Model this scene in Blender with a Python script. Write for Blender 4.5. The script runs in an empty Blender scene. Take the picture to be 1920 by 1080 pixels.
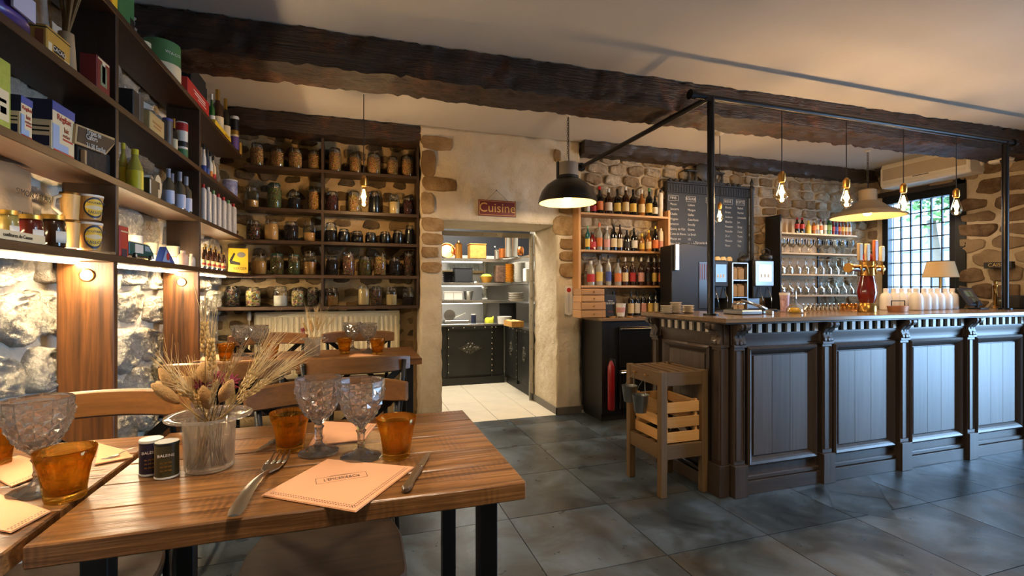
import bpy, bmesh, math, random
from mathutils import Vector, Matrix
R = math.radians; PI = math.pi
rnd = random.Random(7)
SC = bpy.context.scene
COL = SC.collection

# ------------------------------------------------------------------ camera
CAM_H, FPX, HOR, YAW = 1.30, 900.0, 543.0, R(18.0)
cam_d = bpy.data.cameras.new('camera'); cam = bpy.data.objects.new('camera', cam_d); COL.objects.link(cam)
cam.location = (0, 0, CAM_H); cam.rotation_euler = (R(90), 0, -YAW)
cam_d.sensor_width = 36; cam_d.lens = FPX/1920*36; cam_d.shift_y = (HOR-540)/1920; cam_d.clip_start = .02
SC.camera = cam
# ------------------------------------------------------------------ world and large lights
W = bpy.data.worlds.new('sky'); SC.world = W; W.use_nodes = True
bg = W.node_tree.nodes['Background']
bg.inputs[0].default_value = (.36, .63, 1, 1); bg.inputs[1].default_value = 17.0      # bright overcast day
def area(name, loc, rot, sx, sy, power, col, spread=180):
    l = bpy.data.lights.new(name, 'AREA'); l.shape = 'RECTANGLE'; l.size = sx; l.size_y = sy
    l.energy = power; l.color = col; l.spread = R(spread)
    o = bpy.data.objects.new(name, l); COL.objects.link(o); o.location = loc; o.rotation_euler = rot
    return o
def point(name, loc, power, col, r=.03, parent=None):
    l = bpy.data.lights.new(name, 'POINT'); l.energy = power; l.color = col; l.shadow_soft_size = r
    o = bpy.data.objects.new(name, l); COL.objects.link(o); o.location = loc
    if parent: o.parent = parent
    return o
WARM = (1, .62, .30); WARM2 = (1, .82, .61); COOL = (.62, .79, 1)
# daylight entering by the window in the right wall and by the street front behind and right of the camera
def portal(name, loc, rot, sx, sy): o = area(name, loc, rot, sx, sy, 1, (1, 1, 1)); o.data.cycles.is_portal = True; return o
portal('window_daylight', (6.90, 4.08, 1.81), (0, R(90), 0), 1.38, .84)
portal('street_door_daylight', (6.90, .8, 1.1), (0, R(90), 0), 2.2, 2.0)
# added warm fill from above, standing in for unseen lamps outside the frame
area('dining_fill', (.15, .55, 2.75), (0, 0, 0), .35, .35, 17, WARM2, 130)
area('middle_fill', (2.4, .9, 2.75), (0, 0, 0), .5, .5, 24, WARM2, 150)
vs = SC.view_settings
vs.view_transform = 'Standard'; vs.look = 'None'; vs.gamma = 1; vs.use_curve_mapping = False
vs.exposure = 0.5
cy = SC.cycles
cy.use_denoising = True; cy.max_bounces = 14; cy.diffuse_bounces = 3; cy.glossy_bounces = 3
cy.transmission_bounces = 14; cy.transparent_max_bounces = 12; cy.caustics_reflective = False; cy.caustics_refractive = False
cy.sample_clamp_indirect = 4
# ------------------------------------------------------------------ pixels of the photograph to points of the room
FW = Vector((math.sin(YAW), math.cos(YAW), 0)); RT = Vector((math.cos(YAW), -math.sin(YAW), 0))
def ray(x, y): return FW + RT*((x-960)/FPX) + Vector((0, 0, (HOR-y)/FPX))
def PZ(x, y, z): r = ray(x, y); t = (z-CAM_H)/r.z; return Vector((r.x*t, r.y*t, z))
def PY(x, y, Y): r = ray(x, y); t = Y/r.y; return Vector((r.x*t, Y, CAM_H+r.z*t))
def PX(x, y, X): r = ray(x, y); t = X/r.x; return Vector((X, r.y*t, CAM_H+r.z*t))

# ------------------------------------------------------------------ materials
MATS = {}
def new_mat(name):
    m = bpy.data.materials.new(name); m.use_nodes = True
    nt = m.node_tree; return m, nt, nt.nodes['Principled BSDF']
def N(nt, t, **kw):
    n = nt.nodes.new('ShaderNode'+t)
    for k, v in kw.items():
        if k.startswith('i_'): n.inputs[k[2:]].default_value = v
        else: setattr(n, k, v)
    return n
def c4(c): return (c[0], c[1], c[2], 1)
def S(r, g, b):            # sRGB 0-255 to linear
    f = lambda v: (v/255/12.92 if v/255 <= .04045 else ((v/255+.055)/1.055)**2.4)
    return (f(r), f(g), f(b))
def plain(name, col, rough=.5, metal=0., spec=.5, vary=0., bump=0., bscale=60, coat=0.):
    if name in MATS: return MATS[name]
    m, nt, b = new_mat(name); MATS[name] = m
    b.inputs['Base Color'].default_value = c4(col); b.inputs['Roughness'].default_value = rough
    b.inputs['Metallic'].default_value = metal; b.inputs['Specular IOR Level'].default_value = spec
    b.inputs['Coat Weight'].default_value = coat
    if vary or bump:
        tc = N(nt, 'TexCoord'); no = N(nt, 'TexNoise', i_Scale=bscale*.25, i_Detail=5.)
        nt.links.new(tc.outputs['Object'], no.inputs['Vector'])
        if vary:
            mx = N(nt, 'MixRGB', blend_type='MULTIPLY'); mx.inputs[0].default_value = 1
            rp = N(nt, 'ValToRGB'); rp.color_ramp.elements[0].position = .3; rp.color_ramp.elements[1].position = .7
            rp.color_ramp.elements[0].color = c4([1-vary]*3); rp.color_ramp.elements[1].color = c4([1+vary*.4]*3)
            nt.links.new(no.outputs[0], rp.inputs[0]); mx.inputs[1].default_value = c4(col)
            nt.links.new(rp.outputs[0], mx.inputs[2]); nt.links.new(mx.outputs[0], b.inputs['Base Color'])
        if bump:
            n2 = N(nt, 'TexNoise', i_Scale=bscale, i_Detail=6.); nt.links.new(tc.outputs['Object'], n2.inputs['Vector'])
            bp = N(nt, 'Bump', i_Strength=bump, i_Distance=.01); nt.links.new(n2.outputs[0], bp.inputs['Height'])
            nt.links.new(bp.outputs[0], b.inputs['Normal'])
    return m
def wood(name, c1, c2, axis=0, scale=1., rough=.5, contrast=.25, bump=.25, saw=0., patch=None, ring=0.):
    """grain running along the axis; every object gets its own offset"""
    if name in MATS: return MATS[name]
    m, nt, b = new_mat(name); MATS[name] = m
    tc = N(nt, 'TexCoord'); oi = N(nt, 'ObjectInfo')
    ad = N(nt, 'VectorMath', operation='ADD'); sc = N(nt, 'VectorMath', operation='SCALE'); sc.inputs['Scale'].default_value = 37.
    cb = N(nt, 'CombineXYZ')
    for k in range(3): nt.links.new(oi.outputs['Random'], cb.inputs[k])
    nt.links.new(cb.outputs[0], sc.inputs[0]); nt.links.new(tc.outputs['Object'], ad.inputs[0]); nt.links.new(sc.outputs[0], ad.inputs[1])
    mp = N(nt, 'Mapping'); s = [14*scale]*3; s[axis] = 1.1*scale; mp.inputs['Scale'].default_value = s
    nt.links.new(ad.outputs[0], mp.inputs['Vector'])
    n1 = N(nt, 'TexNoise', i_Scale=1.0, i_Detail=6., i_Roughness=.65, i_Distortion=1.2); nt.links.new(mp.outputs[0], n1.inputs['Vector'])
    mp2 = N(nt, 'Mapping'); s2 = [90*scale]*3; s2[axis] = 2.5*scale; mp2.inputs['Scale'].default_value = s2
    nt.links.new(ad.outputs[0], mp2.inputs['Vector'])
    n2 = N(nt, 'TexNoise', i_Scale=1.0, i_Detail=3.); nt.links.new(mp2.outputs[0], n2.inputs['Vector'])
    mx = N(nt, 'MixRGB', blend_type='MIX'); mx.inputs[0].default_value = .4
    nt.links.new(n1.outputs[0], mx.inputs[1]); nt.links.new(n2.outputs[0], mx.inputs[2])
    rp = N(nt, 'ValToRGB'); e = rp.color_ramp.elements
    e[0].position = .5-contrast; e[1].position = .5+contrast; e[0].color = c4(c1); e[1].color = c4(c2)
    nt.links.new(mx.outputs[0], rp.inputs[0])
    last = rp.outputs[0]
    if saw:    # old saw marks across the grain
        wv = N(nt, 'TexWave', wave_type='BANDS', bands_direction='XYZ'[axis]); wv.inputs['Scale'].default_value = 22; wv.inputs['Distortion'].default_value = 3.5; wv.inputs['Detail'].default_value = 2.
        nt.links.new(ad.outputs[0], wv.inputs['Vector'])
        n3 = N(nt, 'TexNoise', i_Scale=5., i_Detail=2.); nt.links.new(ad.outputs[0], n3.inputs['Vector'])
        r3 = N(nt, 'ValToRGB'); r3.color_ramp.elements[0].position = .5; r3.color_ramp.elements[1].position = .68
        nt.links.new(n3.outputs[0], r3.inputs[0])
        mu = N(nt, 'Math', operation='MULTIPLY'); nt.links.new(wv.outputs['Fac'], mu.inputs[0]); nt.links.new(r3.outputs[0], mu.inputs[1])
        mu2 = N(nt, 'Math', operation='MULTIPLY'); nt.links.new(mu.outputs[0], mu2.inputs[0]); mu2.inputs[1].default_value = saw
        md = N(nt, 'MixRGB', blend_type='MULTIPLY'); nt.links.new(mu2.outputs[0], md.inputs[0]); nt.links.new(last, md.inputs[1])
        md.inputs[2].default_value = (.35, .27, .2, 1); last = md.outputs[0]
    if ring:   # cathedral grain: stretched, distorted bands
        mr_ = N(nt, 'Mapping'); s3 = [1.]*3; s3[axis] = .16; mr_.inputs['Scale'].default_value = s3; nt.links.new(ad.outputs[0], mr_.inputs['Vector'])
        wr_ = N(nt, 'TexWave', wave_type='BANDS', bands_direction='Y' if axis == 0 else 'X'); wr_.inputs['Scale'].default_value = 8; wr_.inputs['Distortion'].default_value = 14.; wr_.inputs['Detail'].default_value = 3.; wr_.inputs['Detail Scale'].default_value = .9
        nt.links.new(mr_.outputs[0], wr_.inputs['Vector'])
        rr_ = N(nt, 'ValToRGB'); rr_.color_ramp.elements[0].position = .05; rr_.color_ramp.elements[1].position = .45
        rr_.color_ramp.elements[0].color = c4([1-ring]*3); rr_.color_ramp.elements[1].color = (1, 1, 1, 1); nt.links.new(wr_.outputs['Fac'], rr_.inputs[0])
        m3 = N(nt, 'MixRGB', blend_type='MULTIPLY'); m3.inputs[0].default_value = 1; nt.links.new(last, m3.inputs[1]); nt.links.new(rr_.outputs[0], m3.inputs[2]); last = m3.outputs[0]
    if patch:
        n4 = N(nt, 'TexNoise', i_Scale=3.2, i_Detail=7., i_Roughness=.75); nt.links.new(ad.outputs[0], n4.inputs['Vector'])
        r4 = N(nt, 'ValToRGB'); r4.color_ramp.elements[0].position = .52; r4.color_ramp.elements[1].position = .74; nt.links.new(n4.outputs[0], r4.inputs[0])
        m4 = N(nt, 'MixRGB'); nt.links.new(r4.outputs[0], m4.inputs[0]); nt.links.new(last, m4.inputs[1]); m4.inputs[2].default_value = c4(patch); last = m4.outputs[0]
    hv = N(nt, 'HueSaturation'); va = N(nt, 'MapRange'); va.inputs[3].default_value = .82; va.inputs[4].default_value = 1.15
    nt.links.new(oi.outputs['Random'], va.inputs[0]); nt.links.new(va.outputs[0], hv.inputs['Value']); nt.links.new(last, hv.inputs['Color'])
    nt.links.new(hv.outputs[0], b.inputs['Base Color'])
    b.inputs['Roughness'].default_value = rough
    bp = N(nt, 'Bump', i_Strength=bump, i_Distance=.006 if not patch or saw else .03); nt.links.new(mx.outputs[0], bp.inputs['Height']); nt.links.new(bp.outputs[0], b.inputs['Normal'])
    return m
def rocky(name, c1, c2, c3, scale=6., rough=.9, bump=.8, fine=45., dist=.03, spread=.5, pits=False):
    """stone or plaster: two tones, a third stained tone, rough relief"""
    if name in MATS: return MATS[name]
    m, nt, b = new_mat(name); MATS[name] = m
    tc = N(nt, 'TexCoord'); oi = N(nt, 'ObjectInfo'); geo = N(nt, 'NewGeometry')
    n1 = N(nt, 'TexNoise', i_Scale=scale, i_Detail=8., i_Roughness=.65); nt.links.new(geo.outputs['Position'], n1.inputs['Vector'])
    rp = N(nt, 'ValToRGB'); e = rp.color_ramp.elements; e[0].position = .36; e[1].position = .62; e[0].color = c4(c1); e[1].color = c4(c2)
    nt.links.new(n1.outputs[0], rp.inputs[0])
    n2 = N(nt, 'TexNoise', i_Scale=scale*.35, i_Detail=4.); nt.links.new(geo.outputs['Position'], n2.inputs['Vector'])
    ad = N(nt, 'Math', operation='ADD'); mr = N(nt, 'MapRange'); mr.inputs[3].default_value = -spread*.5; mr.inputs[4].default_value = spread*.5
    nt.links.new(oi.outputs['Random'], mr.inputs[0]); nt.links.new(n2.outputs[0], ad.inputs[0]); nt.links.new(mr.outputs[0], ad.inputs[1])
    r2 = N(nt, 'ValToRGB'); r2.color_ramp.elements[0].position = .45; r2.color_ramp.elements[1].position = .75
    nt.links.new(ad.outputs[0], r2.inputs[0])
    mx = N(nt, 'MixRGB'); nt.links.new(r2.outputs[0], mx.inputs[0]); nt.links.new(rp.outputs[0], mx.inputs[1]); mx.inputs[2].default_value = c4(c3)
    nt.links.new(mx.outputs[0], b.inputs['Base Color']); b.inputs['Roughness'].default_value = rough; b.inputs['Specular IOR Level'].default_value = .2
    n3 = N(nt, 'TexNoise', i_Scale=fine, i_Detail=7., i_Roughness=.7); nt.links.new(geo.outputs['Position'], n3.inputs['Vector'])
    n5 = N(nt, 'TexVoronoi', i_Scale=fine*.55); nt.links.new(geo.outputs['Position'], n5.inputs['Vector'])
    pit = N(nt, 'Math', operation='MULTIPLY_ADD'); nt.links.new(n5.outputs['Distance'], pit.inputs[0]); pit.inputs[1].default_value = .6 if pits else 0.; nt.links.new(n3.outputs[0], pit.inputs[2])
    bp = N(nt, 'Bump', i_Strength=bump, i_Distance=dist); nt.links.new(pit.outputs[0], bp.inputs['Height']); nt.links.new(bp.outputs[0], b.inputs['Normal'])
    return m
def glass(name, col=(1, 1, 1), rough=0., ior=1.45):
    if name in MATS: return MATS[name]
    m, nt, b = new_mat(name); MATS[name] = m
    b.inputs['Base Color'].default_value = c4(col); b.inputs['Transmission Weight'].default_value = 1
    b.inputs['Roughness'].default_value = rough; b.inputs['IOR'].default_value = ior
    return m
def mixed_glass(name, col, clear, milk, rough=.0, tint=(1, 1, 1), body=(1, 1, 1)):
    """thick pressed glass: refracting, partly clear, a trace of milkiness"""
    if name in MATS: return MATS[name]
    m, nt, b = new_mat(name); MATS[name] = m; nt.nodes.remove(b); out = nt.nodes['Material Output']
    gl = N(nt, 'BsdfGlass'); gl.inputs['Color'].default_value = c4(col); gl.inputs['IOR'].default_value = 1.5; gl.inputs['Roughness'].default_value = rough
    tr = N(nt, 'BsdfTransparent'); tr.inputs[0].default_value = c4(tint)
    df = N(nt, 'BsdfTranslucent'); df.inputs[0].default_value = c4(body); dd = N(nt, 'BsdfDiffuse'); dd.inputs[0].default_value = c4(body)
    m1 = N(nt, 'MixShader'); m1.inputs[0].default_value = clear; nt.links.new(gl.outputs[0], m1.inputs[1]); nt.links.new(tr.outputs[0], m1.inputs[2])
    m0 = N(nt, 'MixShader'); m0.inputs[0].default_value = .5; nt.links.new(df.outputs[0], m0.inputs[1]); nt.links.new(dd.outputs[0], m0.inputs[2])
    m2 = N(nt, 'MixShader'); m2.inputs[0].default_value = milk; nt.links.new(m1.outputs[0], m2.inputs[1]); nt.links.new(m0.outputs[0], m2.inputs[2])
    nt.links.new(m2.outputs[0], out.inputs[0]); return m
def thin_glass(name, col=(.93, .95, .94), gloss=.6):
    """thin walled glass: clear with a fresnel sheen"""
    if name in MATS: return MATS[name]
    m, nt, b = new_mat(name); MATS[name] = m
    nt.nodes.remove(b); out = nt.nodes['Material Output']
    tr = N(nt, 'BsdfTransparent'); tr.inputs[0].default_value = c4(col)
    gl = N(nt, 'BsdfGlossy'); gl.inputs['Roughness'].default_value = .03; gl.inputs[0].default_value = (1, 1, 1, 1)
    lw = N(nt, 'LayerWeight'); lw.inputs['Blend'].default_value = .35
    mu = N(nt, 'Math', operation='MULTIPLY'); mu.inputs[1].default_value = gloss; nt.links.new(lw.outputs['Fresnel'], mu.inputs[0])
    mx = N(nt, 'MixShader'); nt.links.new(mu.outputs[0], mx.inputs[0]); nt.links.new(tr.outputs[0], mx.inputs[1]); nt.links.new(gl.outputs[0], mx.inputs[2])
    nt.links.new(mx.outputs[0], out.inputs[0])
    return m
def emit(name, col, strength):
    if name in MATS: return MATS[name]
    m, nt, b = new_mat(name); MATS[name] = m
    b.inputs['Base Color'].default_value = c4(col); b.inputs['Emission Color'].default_value = c4(col); b.inputs['Emission Strength'].default_value = strength
    return m
def grains(name, c1, c2, scale=60.):
    """loose dry goods seen through a jar"""
    if name in MATS: return MATS[name]
    m, nt, b = new_mat(name); MATS[name] = m
    tc = N(nt, 'TexCoord'); vo = N(nt, 'TexVoronoi', i_Scale=scale); mp = N(nt, 'Mapping'); mp.inputs['Scale'].default_value = (1, 1, 3.6)
    nt.links.new(tc.outputs['Object'], mp.inputs['Vector']); nt.links.new(mp.outputs[0], vo.inputs['Vector'])
    rp = N(nt, 'ValToRGB'); e = rp.color_ramp.elements; e[0].color = c4(c2); e[1].color = c4(c1); e[0].position = .1; e[1].position = .75
    nt.links.new(vo.outputs['Distance'], rp.inputs[0])
    mx = N(nt, 'MixRGB', blend_type='SOFT_LIGHT'); mx.inputs[0].default_value = .6; nt.links.new(rp.outputs[0], mx.inputs[1]); nt.links.new(vo.outputs['Color'], mx.inputs[2])
    nt.links.new(mx.outputs[0], b.inputs['Base Color']); b.inputs['Roughness'].default_value = .6
    bp = N(nt, 'Bump', i_Strength=.9, i_Distance=.02, invert=True); nt.links.new(vo.outputs['Distance'], bp.inputs['Height']); nt.links.new(bp.outputs[0], b.inputs['Normal'])
    return m

# ------------------------------------------------------------------ meshes
class MB:
    def __init__(s): s.v = []; s.f = []
    def add(s, vs, fs, M=None):
        o = len(s.v)
        s.v += [tuple(M @ Vector(p)) if M else tuple(p) for p in vs]
        s.f += [tuple(i+o for i in f) for f in fs]; return s
    def box(s, x0, x1, y0, y1, z0, z1, M=None):
        return s.add([(x0,y0,z0),(x1,y0,z0),(x1,y1,z0),(x0,y1,z0),(x0,y0,z1),(x1,y0,z1),(x1,y1,z1),(x0,y1,z1)],
                     [(0,3,2,1),(4,5,6,7),(0,1,5,4),(1,2,6,5),(2,3,7,6),(3,0,4,7)], M)
    def cbox(s, c, d, M=None):
        return s.box(c[0]-d[0]/2, c[0]+d[0]/2, c[1]-d[1]/2, c[1]+d[1]/2, c[2]-d[2]/2, c[2]+d[2]/2, M)
    def lathe(s, prof, n=16, M=None, a0=0., a1=2*PI, close=True):
        """revolve (r, z) pairs; r = 0 makes a pole"""
        vs = []; rows = []
        full = abs(a1-a0-2*PI) < 1e-6; k = n if full else n+1
        for r, z in prof:
            if r < 1e-6: rows.append([len(vs)]); vs.append((0, 0, z))
            else:
                rows.append(list(range(len(vs), len(vs)+k)))
                vs += [(r*math.cos(a0+(a1-a0)*i/n), r*math.sin(a0+(a1-a0)*i/n), z) for i in range(k)]
        fs = []
        for A, B in zip(rows, rows[1:]):
            for i in range(n):
                j = (i+1) % k if full else i+1
                a = (A[0], A[0]) if len(A) == 1 else (A[i], A[j]); b = (B[0], B[0]) if len(B) == 1 else (B[i], B[j])
                q = [a[0], a[1], b[1], b[0]]; q = [p for t, p in enumerate(q) if p not in q[:t]]
                if len(q) > 2: fs.append(tuple(q))
        return s.add(vs, fs, M)
    def tube(s, pts, r, n=8, M=None, cap=True):
        pts = [Vector(p) for p in pts]; vs = []; fs = []; up = None
        for i, p in enumerate(pts):
            d = (pts[min(i+1, len(pts)-1)]-pts[max(i-1, 0)]).normalized()
            if up is None: up = Vector((0, 0, 1)) if abs(d.z) < .9 else Vector((1, 0, 0))
            u = d.cross(up).normalized(); w = u.cross(d).normalized(); up = w
            rr = r[i] if isinstance(r, (list, tuple)) else r
            vs += [p+u*rr*math.cos(2*PI*k/n)+w*rr*math.sin(2*PI*k/n) for k in range(n)]
        for i in range(len(pts)-1):
            for k in range(n):
                fs.append((i*n+k, i*n+(k+1) % n, (i+1)*n+(k+1) % n, (i+1)*n+k))
        if cap: fs.append(tuple(range(n-1, -1, -1))); fs.append(tuple((len(pts)-1)*n+k for k in range(n)))
        return s.add(vs, fs, M)
    def prism(s, poly, h0, h1, axis=2, M=None):
        """extrude a 2-D outline: axis 2 -> (x,y), axis 1 -> (x,z), axis 0 -> (y,z)"""
        def P(p, h): return (p[0], p[1], h) if axis == 2 else ((p[0], h, p[1]) if axis == 1 else (h, p[0], p[1]))
        n = len(poly)
        return s.add([P(p, h0) for p in poly]+[P(p, h1) for p in poly],
                     [tuple(range(n-1, -1, -1)), tuple(range(n, 2*n))]+[(i, (i+1) % n, n+(i+1) % n, n+i) for i in range(n)], M)
    def mesh(s, name, mat, smooth=False, bevel=0., fixn=True):
        me = bpy.data.meshes.new(name); me.from_pydata(s.v, [], s.f); me.update()
        if fixn or bevel:
            bm = bmesh.new(); bm.from_mesh(me)
            bmesh.ops.recalc_face_normals(bm, faces=bm.faces)
            if bevel:
                ed = [e for e in bm.edges if len(e.link_faces) == 2 and e.calc_face_angle(0) > .6]
                bmesh.ops.bevel(bm, geom=ed, offset=bevel, segments=1, affect='EDGES', profile=.6)
            bm.to_mesh(me); bm.free()
        if mat: me.materials.append(mat)
        if smooth: me.shade_smooth(); 
        if smooth == 'auto':
            me.set_sharp_from_angle(angle=R(40))
        return me
    def build(s, name, mat, parent=None, smooth=False, bevel=0., loc=None, rot=None, fixn=True):
        return link(name, s.mesh(name, mat, smooth, bevel, fixn), parent, loc, rot)
def link(name, me, parent=None, loc=None, rot=None, scale=None):
    o = bpy.data.objects.new(name, me); COL.objects.link(o)
    if parent: o.parent = parent
    if loc is not None: o.location = loc
    if rot is not None: o.rotation_euler = rot
    if scale is not None: o.scale = scale
    return o
def tag(o, label, cat, group=None, kind=None):
    if label: o['label'] = label
    if cat: o['category'] = cat
    if group: o['group'] = group
    if kind: o['kind'] = kind
    return o
def thing(name, label, cat, loc=(0, 0, 0), rz=0., group=None):
    o = bpy.data.objects.new(name, None); COL.objects.link(o); o.location = loc; o.rotation_euler = (0, 0, rz); o.empty_display_size = .05
    return tag(o, label, cat, group)
def struct(o, label=None): o['kind'] = 'structure'; return tag(o, label, None)
def copy_tree(o, loc, rz=None, label=None, parent=None, group=None, scale=None):
    c = o.copy(); COL.objects.link(c)
    if parent is not None: c.parent = parent
    else: c.location = loc
    if rz is not None: c.rotation_euler = (c.rotation_euler[0], c.rotation_euler[1], rz)
    if label: c['label'] = label
    if group: c['group'] = group
    if scale: c.scale = scale
    for ch in o.children: copy_tree(ch, None, None, parent=c)
    return c
def text(name, s, size, mat, parent, loc, rot, align='CENTER', ext=.0004, sx=1., wd=None, spacing=1.):
    cu = bpy.data.curves.new(name, 'FONT'); cu.body = s; cu.size = size; cu.align_x = align; cu.align_y = 'CENTER'; cu.extrude = ext
    cu.space_character = spacing; cu.resolution_u = 3
    t = bpy.data.objects.new(name, cu); me = bpy.data.meshes.new_from_object(t); bpy.data.objects.remove(t); bpy.data.curves.remove(cu)
    me.name = name; me.materials.clear(); me.materials.append(mat)
    o = link(name, me, parent, loc, rot, (sx, 1, 1)); return o
ORD = ['first', 'second', 'third', 'fourth', 'fifth', 'sixth', 'seventh', 'eighth', 'ninth', 'tenth', 'eleventh', 'twelfth', 'thirteenth', 'fourteenth']
FRONT = (R(90), 0, 0)            # text facing -Y
def RZ(a): return (R(90), 0, a)
# ------------------------------------------------------------------ the setting
from mathutils import noise as mnoise
def nz(p, s, seed=0.): return mnoise.fractal(Vector((p[0]*s+seed, p[1]*s+seed*1.7, p[2]*s-seed)), 1.0, 2.0, 4)
def rough_box(x0, x1, y0, y1, z0, z1, res=.06, amp=.01, s=5., seed=0., lock=()):
    """a box whose skin is a grid pushed about by noise"""
    bm = bmesh.new(); d = (x1-x0, y1-y0, z1-z0); n = [max(1, round(k/res)) for k in d]; idx = {}; o = (x0, y0, z0)
    def V(i, j, k):
        if (i, j, k) not in idx:
            p = Vector((o[0]+d[0]*i/n[0], o[1]+d[1]*j/n[1], o[2]+d[2]*k/n[2])); q = p.copy()
            for ax, t in ((0, i), (1, j), (2, k)):
                if ax in lock: continue
                e = nz(p, s, seed+ax*9.1)*amp
                if t == 0: q[ax] += abs(e) if amp > 0 else e
                elif t == n[ax]: q[ax] -= abs(e)
            idx[(i, j, k)] = bm.verts.new(q)
        return idx[(i, j, k)]
    for ax in range(3):
        b, c = [a for a in range(3) if a != ax]
        for side in (0, n[ax]):
            for i in range(n[b]):
                for j in range(n[c]):
                    def G(p, q):
                        t = [0, 0, 0]; t[ax] = side; t[b] = p; t[c] = q; return V(*t)
                    bm.faces.new((G(i, j), G(i+1, j), G(i+1, j+1), G(i, j+1)))
    bmesh.ops.recalc_face_normals(bm, faces=bm.faces)
    me = bpy.data.meshes.new('block'); bm.to_mesh(me); bm.free(); me.shade_smooth(); return me
def slab(name, b, mat, parent=None, **kw):
    me = rough_box(*b, **kw); me.name = name; me.materials.append(mat); return link(name, me, parent)

ZC = 2.86                     # ceiling
XL, XR = -1.16, 6.54          # left and right wall faces
YD = 4.60                     # face of the kitchen door wall
YJ = 4.86                     # face of the jar wall, set back
YB = 4.68                     # face of the bar wall
m_tile = None
def slate():
    m, nt, b = new_mat('slate tile')
    geo = N(nt, 'NewGeometry'); oi = N(nt, 'ObjectInfo')
    ad = N(nt, 'VectorMath', operation='ADD'); cb = N(nt, 'CombineXYZ'); mu = N(nt, 'Math', operation='MULTIPLY'); mu.inputs[1].default_value = 50
    nt.links.new(oi.outputs['Random'], mu.inputs[0]); nt.links.new(mu.outputs[0], cb.inputs[0]); nt.links.new(mu.outputs[0], cb.inputs[1])
    nt.links.new(geo.outputs['Position'], ad.inputs[0]); nt.links.new(cb.outputs[0], ad.inputs[1])
    n1 = N(nt, 'TexNoise', i_Scale=2.6, i_Detail=8., i_Roughness=.62, i_Distortion=.6); nt.links.new(ad.outputs[0], n1.inputs['Vector'])
    rp = N(nt, 'ValToRGB'); e = rp.color_ramp.elements
    e[0].position = .3; e[0].color = c4(S(28, 30, 31)); e[1].position = .72; e[1].color = c4(S(94, 108, 120))
    k = e.new(.48); k.color = c4(S(56, 63, 66))
    nt.links.new(n1.outputs[0], rp.inputs[0])
    n2 = N(nt, 'TexNoise', i_Scale=1.7, i_Detail=5.); nt.links.new(ad.outputs[0], n2.inputs['Vector'])
    r2 = N(nt, 'ValToRGB'); r2.color_ramp.elements[0].position = .52; r2.color_ramp.elements[1].position = .72
    nt.links.new(n2.outputs[0], r2.inputs[0])
    mx = N(nt, 'MixRGB'); nt.links.new(r2.outputs[0], mx.inputs[0]); nt.links.new(rp.outputs[0], mx.inputs[1]); mx.inputs[2].default_value = c4(S(70, 61, 48))
    nt.links.new(mx.outputs[0], b.inputs['Base Color'])
    n3 = N(nt, 'TexNoise', i_Scale=9., i_Detail=6.); nt.links.new(ad.outputs[0], n3.inputs['Vector'])
    mr = N(nt, 'MapRange'); mr.inputs[3].default_value = .18; mr.inputs[4].default_value = .46; nt.links.new(n3.outputs[0], mr.inputs[0]); nt.links.new(mr.outputs[0], b.inputs['Roughness'])
    bp = N(nt, 'Bump', i_Strength=.25, i_Distance=.004); nt.links.new(n3.outputs[0], bp.inputs['Height']); nt.links.new(bp.outputs[0], b.inputs['Normal'])
    return m
m_slate = slate()
m_grout = plain('dark grout', S(40, 39, 36), .8)
fl = MB().box(XL-.3, XR+.3, -2.4, YD+.12, -.06, -.004).build('floor', m_grout); struct(fl, 'slate tiled floor of the dining room and bar')
TX, TY, X0, Y0 = .625, .592, 1.45, 2.0
tile_me = MB().box(.0025, TX-.0025, .0025, TY-.0025, -.006, 0).mesh('tile', m_slate)
for i in range(-5, 9):
    for j in range(-3, 5):
        x, y = X0+i*TX, Y0+j*TY
        if x > XR or y > YD-.1: continue
        link('tile', tile_me, fl, (x, y, rnd.uniform(-.0003, .0003)))
m_cut = m_slate
def floor_px(pts): return [tuple(PZ(1300+a/3.0855, 730+b/3.0855, 0))[:2] for a, b in pts]
for poly in ([(778, 594), (1108, 642), (1186, 756), (814, 693)], [(768, 552), (1010, 492), (1108, 634), (784, 588)],
             [(1070, 552), (1340, 652), (1162, 692), (1116, 640)], [(1284, 458), (1500, 418), (1636, 530), (1312, 490)],
             [(600, 590), (762, 556), (802, 686)]):
    MB().prism(floor_px(poly), -.006, .0008).build('cut_tile', m_slate, fl)

m_white_tile = plain('cream floor tile', S(226, 214, 190), .35, vary=.08, bscale=20)
kf = MB().box(.2, 3.4, YD+.12, 7.4, -.06, -.004).build('floor_kitchen', plain('beige grout', S(150, 138, 118), .8)); struct(kf, 'cream tiled kitchen floor beyond the doorway')
th = MB().box(.62, 2.2, YD-.02, YD+.12, -.06, -.004).build('threshold', MATS['beige grout'], kf)
wt = MB().box(.002, .398, .002, .398, -.006, .001).mesh('tile', m_white_tile, bevel=.0015)
for i in range(5):
    for j in range(5):
        link('tile', wt, kf, (.55+i*.4, YD+.0+j*.4-.01, 0))

m_ceil = rocky('ceiling plaster', S(196, 190, 182), S(190, 183, 173), S(184, 176, 165), 1.2, .9, .05, 25, .01, .0)
struct(MB().box(XL-.3, XR+.3, -2.4, 4.95, ZC, ZC+.15).build('ceiling', m_ceil), 'plain off-white plaster ceiling')
m_plaster = rocky('cream plaster', S(226, 212, 186), S(208, 190, 158), S(196, 176, 142), 2.5, .85, .8, 12, .03, .0)
m_mortar = rocky('pale mortar', S(214, 200, 176), S(192, 174, 146), S(176, 156, 126), 5., .95, .7, 40, .02, .0)
m_mortar_y = rocky('ochre mortar', S(206, 182, 140), S(180, 152, 108), S(160, 130, 90), 5., .95, .7, 40, .02, .0)

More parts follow.
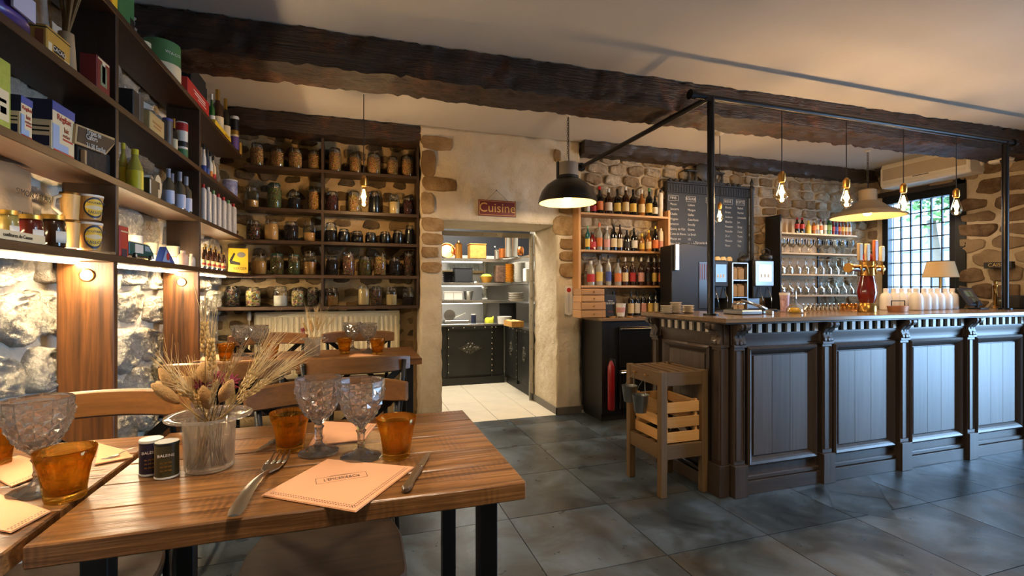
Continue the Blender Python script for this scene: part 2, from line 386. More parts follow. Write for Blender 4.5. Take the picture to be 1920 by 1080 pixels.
# --- stones: irregular rubble fitted cell by cell (every stone its own outline)
def stone_mesh(seed, n=12, rings=3, rag=.12, amp=.12):
    r = random.Random(seed); vs = []; fs = []
    ang = [2*PI*(i+r.uniform(-.25, .25))/n for i in range(n)]
    def sup(a):   # unit squarish outline
        c, s = math.cos(a), math.sin(a); e = 5.
        return 1/(abs(c)**e+abs(s)**e)**(1/e)
    rad = [sup(a)*(1-r.uniform(0, rag)) for a in ang]
    prof = [(1.0, 0.), (.97, .55)] + [(.9*(1-k/rings), .95) for k in range(rings)]
    for sc, z in prof:
        for a, q in zip(ang, rad):
            x, y = q*sc*math.cos(a)*.5, q*sc*math.sin(a)*.5
            zz = z + (nz((x, y, seed), 3.2, seed)*amp*2.2 if z > .6 else 0)
            vs.append((x, y, zz))
    for k in range(len(prof)-1):
        for i in range(n): fs.append((k*n+i, k*n+(i+1) % n, (k+1)*n+(i+1) % n, (k+1)*n+i))
    vs.append((0, 0, .95+nz((0, 0, seed), 3.2, seed)*amp*2.2)); L = len(vs)-1; k = len(prof)-1
    for i in range(n): fs.append((k*n+i, k*n+(i+1) % n, L))
    return vs, fs
def stone_set(name, mat, count, n, rings, rag, amp, seed=0, smooth=True):
    out = []
    for q in range(count):
        v, f = stone_mesh(seed+q, n, rings, rag, amp); b = MB(); b.add(v, f); out.append(b.mesh(name, mat, smooth=smooth))
    return out
def clip(poly, mx, my, nx, ny):
    """keep the half-plane (p-m).n < 0"""
    out = []
    for i in range(len(poly)):
        p, q = poly[i], poly[(i+1) % len(poly)]; dp = (p[0]-mx)*nx+(p[1]-my)*ny; dq = (q[0]-mx)*nx+(q[1]-my)*ny
        if dp < 0: out.append(p)
        if dp*dq < 0: t = dp/(dp-dq); out.append((p[0]+(q[0]-p[0])*t, p[1]+(q[1]-p[1])*t))
    return out
def lay_stones(parent, mat, M, u0, u1, v0, v1, hr, lr, gap, depth, seed, skip=None, limit=300, step=.035, rings=3, rough=.25, asp=1.7, wob=.006, shrink=(.9, 1.), vj=.22):
    """rubble: sites in rough courses, each cell shrunk by the joint and domed; M maps (u, v, w) to the room"""
    r = random.Random(seed); sites = []; v = v0-hr[0]*.5
    while v < v1+hr[1]:
        h = r.uniform(*hr); u = u0-r.uniform(0, lr[1])
        while u < u1+lr[1]:
            l = r.uniform(*lr); sites.append((u+l/2, (v+h/2+r.uniform(-vj, vj)*h)*asp)); u += l
        v += h
    n = 0; R2 = (2.6*lr[1])**2; inv = parent.matrix_world.inverted() @ M
    for i, (cu, cv) in enumerate(sites):
        if not (u0-.02 < cu < u1+.02 and v0 < cv/asp < v1): continue
        if skip and skip(cu, cv/asp): continue
        poly = [(u0, v0*asp), (u1, v0*asp), (u1, v1*asp), (u0, v1*asp)]
        for j, (a, b) in enumerate(sites):
            if j == i: continue
            dx, dy = a-cu, b-cv
            if dx*dx+dy*dy > R2: continue
            poly = clip(poly, cu+dx/2, cv+dy/2, dx, dy)
            if len(poly) < 3: break
        if len(poly) < 3: continue
        poly = [(p[0], p[1]/asp) for p in poly]
        c0 = sum(p[0] for p in poly)/len(poly); c1 = sum(p[1] for p in poly)/len(poly)
        for k in range(len(poly)):               # joints
            pass
        q = poly
        for k in range(len(poly)):
            a, b = poly[k], poly[(k+1) % len(poly)]; ex, ey = b[0]-a[0], b[1]-a[1]; L = math.hypot(ex, ey)
            if L < 1e-5: continue
            nx, ny = ey/L, -ex/L
            if (c0-a[0])*nx+(c1-a[1])*ny > 0: nx, ny = -nx, -ny
            q = clip(q, a[0]-nx*gap*.5, a[1]-ny*gap*.5, nx, ny)
        if len(q) < 3: continue
        w = max(p[0] for p in q)-min(p[0] for p in q); hh = max(p[1] for p in q)-min(p[1] for p in q)
        if w < .045 or hh < .035 or n >= limit: continue
        sk = r.uniform(*shrink); sd = r.uniform(0, 90); out = []
        m = len(q); rad = min(w, hh)*.16
        for k in range(m):                       # rounded, wobbling outline
            a, b, c = Vector(q[k-1]), Vector(q[k]), Vector(q[(k+1) % m]); d1 = (a-b).length; d2 = (c-b).length
            p1 = b+(a-b)*min(.45, rad/max(d1, 1e-4)); p2 = b+(c-b)*min(.45, rad/max(d2, 1e-4)); out += [p1, (p1+p2)/2*.5+b*.5, p2]
        o2 = []
        for k in range(len(out)):
            a, b = out[k], out[(k+1) % len(out)]; t = max(1, int((b-a).length/step)); o2 += [a.lerp(b, e/t) for e in range(t)]
        cc = Vector((sum(p.x for p in o2), sum(p.y for p in o2)))/len(o2)
        dp = depth*r.uniform(.55, 1.2); vs = []; fs = []; K = len(o2)
        prof = [(1., -.15), (1., .2), (.955, .72)]+[(.9*(1-e/rings)**.8, 1.) for e in range(rings)]
        tilt = (r.uniform(-.12, .12), r.uniform(-.15, .15))
        for s_, z in prof:
            for p in o2:
                g = (p-cc); e = wob*nz((p.x, p.y, sd), 14, sd); g = g*sk*s_*(1+e/max(g.length, .02))
                zz = dp*z+(g.x*tilt[0]+g.y*tilt[1] if z > .1 else 0)
                if z > .5: zz += depth*rough*(nz((p.x*s_, p.y*s_, sd), 9, sd)+.55*nz((cc.x+g.x, cc.y+g.y, sd), 34, sd))
                vs.append((g.x, g.y, zz))
        P_ = len(prof)
        for e in range(P_-1):
            for k in range(K): fs.append((e*K+k, e*K+(k+1) % K, (e+1)*K+(k+1) % K, (e+1)*K+k))
        vs.append((0, 0, dp*1.0)); fs += [((P_-1)*K+k, (P_-1)*K+(k+1) % K, len(vs)-1) for k in range(K)]
        o = MB().add(vs, fs).build('stone', mat, parent, True, fixn=False); o.matrix_local = inv @ Matrix.Translation((cc.x, cc.y, 0)); n += 1
    return n
M_left = Matrix(((0, 0, 1, XL), (1, 0, 0, 0), (0, 1, 0, 0), (0, 0, 0, 1)))     # u=y, v=z, w=+x
M_jar = Matrix(((1, 0, 0, 0), (0, 0, -1, YJ), (0, 1, 0, 0), (0, 0, 0, 1)))     # u=x, v=z, w=-y
M_bar = Matrix(((1, 0, 0, 0), (0, 0, -1, YB), (0, 1, 0, 0), (0, 0, 0, 1)))
M_right = Matrix(((0, 0, -1, XR), (1, 0, 0, 0), (0, 1, 0, 0), (0, 0, 0, 1)))   # u=y, v=z, w=-x

m_stone_w = rocky('white limestone', S(238, 230, 214), S(214, 202, 180), S(168, 144, 108), 9., 1., 1., 75, .035, .3, True)
m_stone_j = rocky('brown rubble', S(120, 100, 74), S(84, 70, 52), S(150, 124, 86), 9., .95, 1., 60, .03, .6)
m_stone_b = rocky('beige rubble', S(234, 220, 196), S(200, 180, 150), S(164, 140, 110), 8., .95, 1., 45, .04, .6, True)
m_stone_r = rocky('brown sandstone', S(150, 126, 100), S(112, 90, 70), S(172, 150, 122), 8., .95, .8, 45, .03, .6)
m_quoin = rocky('ochre quoin stone', S(196, 166, 122), S(158, 126, 84), S(134, 104, 68), 9., .95, .9, 50, .03, .4)

wl = slab('wall_left', (XL-.3, XL, -2.4, 5.1, 0, ZC), rocky('white lime mortar', S(232, 224, 208), S(216, 204, 184), S(198, 182, 156), 5., .95, .7, 40, .02, .0), res=.12, amp=.015); struct(wl, 'rough white limestone wall on the left behind the grocery shelves')
lay_stones(wl, m_stone_w, M_left, .9, 4.84, .35, ZC-.03, (.16, .26), (.2, .42), .034, .042, 3, step=.017, rings=8, rough=.42, asp=1.5, wob=.012)
wj = slab('wall_back', (XL-.3, .60, YJ, 5.28, 0, ZC), m_mortar_y, res=.12, amp=.012); struct(wj, 'rubble wall with cream pointing behind the jar shelves')
lay_stones(wj, m_stone_j, M_jar, -1.2, .57, .45, 2.72, (.10, .17), (.14, .32), .02, .016, 5, step=.03, rough=.35, asp=1.9, wob=.02, shrink=(.55, .92))
DX0, DX1, DZ = .79, 1.985, 1.975      # kitchen doorway
wk = thing('wall_kitchen', None, None); struct(wk, 'cream plastered wall around the kitchen doorway')
slab('pillar', (.575, DX0, YD, 5.28, 0, DZ), m_plaster, wk, res=.035, amp=.018, s=5, lock=(2,))
slab('pillar', (DX1, 2.262, YD, 5.28, 0, DZ), m_plaster, wk, res=.035, amp=.02, s=5, seed=4, lock=(2,))
slab('lintel', (.575, 2.262, YD, 5.28, DZ, ZC), m_plaster, wk, res=.028, amp=.03, s=5.5, seed=7, lock=(2,))
quo = stone_set('quoin', m_quoin, 8, 16, 4, .14, .12, 300)
def quoins(lst, x0):
    for a, b, z0, z1 in lst:
        o = link('stone', quo[rnd.randrange(8)], wk)
        o.matrix_local = Matrix(((1, 0, 0, (a+b)/2), (0, 0, -1, YD+.012), (0, 1, 0, (z0+z1)/2), (0, 0, 0, 1))) @ Matrix.Diagonal((b-a, z1-z0, .03, 1))
def qpx(x0, y0, x1, y1): a = PY(x0, y1, YD); b = PY(x1, y0, YD); return (a.x, b.x, a.z, b.z)
quoins([qpx(788, 257, 852, 280), qpx(788, 281, 818, 332), qpx(788, 334, 860, 357), qpx(788, 360, 816, 402),
        qpx(788, 408, 836, 434), qpx(788, 437, 834, 459), qpx(788, 462, 824, 484), qpx(788, 491, 830, 512)], 0)
quoins([qpx(1038, 280, 1052, 303), qpx(1046, 370, 1084, 402), qpx(1036, 404, 1084, 443), qpx(1048, 447, 1083, 468), qpx(1048, 471, 1083, 490), qpx(1048, 493, 1083, 520), qpx(1052, 342, 1084, 366)], 0)
bb = MB().box(DX1-.012, 2.262, YD-.012, YD, 0, .075).box(DX1-.012, DX1, YD-.012, 5.26, 0, .075).build('baseboard_kitchen', plain('grey skirting tile', S(104, 98, 88), .5, vary=.2, bscale=20), bevel=.002); struct(bb, 'grey tiled skirting at the foot of the right door pillar')
wb = slab('wall_bar', (2.2, XR+.3, YB, 5.28, 0, ZC), m_mortar, res=.12, amp=.012); struct(wb, 'coursed beige rubble wall behind the bar')
lay_stones(wb, m_stone_b, M_bar, 2.28, XR, 1.06, 2.74, (.10, .14), (.15, .31), .014, .034, 8, limit=300, rough=.4, asp=1.8, wob=.012, shrink=(.86, 1.), vj=.1)
WY0, WY1, WZ0, WZ1 = 3.66, 4.50, 1.12, 2.50        # window in the right wall
wr = thing('wall_right', None, None); struct(wr, 'brown sandstone wall with the leaded window on the right')
for b in ((XR, XR+.35, -2.5, -.2, 0, ZC), (XR, XR+.35, 1.8, WY0, 0, ZC), (XR, XR+.35, -.2, 1.8, 2.2, ZC), (XR, XR+.35, WY1, 4.8, 0, ZC), (XR, XR+.35, WY0, WY1, 0, WZ0), (XR, XR+.35, WY0, WY1, WZ1, ZC)):
    slab('masonry', b, m_mortar, wr, res=.15, amp=.008)
for bx_ in ((2.2, WY0-.02, .8, ZC-.02), (WY0-.02, 4.66, WZ1+.02, ZC-.02), (WY0-.02, 4.66, .8, WZ0-.05), (WY1+.02, 4.66, WZ0-.05, WZ1+.02)):
    lay_stones(wr, m_stone_r, M_right, *bx_, (.12, .2), (.2, .44), .022, .028, 12+int(bx_[0]*10), rough=.4, asp=1.8, wob=.012, shrink=(.8, 1.))
fw = thing('wall_front', None, None); struct(fw, 'street wall behind the camera')
MB().box(XL-.3, XR+.3, -2.4, -2.15, 0, ZC).build('masonry', m_plaster, fw)
# kitchen shell
m_kw = plain('kitchen wall white', S(225, 222, 214), .4)
m_kd = plain('kitchen dark paint', S(34, 38, 48), .5)
kb = thing('wall_kitchen_back', None, None); struct(kb, 'white kitchen back wall, dark blue above the top shelf')
MB().box(.2, 3.2, 7.15, 7.3, 0, 1.82).build('wall_lower', m_kw, kb)
MB().box(.2, 3.2, 7.15, 7.3, 1.82, 2.6).build('wall_upper', m_kd, kb)
struct(MB().box(2.62, 2.8, 5.28, 7.15, 0, 2.6).build('wall_kitchen_right', m_kw), 'white kitchen side wall on the right')
struct(MB().box(.05, .2, 5.28, 7.15, 0, 2.6).build('wall_kitchen_left', m_kw), 'white kitchen side wall on the left')
struct(MB().box(.05, 3.2, 5.28, 7.3, 2.6, 2.7).build('ceiling_kitchen', m_kw), 'kitchen ceiling')
area('kitchen_ceiling_lamp', (1.35, 6.1, 2.56), (0, 0, 0), 1.0, .6, 55, (1, .93, .8))

# --- old timber beams
m_beam = wood('charred beam', S(16, 11, 8), S(74, 52, 34), 0, 1.1, .6, .16, 1., patch=S(118, 66, 28))
m_beam2 = wood('dark weathered beam', S(24, 19, 16), S(70, 58, 48), 0, 1.2, .45, .2, 1.)
def beam(name, label, P0, P1, w, h, z1, mat, seed):
    L = (Vector(P1)-Vector(P0)).length
    me = rough_box(0, L, 0, w, -h, 0, res=.034, amp=.034, s=7, seed=seed, lock=(0,)); me.set_sharp_from_angle(angle=R(38)); me.materials.append(mat)
    o = link(name, me, None, (P0[0], P0[1], z1), (0, 0, math.atan2(P1[1]-P0[1], P1[0]-P0[0]))); return tag(o, label, 'beam')
beam('ceiling_beam', 'long dark hand-hewn timber beam crossing the whole ceiling above the bar', (-1.16, 3.10), (6.54, 2.90), .33, .235, ZC, m_beam, 3)
beam('lintel_beam', 'dark timber lintel over the jar shelves', (-1.16, YD), (.585, YD), .26, .175, ZC, m_beam, 11)
beam('wall_beam', 'dark timber beam along the top of the wall behind the bar', (2.26, 4.5), (6.52, 4.5), .18, .15, ZC, m_beam2, 17)
beam('corner_beam', 'short dark beam above the air conditioner on the right wall', (6.36, 4.45), (6.36, 3.10), .17, .1, ZC, m_beam2, 23)
# ------------------------------------------------------------------ shelving on the left wall and on the jar wall
XF = -.915                                    # front edge of the left shelves
ZA, ZB, ZCc, ZD = 1.438, 1.747, 2.055, 2.432  # their upper faces
YU1, YU2, YE = 2.332, 3.414, 4.60             # two uprights and the corner
T = .028
m_shelf = wood('stained pine y', S(30, 19, 11), S(84, 56, 31), 1, 1., .45, .28, .3)
m_shelfx = wood('stained pine x', S(32, 21, 13), S(76, 52, 31), 0, 1., .45, .28, .3)
m_upr_shade = wood('shaded upright', S(26, 17, 10), S(66, 44, 25), 2, .8, .5, .3, .3)  # darker than the posts: shade of the upper shelves put into the colour
m_post_lit = wood('lit stained pine z', S(40, 22, 9), S(126, 78, 34), 2, .8, .42, .16, .5, ring=.3)  # lighter than the uprights: LED light painted into the wood tone
ls = thing('wall_shelving', 'dark stained pine grocery shelving along the left stone wall', 'shelving', (XF, 1.0, 0))
def lbox(name, b, mat, bev=.002): return MB().box(b[0]-XF, b[1]-XF, b[2]-1.0, b[3]-1.0, b[4], b[5]).build(name, mat, ls, bevel=bev)
for z in (ZA, ZB, ZCc, ZD):
    lbox('shelf_board', (XL+.05, XF, .8, YE+.02 if z in (ZA, ZB) else YE-.03, z-T, z), m_shelf)
for y in (YU1, YU2):
    for z0, z1 in ((ZA, ZB-T), (ZB, ZCc-T), (ZCc, ZD-T)):
        lbox('upright', (XL+.07, XF, y-.0125, y+.0125, z0, z1), m_upr_shade)
    p = lbox('post', (XL+.055, XF-.005, y-.016, y+.016, 0, ZA-T), m_post_lit)
js = thing('jar_shelving', 'dark stained pine shelves full of storage jars on the back wall', 'shelving', (0, 4.62, 0))
ZJ = [2.377, 2.015, 1.733, 1.431, 1.150]
for k, z in enumerate(ZJ):
    MB().box(-1.13 if k > 2 else XF, .572, 0, .2, z-.03, z).build('shelf_board', m_shelfx, js, bevel=.002)
zz = [2.66]+ZJ
for a, b in zip(zz, zz[1:]):
    for x in (-.287, .561):
        MB().box(x-.011, x+.011, .003, .2, b, a-(.03 if a != 2.66 else 0)).build('upright', m_upr_shade, js, bevel=.0015)

# LED strips under the two lower shelves, against the wall
m_led = emit('led warm', (1, .78, .49), 260); m_led2 = emit('led warm dimmed', (1, .74, .42), 120)
for z, lab in ((ZA-T-.001, 'warm white LED strip under the lowest left shelf, above the bare stone'), (ZA+.012, 'warm white LED strip at the back of the lowest left shelf, behind the jam jars')):
    o = thing('led_strip', lab, 'light strip', (XL+.12, 1.0, z))
    MB().box(-.006, .006, 0, 3.55, -.006, -.0005).build('diode_tape', m_led if z < ZA else m_led2, o)
    MB().box(-.010, -.0065, 0, 3.55, -.010, 0).build('channel', plain('aluminium', S(190, 190, 188), .35, 1), o)
for k, (px_, py_, Y) in enumerate(((164, 516, YU1-.0165), (341, 529, YU2-.0165))):
    p = PY(px_, py_, Y); o = thing('spot_light', ('round white spotlight set in the nearer shelf post', 'round white spotlight set in the farther shelf post')[k], 'spotlight', p)
    Mx = Matrix.Rotation(R(90), 4, 'X')
    point('spot_glow', (0, -.06, -.02), 1.2, (1, .76, .45), .03, o)
    MB().lathe([(0, .0), (.020, .0), (.020, .009), (0, .010)], 20, Mx).build('lens', emit('spot lens', (1, .82, .6), 9), o, True)
    MB().lathe([(.021, .0), (.026, .0), (.026, .006), (.021, .010), (.021, 0)], 20, Mx).build('rim', plain('brass dark', S(120, 84, 40), .35, 1), o, True)

EPS = .0015
ZA, ZB, ZCc, ZD = ZA+EPS, ZB+EPS, ZCc+EPS, ZD+EPS; ZJ = [z+EPS for z in ZJ]     # goods stand a hair above the boards
# ------------------------------------------------------------------ storage jars
m_jar = thin_glass('jar glass', (.90, .93, .90), .75)
jar_me = MB().lathe([(0, 0), (.9, .005), (1, .03), (1, .68), (.97, .74), (.80, .82), (.78, .88)], 18).mesh('glass', m_jar, True)
lid_me = MB().lathe([(.80, .885), (.86, .89), (.86, .93), (.74, .95), (.70, .99), (0, 1.0)], 18).mesh('lid', m_jar, True)
m_wire = plain('jar wire', S(150, 140, 125), .35, 1)
b = MB()
for z, rr in ((.86, .80), (.80, .83)): b.lathe([(rr, z-.008), (rr+.04, z-.008), (rr+.04, z+.008), (rr, z+.008)], 18)
b.box(-.05, .05, -.95, -.86, .74, .97); clasp_me = b.mesh('clasp', m_wire, True)
fill_me = MB().lathe([(0, .012), (.86, .012), (.93, .04), (.93, .66), (.9, .72), (.74, .80), (0, .82)], 18).mesh('contents', None, True)
flat_me = MB().lathe([(0, 0), (.9, .0), (.95, .03), (.95, .99), (0, 1.0)], 18).mesh('contents', None, True)
flat_me.materials.append(None); fill_me.materials.append(None)
G = {'peanut': (grains('peanuts', S(232, 176, 104), S(150, 92, 42), 6.7), 'peanuts'), 'herb': (grains('dried herbs', S(150, 150, 92), S(84, 84, 40), 8.6), 'dried green herbs'),
     'dark': (grains('dark beans', S(58, 36, 26), S(20, 12, 10), 6.7), 'dark beans'), 'black': (plain('black preserve', S(16, 13, 12), .3, vary=.2), 'black preserve'),
     'red': (grains('dried red berries', S(96, 40, 30), S(36, 14, 10), 5.7), 'dark red berries'), 'pasta': (grains('pasta', S(218, 176, 110), S(160, 112, 56), 5.2), 'pale pasta'),
     'cream': (plain('semolina', S(226, 196, 140), .9, vary=.1, bump=.2, bscale=200), 'pale semolina'), 'tan': (plain('brown sugar', S(206, 156, 92), .9, vary=.1, bump=.2, bscale=200), 'tan flour'),
     'brown': (grains('spice bark', S(126, 84, 50), S(60, 36, 20), 4.3), 'brown spices'), 'white': (plain('salt', S(232, 228, 222), .9), 'white salt'),
     'garlic': (grains('garlic', S(226, 200, 148), S(150, 116, 70), 2.5), 'garlic bulbs'), 'nut': (grains('pink nuts', S(200, 150, 116), S(130, 84, 60), 5.2), 'mixed nuts'),
     'lentil': (grains('green lentils', S(150, 130, 66), S(84, 68, 30), 8.6), 'green lentils'), 'stick': (grains('dark pods', S(90, 74, 62), S(24, 18, 15), 2.9), 'dark pods')}
ROWN = ['top', 'second', 'third', 'fourth', 'lowest']
def jar(row, i, n, pxx, hpx, wpx, g, fill, lid=None):
    z = ZJ[row]; Y = 4.705; p = PY(pxx, 500, Y); d = .309*p.x+.951*Y; h = hpx*d/900*1.03; r = wpx*.5*d/900*1.02
    side = 'left of the shelf divider' if pxx < 605 else 'right of the shelf divider'
    o = thing('storage_jar', f'glass jar of {G[g][1]} on the {ROWN[row]} jar shelf, {ORD[i]} from the left', 'jar', (p.x, Y, z), rnd.uniform(-.5, .5), f'storage jars on the {ROWN[row]} shelf')
    s = (r, r, h)
    link('glass', jar_me, o, scale=s); l = link('lid', lid_me, o, scale=s); link('clasp', clasp_me, l)
    if lid:
        l.material_slots[0].link = 'OBJECT'; l.material_slots[0].material = lid
    c = link('contents', fill_me if fill >= .9 else flat_me, o, scale=s if fill >= .9 else (r*.96, r*.96, h*.72*fill), loc=(0, 0, .004))
    c.material_slots[0].link = 'OBJECT'; c.material_slots[0].material = G[g][0]
m_glid = plain('green lid', S(30, 60, 48), .35)
ROWS = [
 [(482, 43, 23, 'peanut', 1), (520, 37, 24, 'peanut', 1), (554, 39, 24, 'peanut', 1), (589, 37, 22, 'peanut', 1), (628, 44, 23, 'peanut', 1), (666, 37, 21, 'peanut', 1), (701, 40, 25, 'peanut', 1), (736, 36, 21, 'peanut', 1), (764, 40, 21, 'peanut', 1)],
 [(472, 39, 24, 'tan', .45), (514.6, 47, 25, 'herb', .95, 1), (552, 34, 21, 'dark', .8), (589, 42, 21, 'peanut', .9), (623, 37, 22, 'red', 1), (664.6, 39, 23, 'pasta', 1), (702, 40, 21, 'black', 1), (739, 37, 20, 'cream', .8), (766, 34, 20, 'red', .9)],
 [(475.8, 36, 25, 'brown', 1), (509, 38, 25, 'tan', .97), (546, 36, 25, 'dark', 1), (580, 38, 22, 'tan', .55), (620.6, 36, 22, 'dark', .8), (645, 25, 21, 'black', 1), (670, 22, 21, 'black', .8), (695, 20, 20, 'black', 1), (722, 22, 20, 'black', 1), (746, 25, 19, 'black', 1), (768, 35, 17, 'black', 1)],
 [(486, 38, 27, 'tan', .85), (519.4, 39, 24, 'lentil', .9, 1), (551.7, 38, 22, 'herb', .8, 1), (581, 44, 23, 'tan', .72), (623, 35, 21, 'dark', 1), (653.5, 44, 21, 'nut', 1), (684, 36, 23, 'lentil', 1), (712.5, 42, 22, 'pasta', .9), (740, 34, 20, 'dark', 1), (767, 45, 19, 'brown', 1)],
 [(436, 38, 27, 'stick', 1), (474.5, 36, 26, 'garlic', .9), (526, 37, 25, 'white', .7), (558, 34, 22, 'garlic', 1), (587, 34, 22, 'stick', 1), (623, 33, 22, 'peanut', .75), (682, 37, 21, 'cream', .95), (706, 35, 20, 'brown', 1), (734, 35, 20, 'cream', .75), (765, 33, 21, 'dark', .6)]]
for k, row in enumerate(ROWS):
    for i, t in enumerate(row):
        jar(k, i, len(row), *t[:5], lid=m_glid if len(t) > 5 else None)
# ------------------------------------------------------------------ groceries on the left shelves
m_black = plain('ink black', S(18, 17, 16), .5); m_white = plain('paper white', S(226, 220, 208), .6); m_red = plain('print red', S(176, 34, 30), .5)
m_blue = plain('print blue', S(38, 70, 150), .5); m_navy = plain('print navy', S(24, 32, 62), .5); m_yel = plain('print yellow', S(232, 190, 40), .5)
m_cream = plain('card cream', S(222, 204, 164), .6); m_green = plain('print green', S(58, 110, 62), .5); m_gold = plain('gold cap', S(190, 150, 70), .3, .9)
m_kraft = plain('kraft paper', S(176, 146, 108), .8, vary=.1, bump=.3, bscale=30); m_tin = plain('tin grey', S(120, 120, 118), .35, .8)
TXR = (R(90), 0, R(90))                      # lettering facing +X
def ly(px_, X): return PX(px_, 500, X).y
def lh(px_, py_, X, z): return PX(px_, py_, X).z-z
def pack(name, label, cat, z, pa, pb, pxt, pyt, dep, mat, front=(), txt=(), X=XF-.012, side=(), lift=0., rz=0., group=None):
    """a box whose +X face runs between two pixel columns; front panels and lettering given in fractions of that face"""
    y0, y1 = ly(pa, X), ly(pb, X); h = lh(pxt, pyt, X, z)-lift; L = y1-y0
    o = thing(name, label, cat, (X, y0, z+lift), rz, group)
    MB().box(-dep, 0, 0, L, 0, h).build('body', mat, o, bevel=min(.003, dep*.1))
    for a, b, c, d, m in front: MB().box(-.0015, .0008, a*L, b*L, c*h, d*h).build('print', m, o)
    for a, b, c, d, m in side: MB().box(-dep*b, -dep*a, -.0008, .0015, c*h, d*h).build('side_print', m, o)
    for s, sz, a, c, m in txt: text('lettering', s, sz*h, m, o, (.0014, a*L, c*h), TXR)
    return o
def can(name, label, cat, z, pxc, w, pyt, mat, X=-1.0, bands=(), lid=None, taper=1., txt=(), group=None, n=20):
    """a round tin: bands are (z0, z1, material) in fractions of its height"""
    Y = ly(pxc, X); d = FW.x*X+FW.y*Y; r = w*.5*d/900; h = lh(pxc, pyt, X, z)
    o = thing(name, label, cat, (X, Y, z), 0, group)
    MB().lathe([(0, 0), (r*taper, 0), (r, h), (0, h)], n).build('body', mat, o, 'auto')
    for a, b, m in bands: MB().lathe([(r*(taper+(1-taper)*a), a*h), (r*(taper+(1-taper)*a)+.0012, a*h), (r*(taper+(1-taper)*b)+.0012, b*h), (r*(taper+(1-taper)*b), b*h)], n).build('label_band', m, o, 'auto')
    if lid: MB().lathe([(r*1.03, h*.93), (r*1.03, h*1.0), (r*.9, h*1.02), (0, h*1.02), ], n).build('lid', lid, o, 'auto')
    for s, sz, c, m in txt: text('lettering', s, sz*h, m, o, (r*.8, -r*.62, c*h), (R(90), 0, R(52)))
    return o
# bottles: unit profiles (radius 1, height 1)
BP = {'wine': [(0, 0), (.95, 0), (1, .02), (1, .60), (.9, .67), (.45, .74), (.36, .80), (.34, .93)],
      'spirit': [(0, 0), (.96, 0), (1, .02), (1, .56), (.92, .64), (.5, .70), (.36, .75), (.34, .90)],
      'soda': [(0, 0), (.9, 0), (1, .03), (.94, .30), (1, .5), (.86, .62), (.5, .76), (.40, .84), (.40, .92)],
      'beer': [(0, 0), (.95, 0), (1, .02), (1, .56), (.85, .66), (.46, .78), (.40, .93)],
      'can': [(0, 0), (.97, 0), (1, .02), (1, .80), (.9, .86), (.42, .90), (.40, .94)],
      'jug': [(0, 0), (.9, 0), (1, .06), (1, .55), (.8, .72), (.42, .80), (.38, .92)],
      'flask': [(0, 0), (1, 0), (1, .06), (.96, .62), (.6, .74), (.36, .80), (.34, .92)]}
BM = {k: MB().lathe(v+[(v[-1][0]*.98, v[-1][1])] , 14).mesh('glass', None, True) for k, v in BP.items()}
LBL = MB().lathe([(1.0, 0), (1.02, 0.), (1.02, 1.), (1.0, 1.)], 14).mesh('paper_label', None, 'auto')
CAPM = MB().lathe([(1.12, 0), (1.15, .02), (1.12, .98), (0, 1.)], 12).mesh('cap', None, 'auto')
for me in list(BM.values())+[LBL, CAPM]: me.materials.append(None)
def omat(o, m): o.material_slots[0].link = 'OBJECT'; o.material_slots[0].material = m; return o
def bottle(label, loc, h, r, prof, glassm, capm, lblm=None, lz=(.15, .45), rz=0., group=None, liquid=None, cat='bottle', name='bottle', capz=None, lbl2=None):
    o = thing(name, label, cat, loc, rz, group); P = BP[prof]
    omat(link('glass', BM[prof], o, scale=(r, r, h)), glassm)
    nr, nz_ = P[-1]; c0 = capz or nz_-.05
    omat(link('cap', CAPM, o, loc=(0, 0, c0*h), scale=(r*nr, r*nr, h*(1-c0))), capm)
    if lblm: omat(link('paper_label', LBL, o, loc=(0, 0, lz[0]*h), scale=(r, r, h*(lz[1]-lz[0]))), lblm)
    if lbl2: omat(link('lower_label', LBL, o, loc=(0, 0, lbl2[0]*h), scale=(r*1.012, r*1.012, h*(lbl2[1]-lbl2[0]))), lbl2[2])
    if liquid:
        lq = MB().lathe([(0, .01*h), (r*.93, .01*h), (r*.93, h*.55), (0, h*.55)], 12).build('liquid', liquid, o, True)
    return o
def lbottle(label, z, pxc, w, pyt, prof, gm, cm, lm=None, X=-1.0, **kw):
    Y = ly(pxc, X); d = FW.x*X+FW.y*Y
    return bottle(label, (X, Y, z), lh(pxc, pyt, X, z), w*.5*d/900, prof, gm, cm, lm, **kw)
g_amber = plain('brown glass', S(52, 24, 10), .08, spec=.8); g_dark = plain('dark green glass', S(14, 20, 14), .06, spec=.8); g_clear = thin_glass('bottle glass', (.86, .9, .9), .8)
g_red = plain('red liquor glass', S(110, 20, 14), .08, spec=.8); g_green = plain('green glass', S(40, 96, 44), .08, spec=.8); g_gold = plain('golden liquor glass', S(150, 92, 30), .08, spec=.8)
g_black = plain('black glass', S(12, 11, 12), .06, spec=.8); g_white = plain('clear liquor glass', S(150, 148, 138), .1, spec=.8); g_blue = plain('blue glass', S(30, 40, 96), .1, spec=.8)
c_grey = plain('grey cap', S(150, 156, 172), .4); c_red = plain('red cap', S(180, 26, 30), .4); c_blk = plain('black cap', S(22, 20, 20), .4); c_yel = plain('yellow cap', S(236, 206, 40), .4); c_wht = plain('white cap', S(220, 218, 212), .4); c_grn = plain('green cap', S(90, 140, 90), .4)

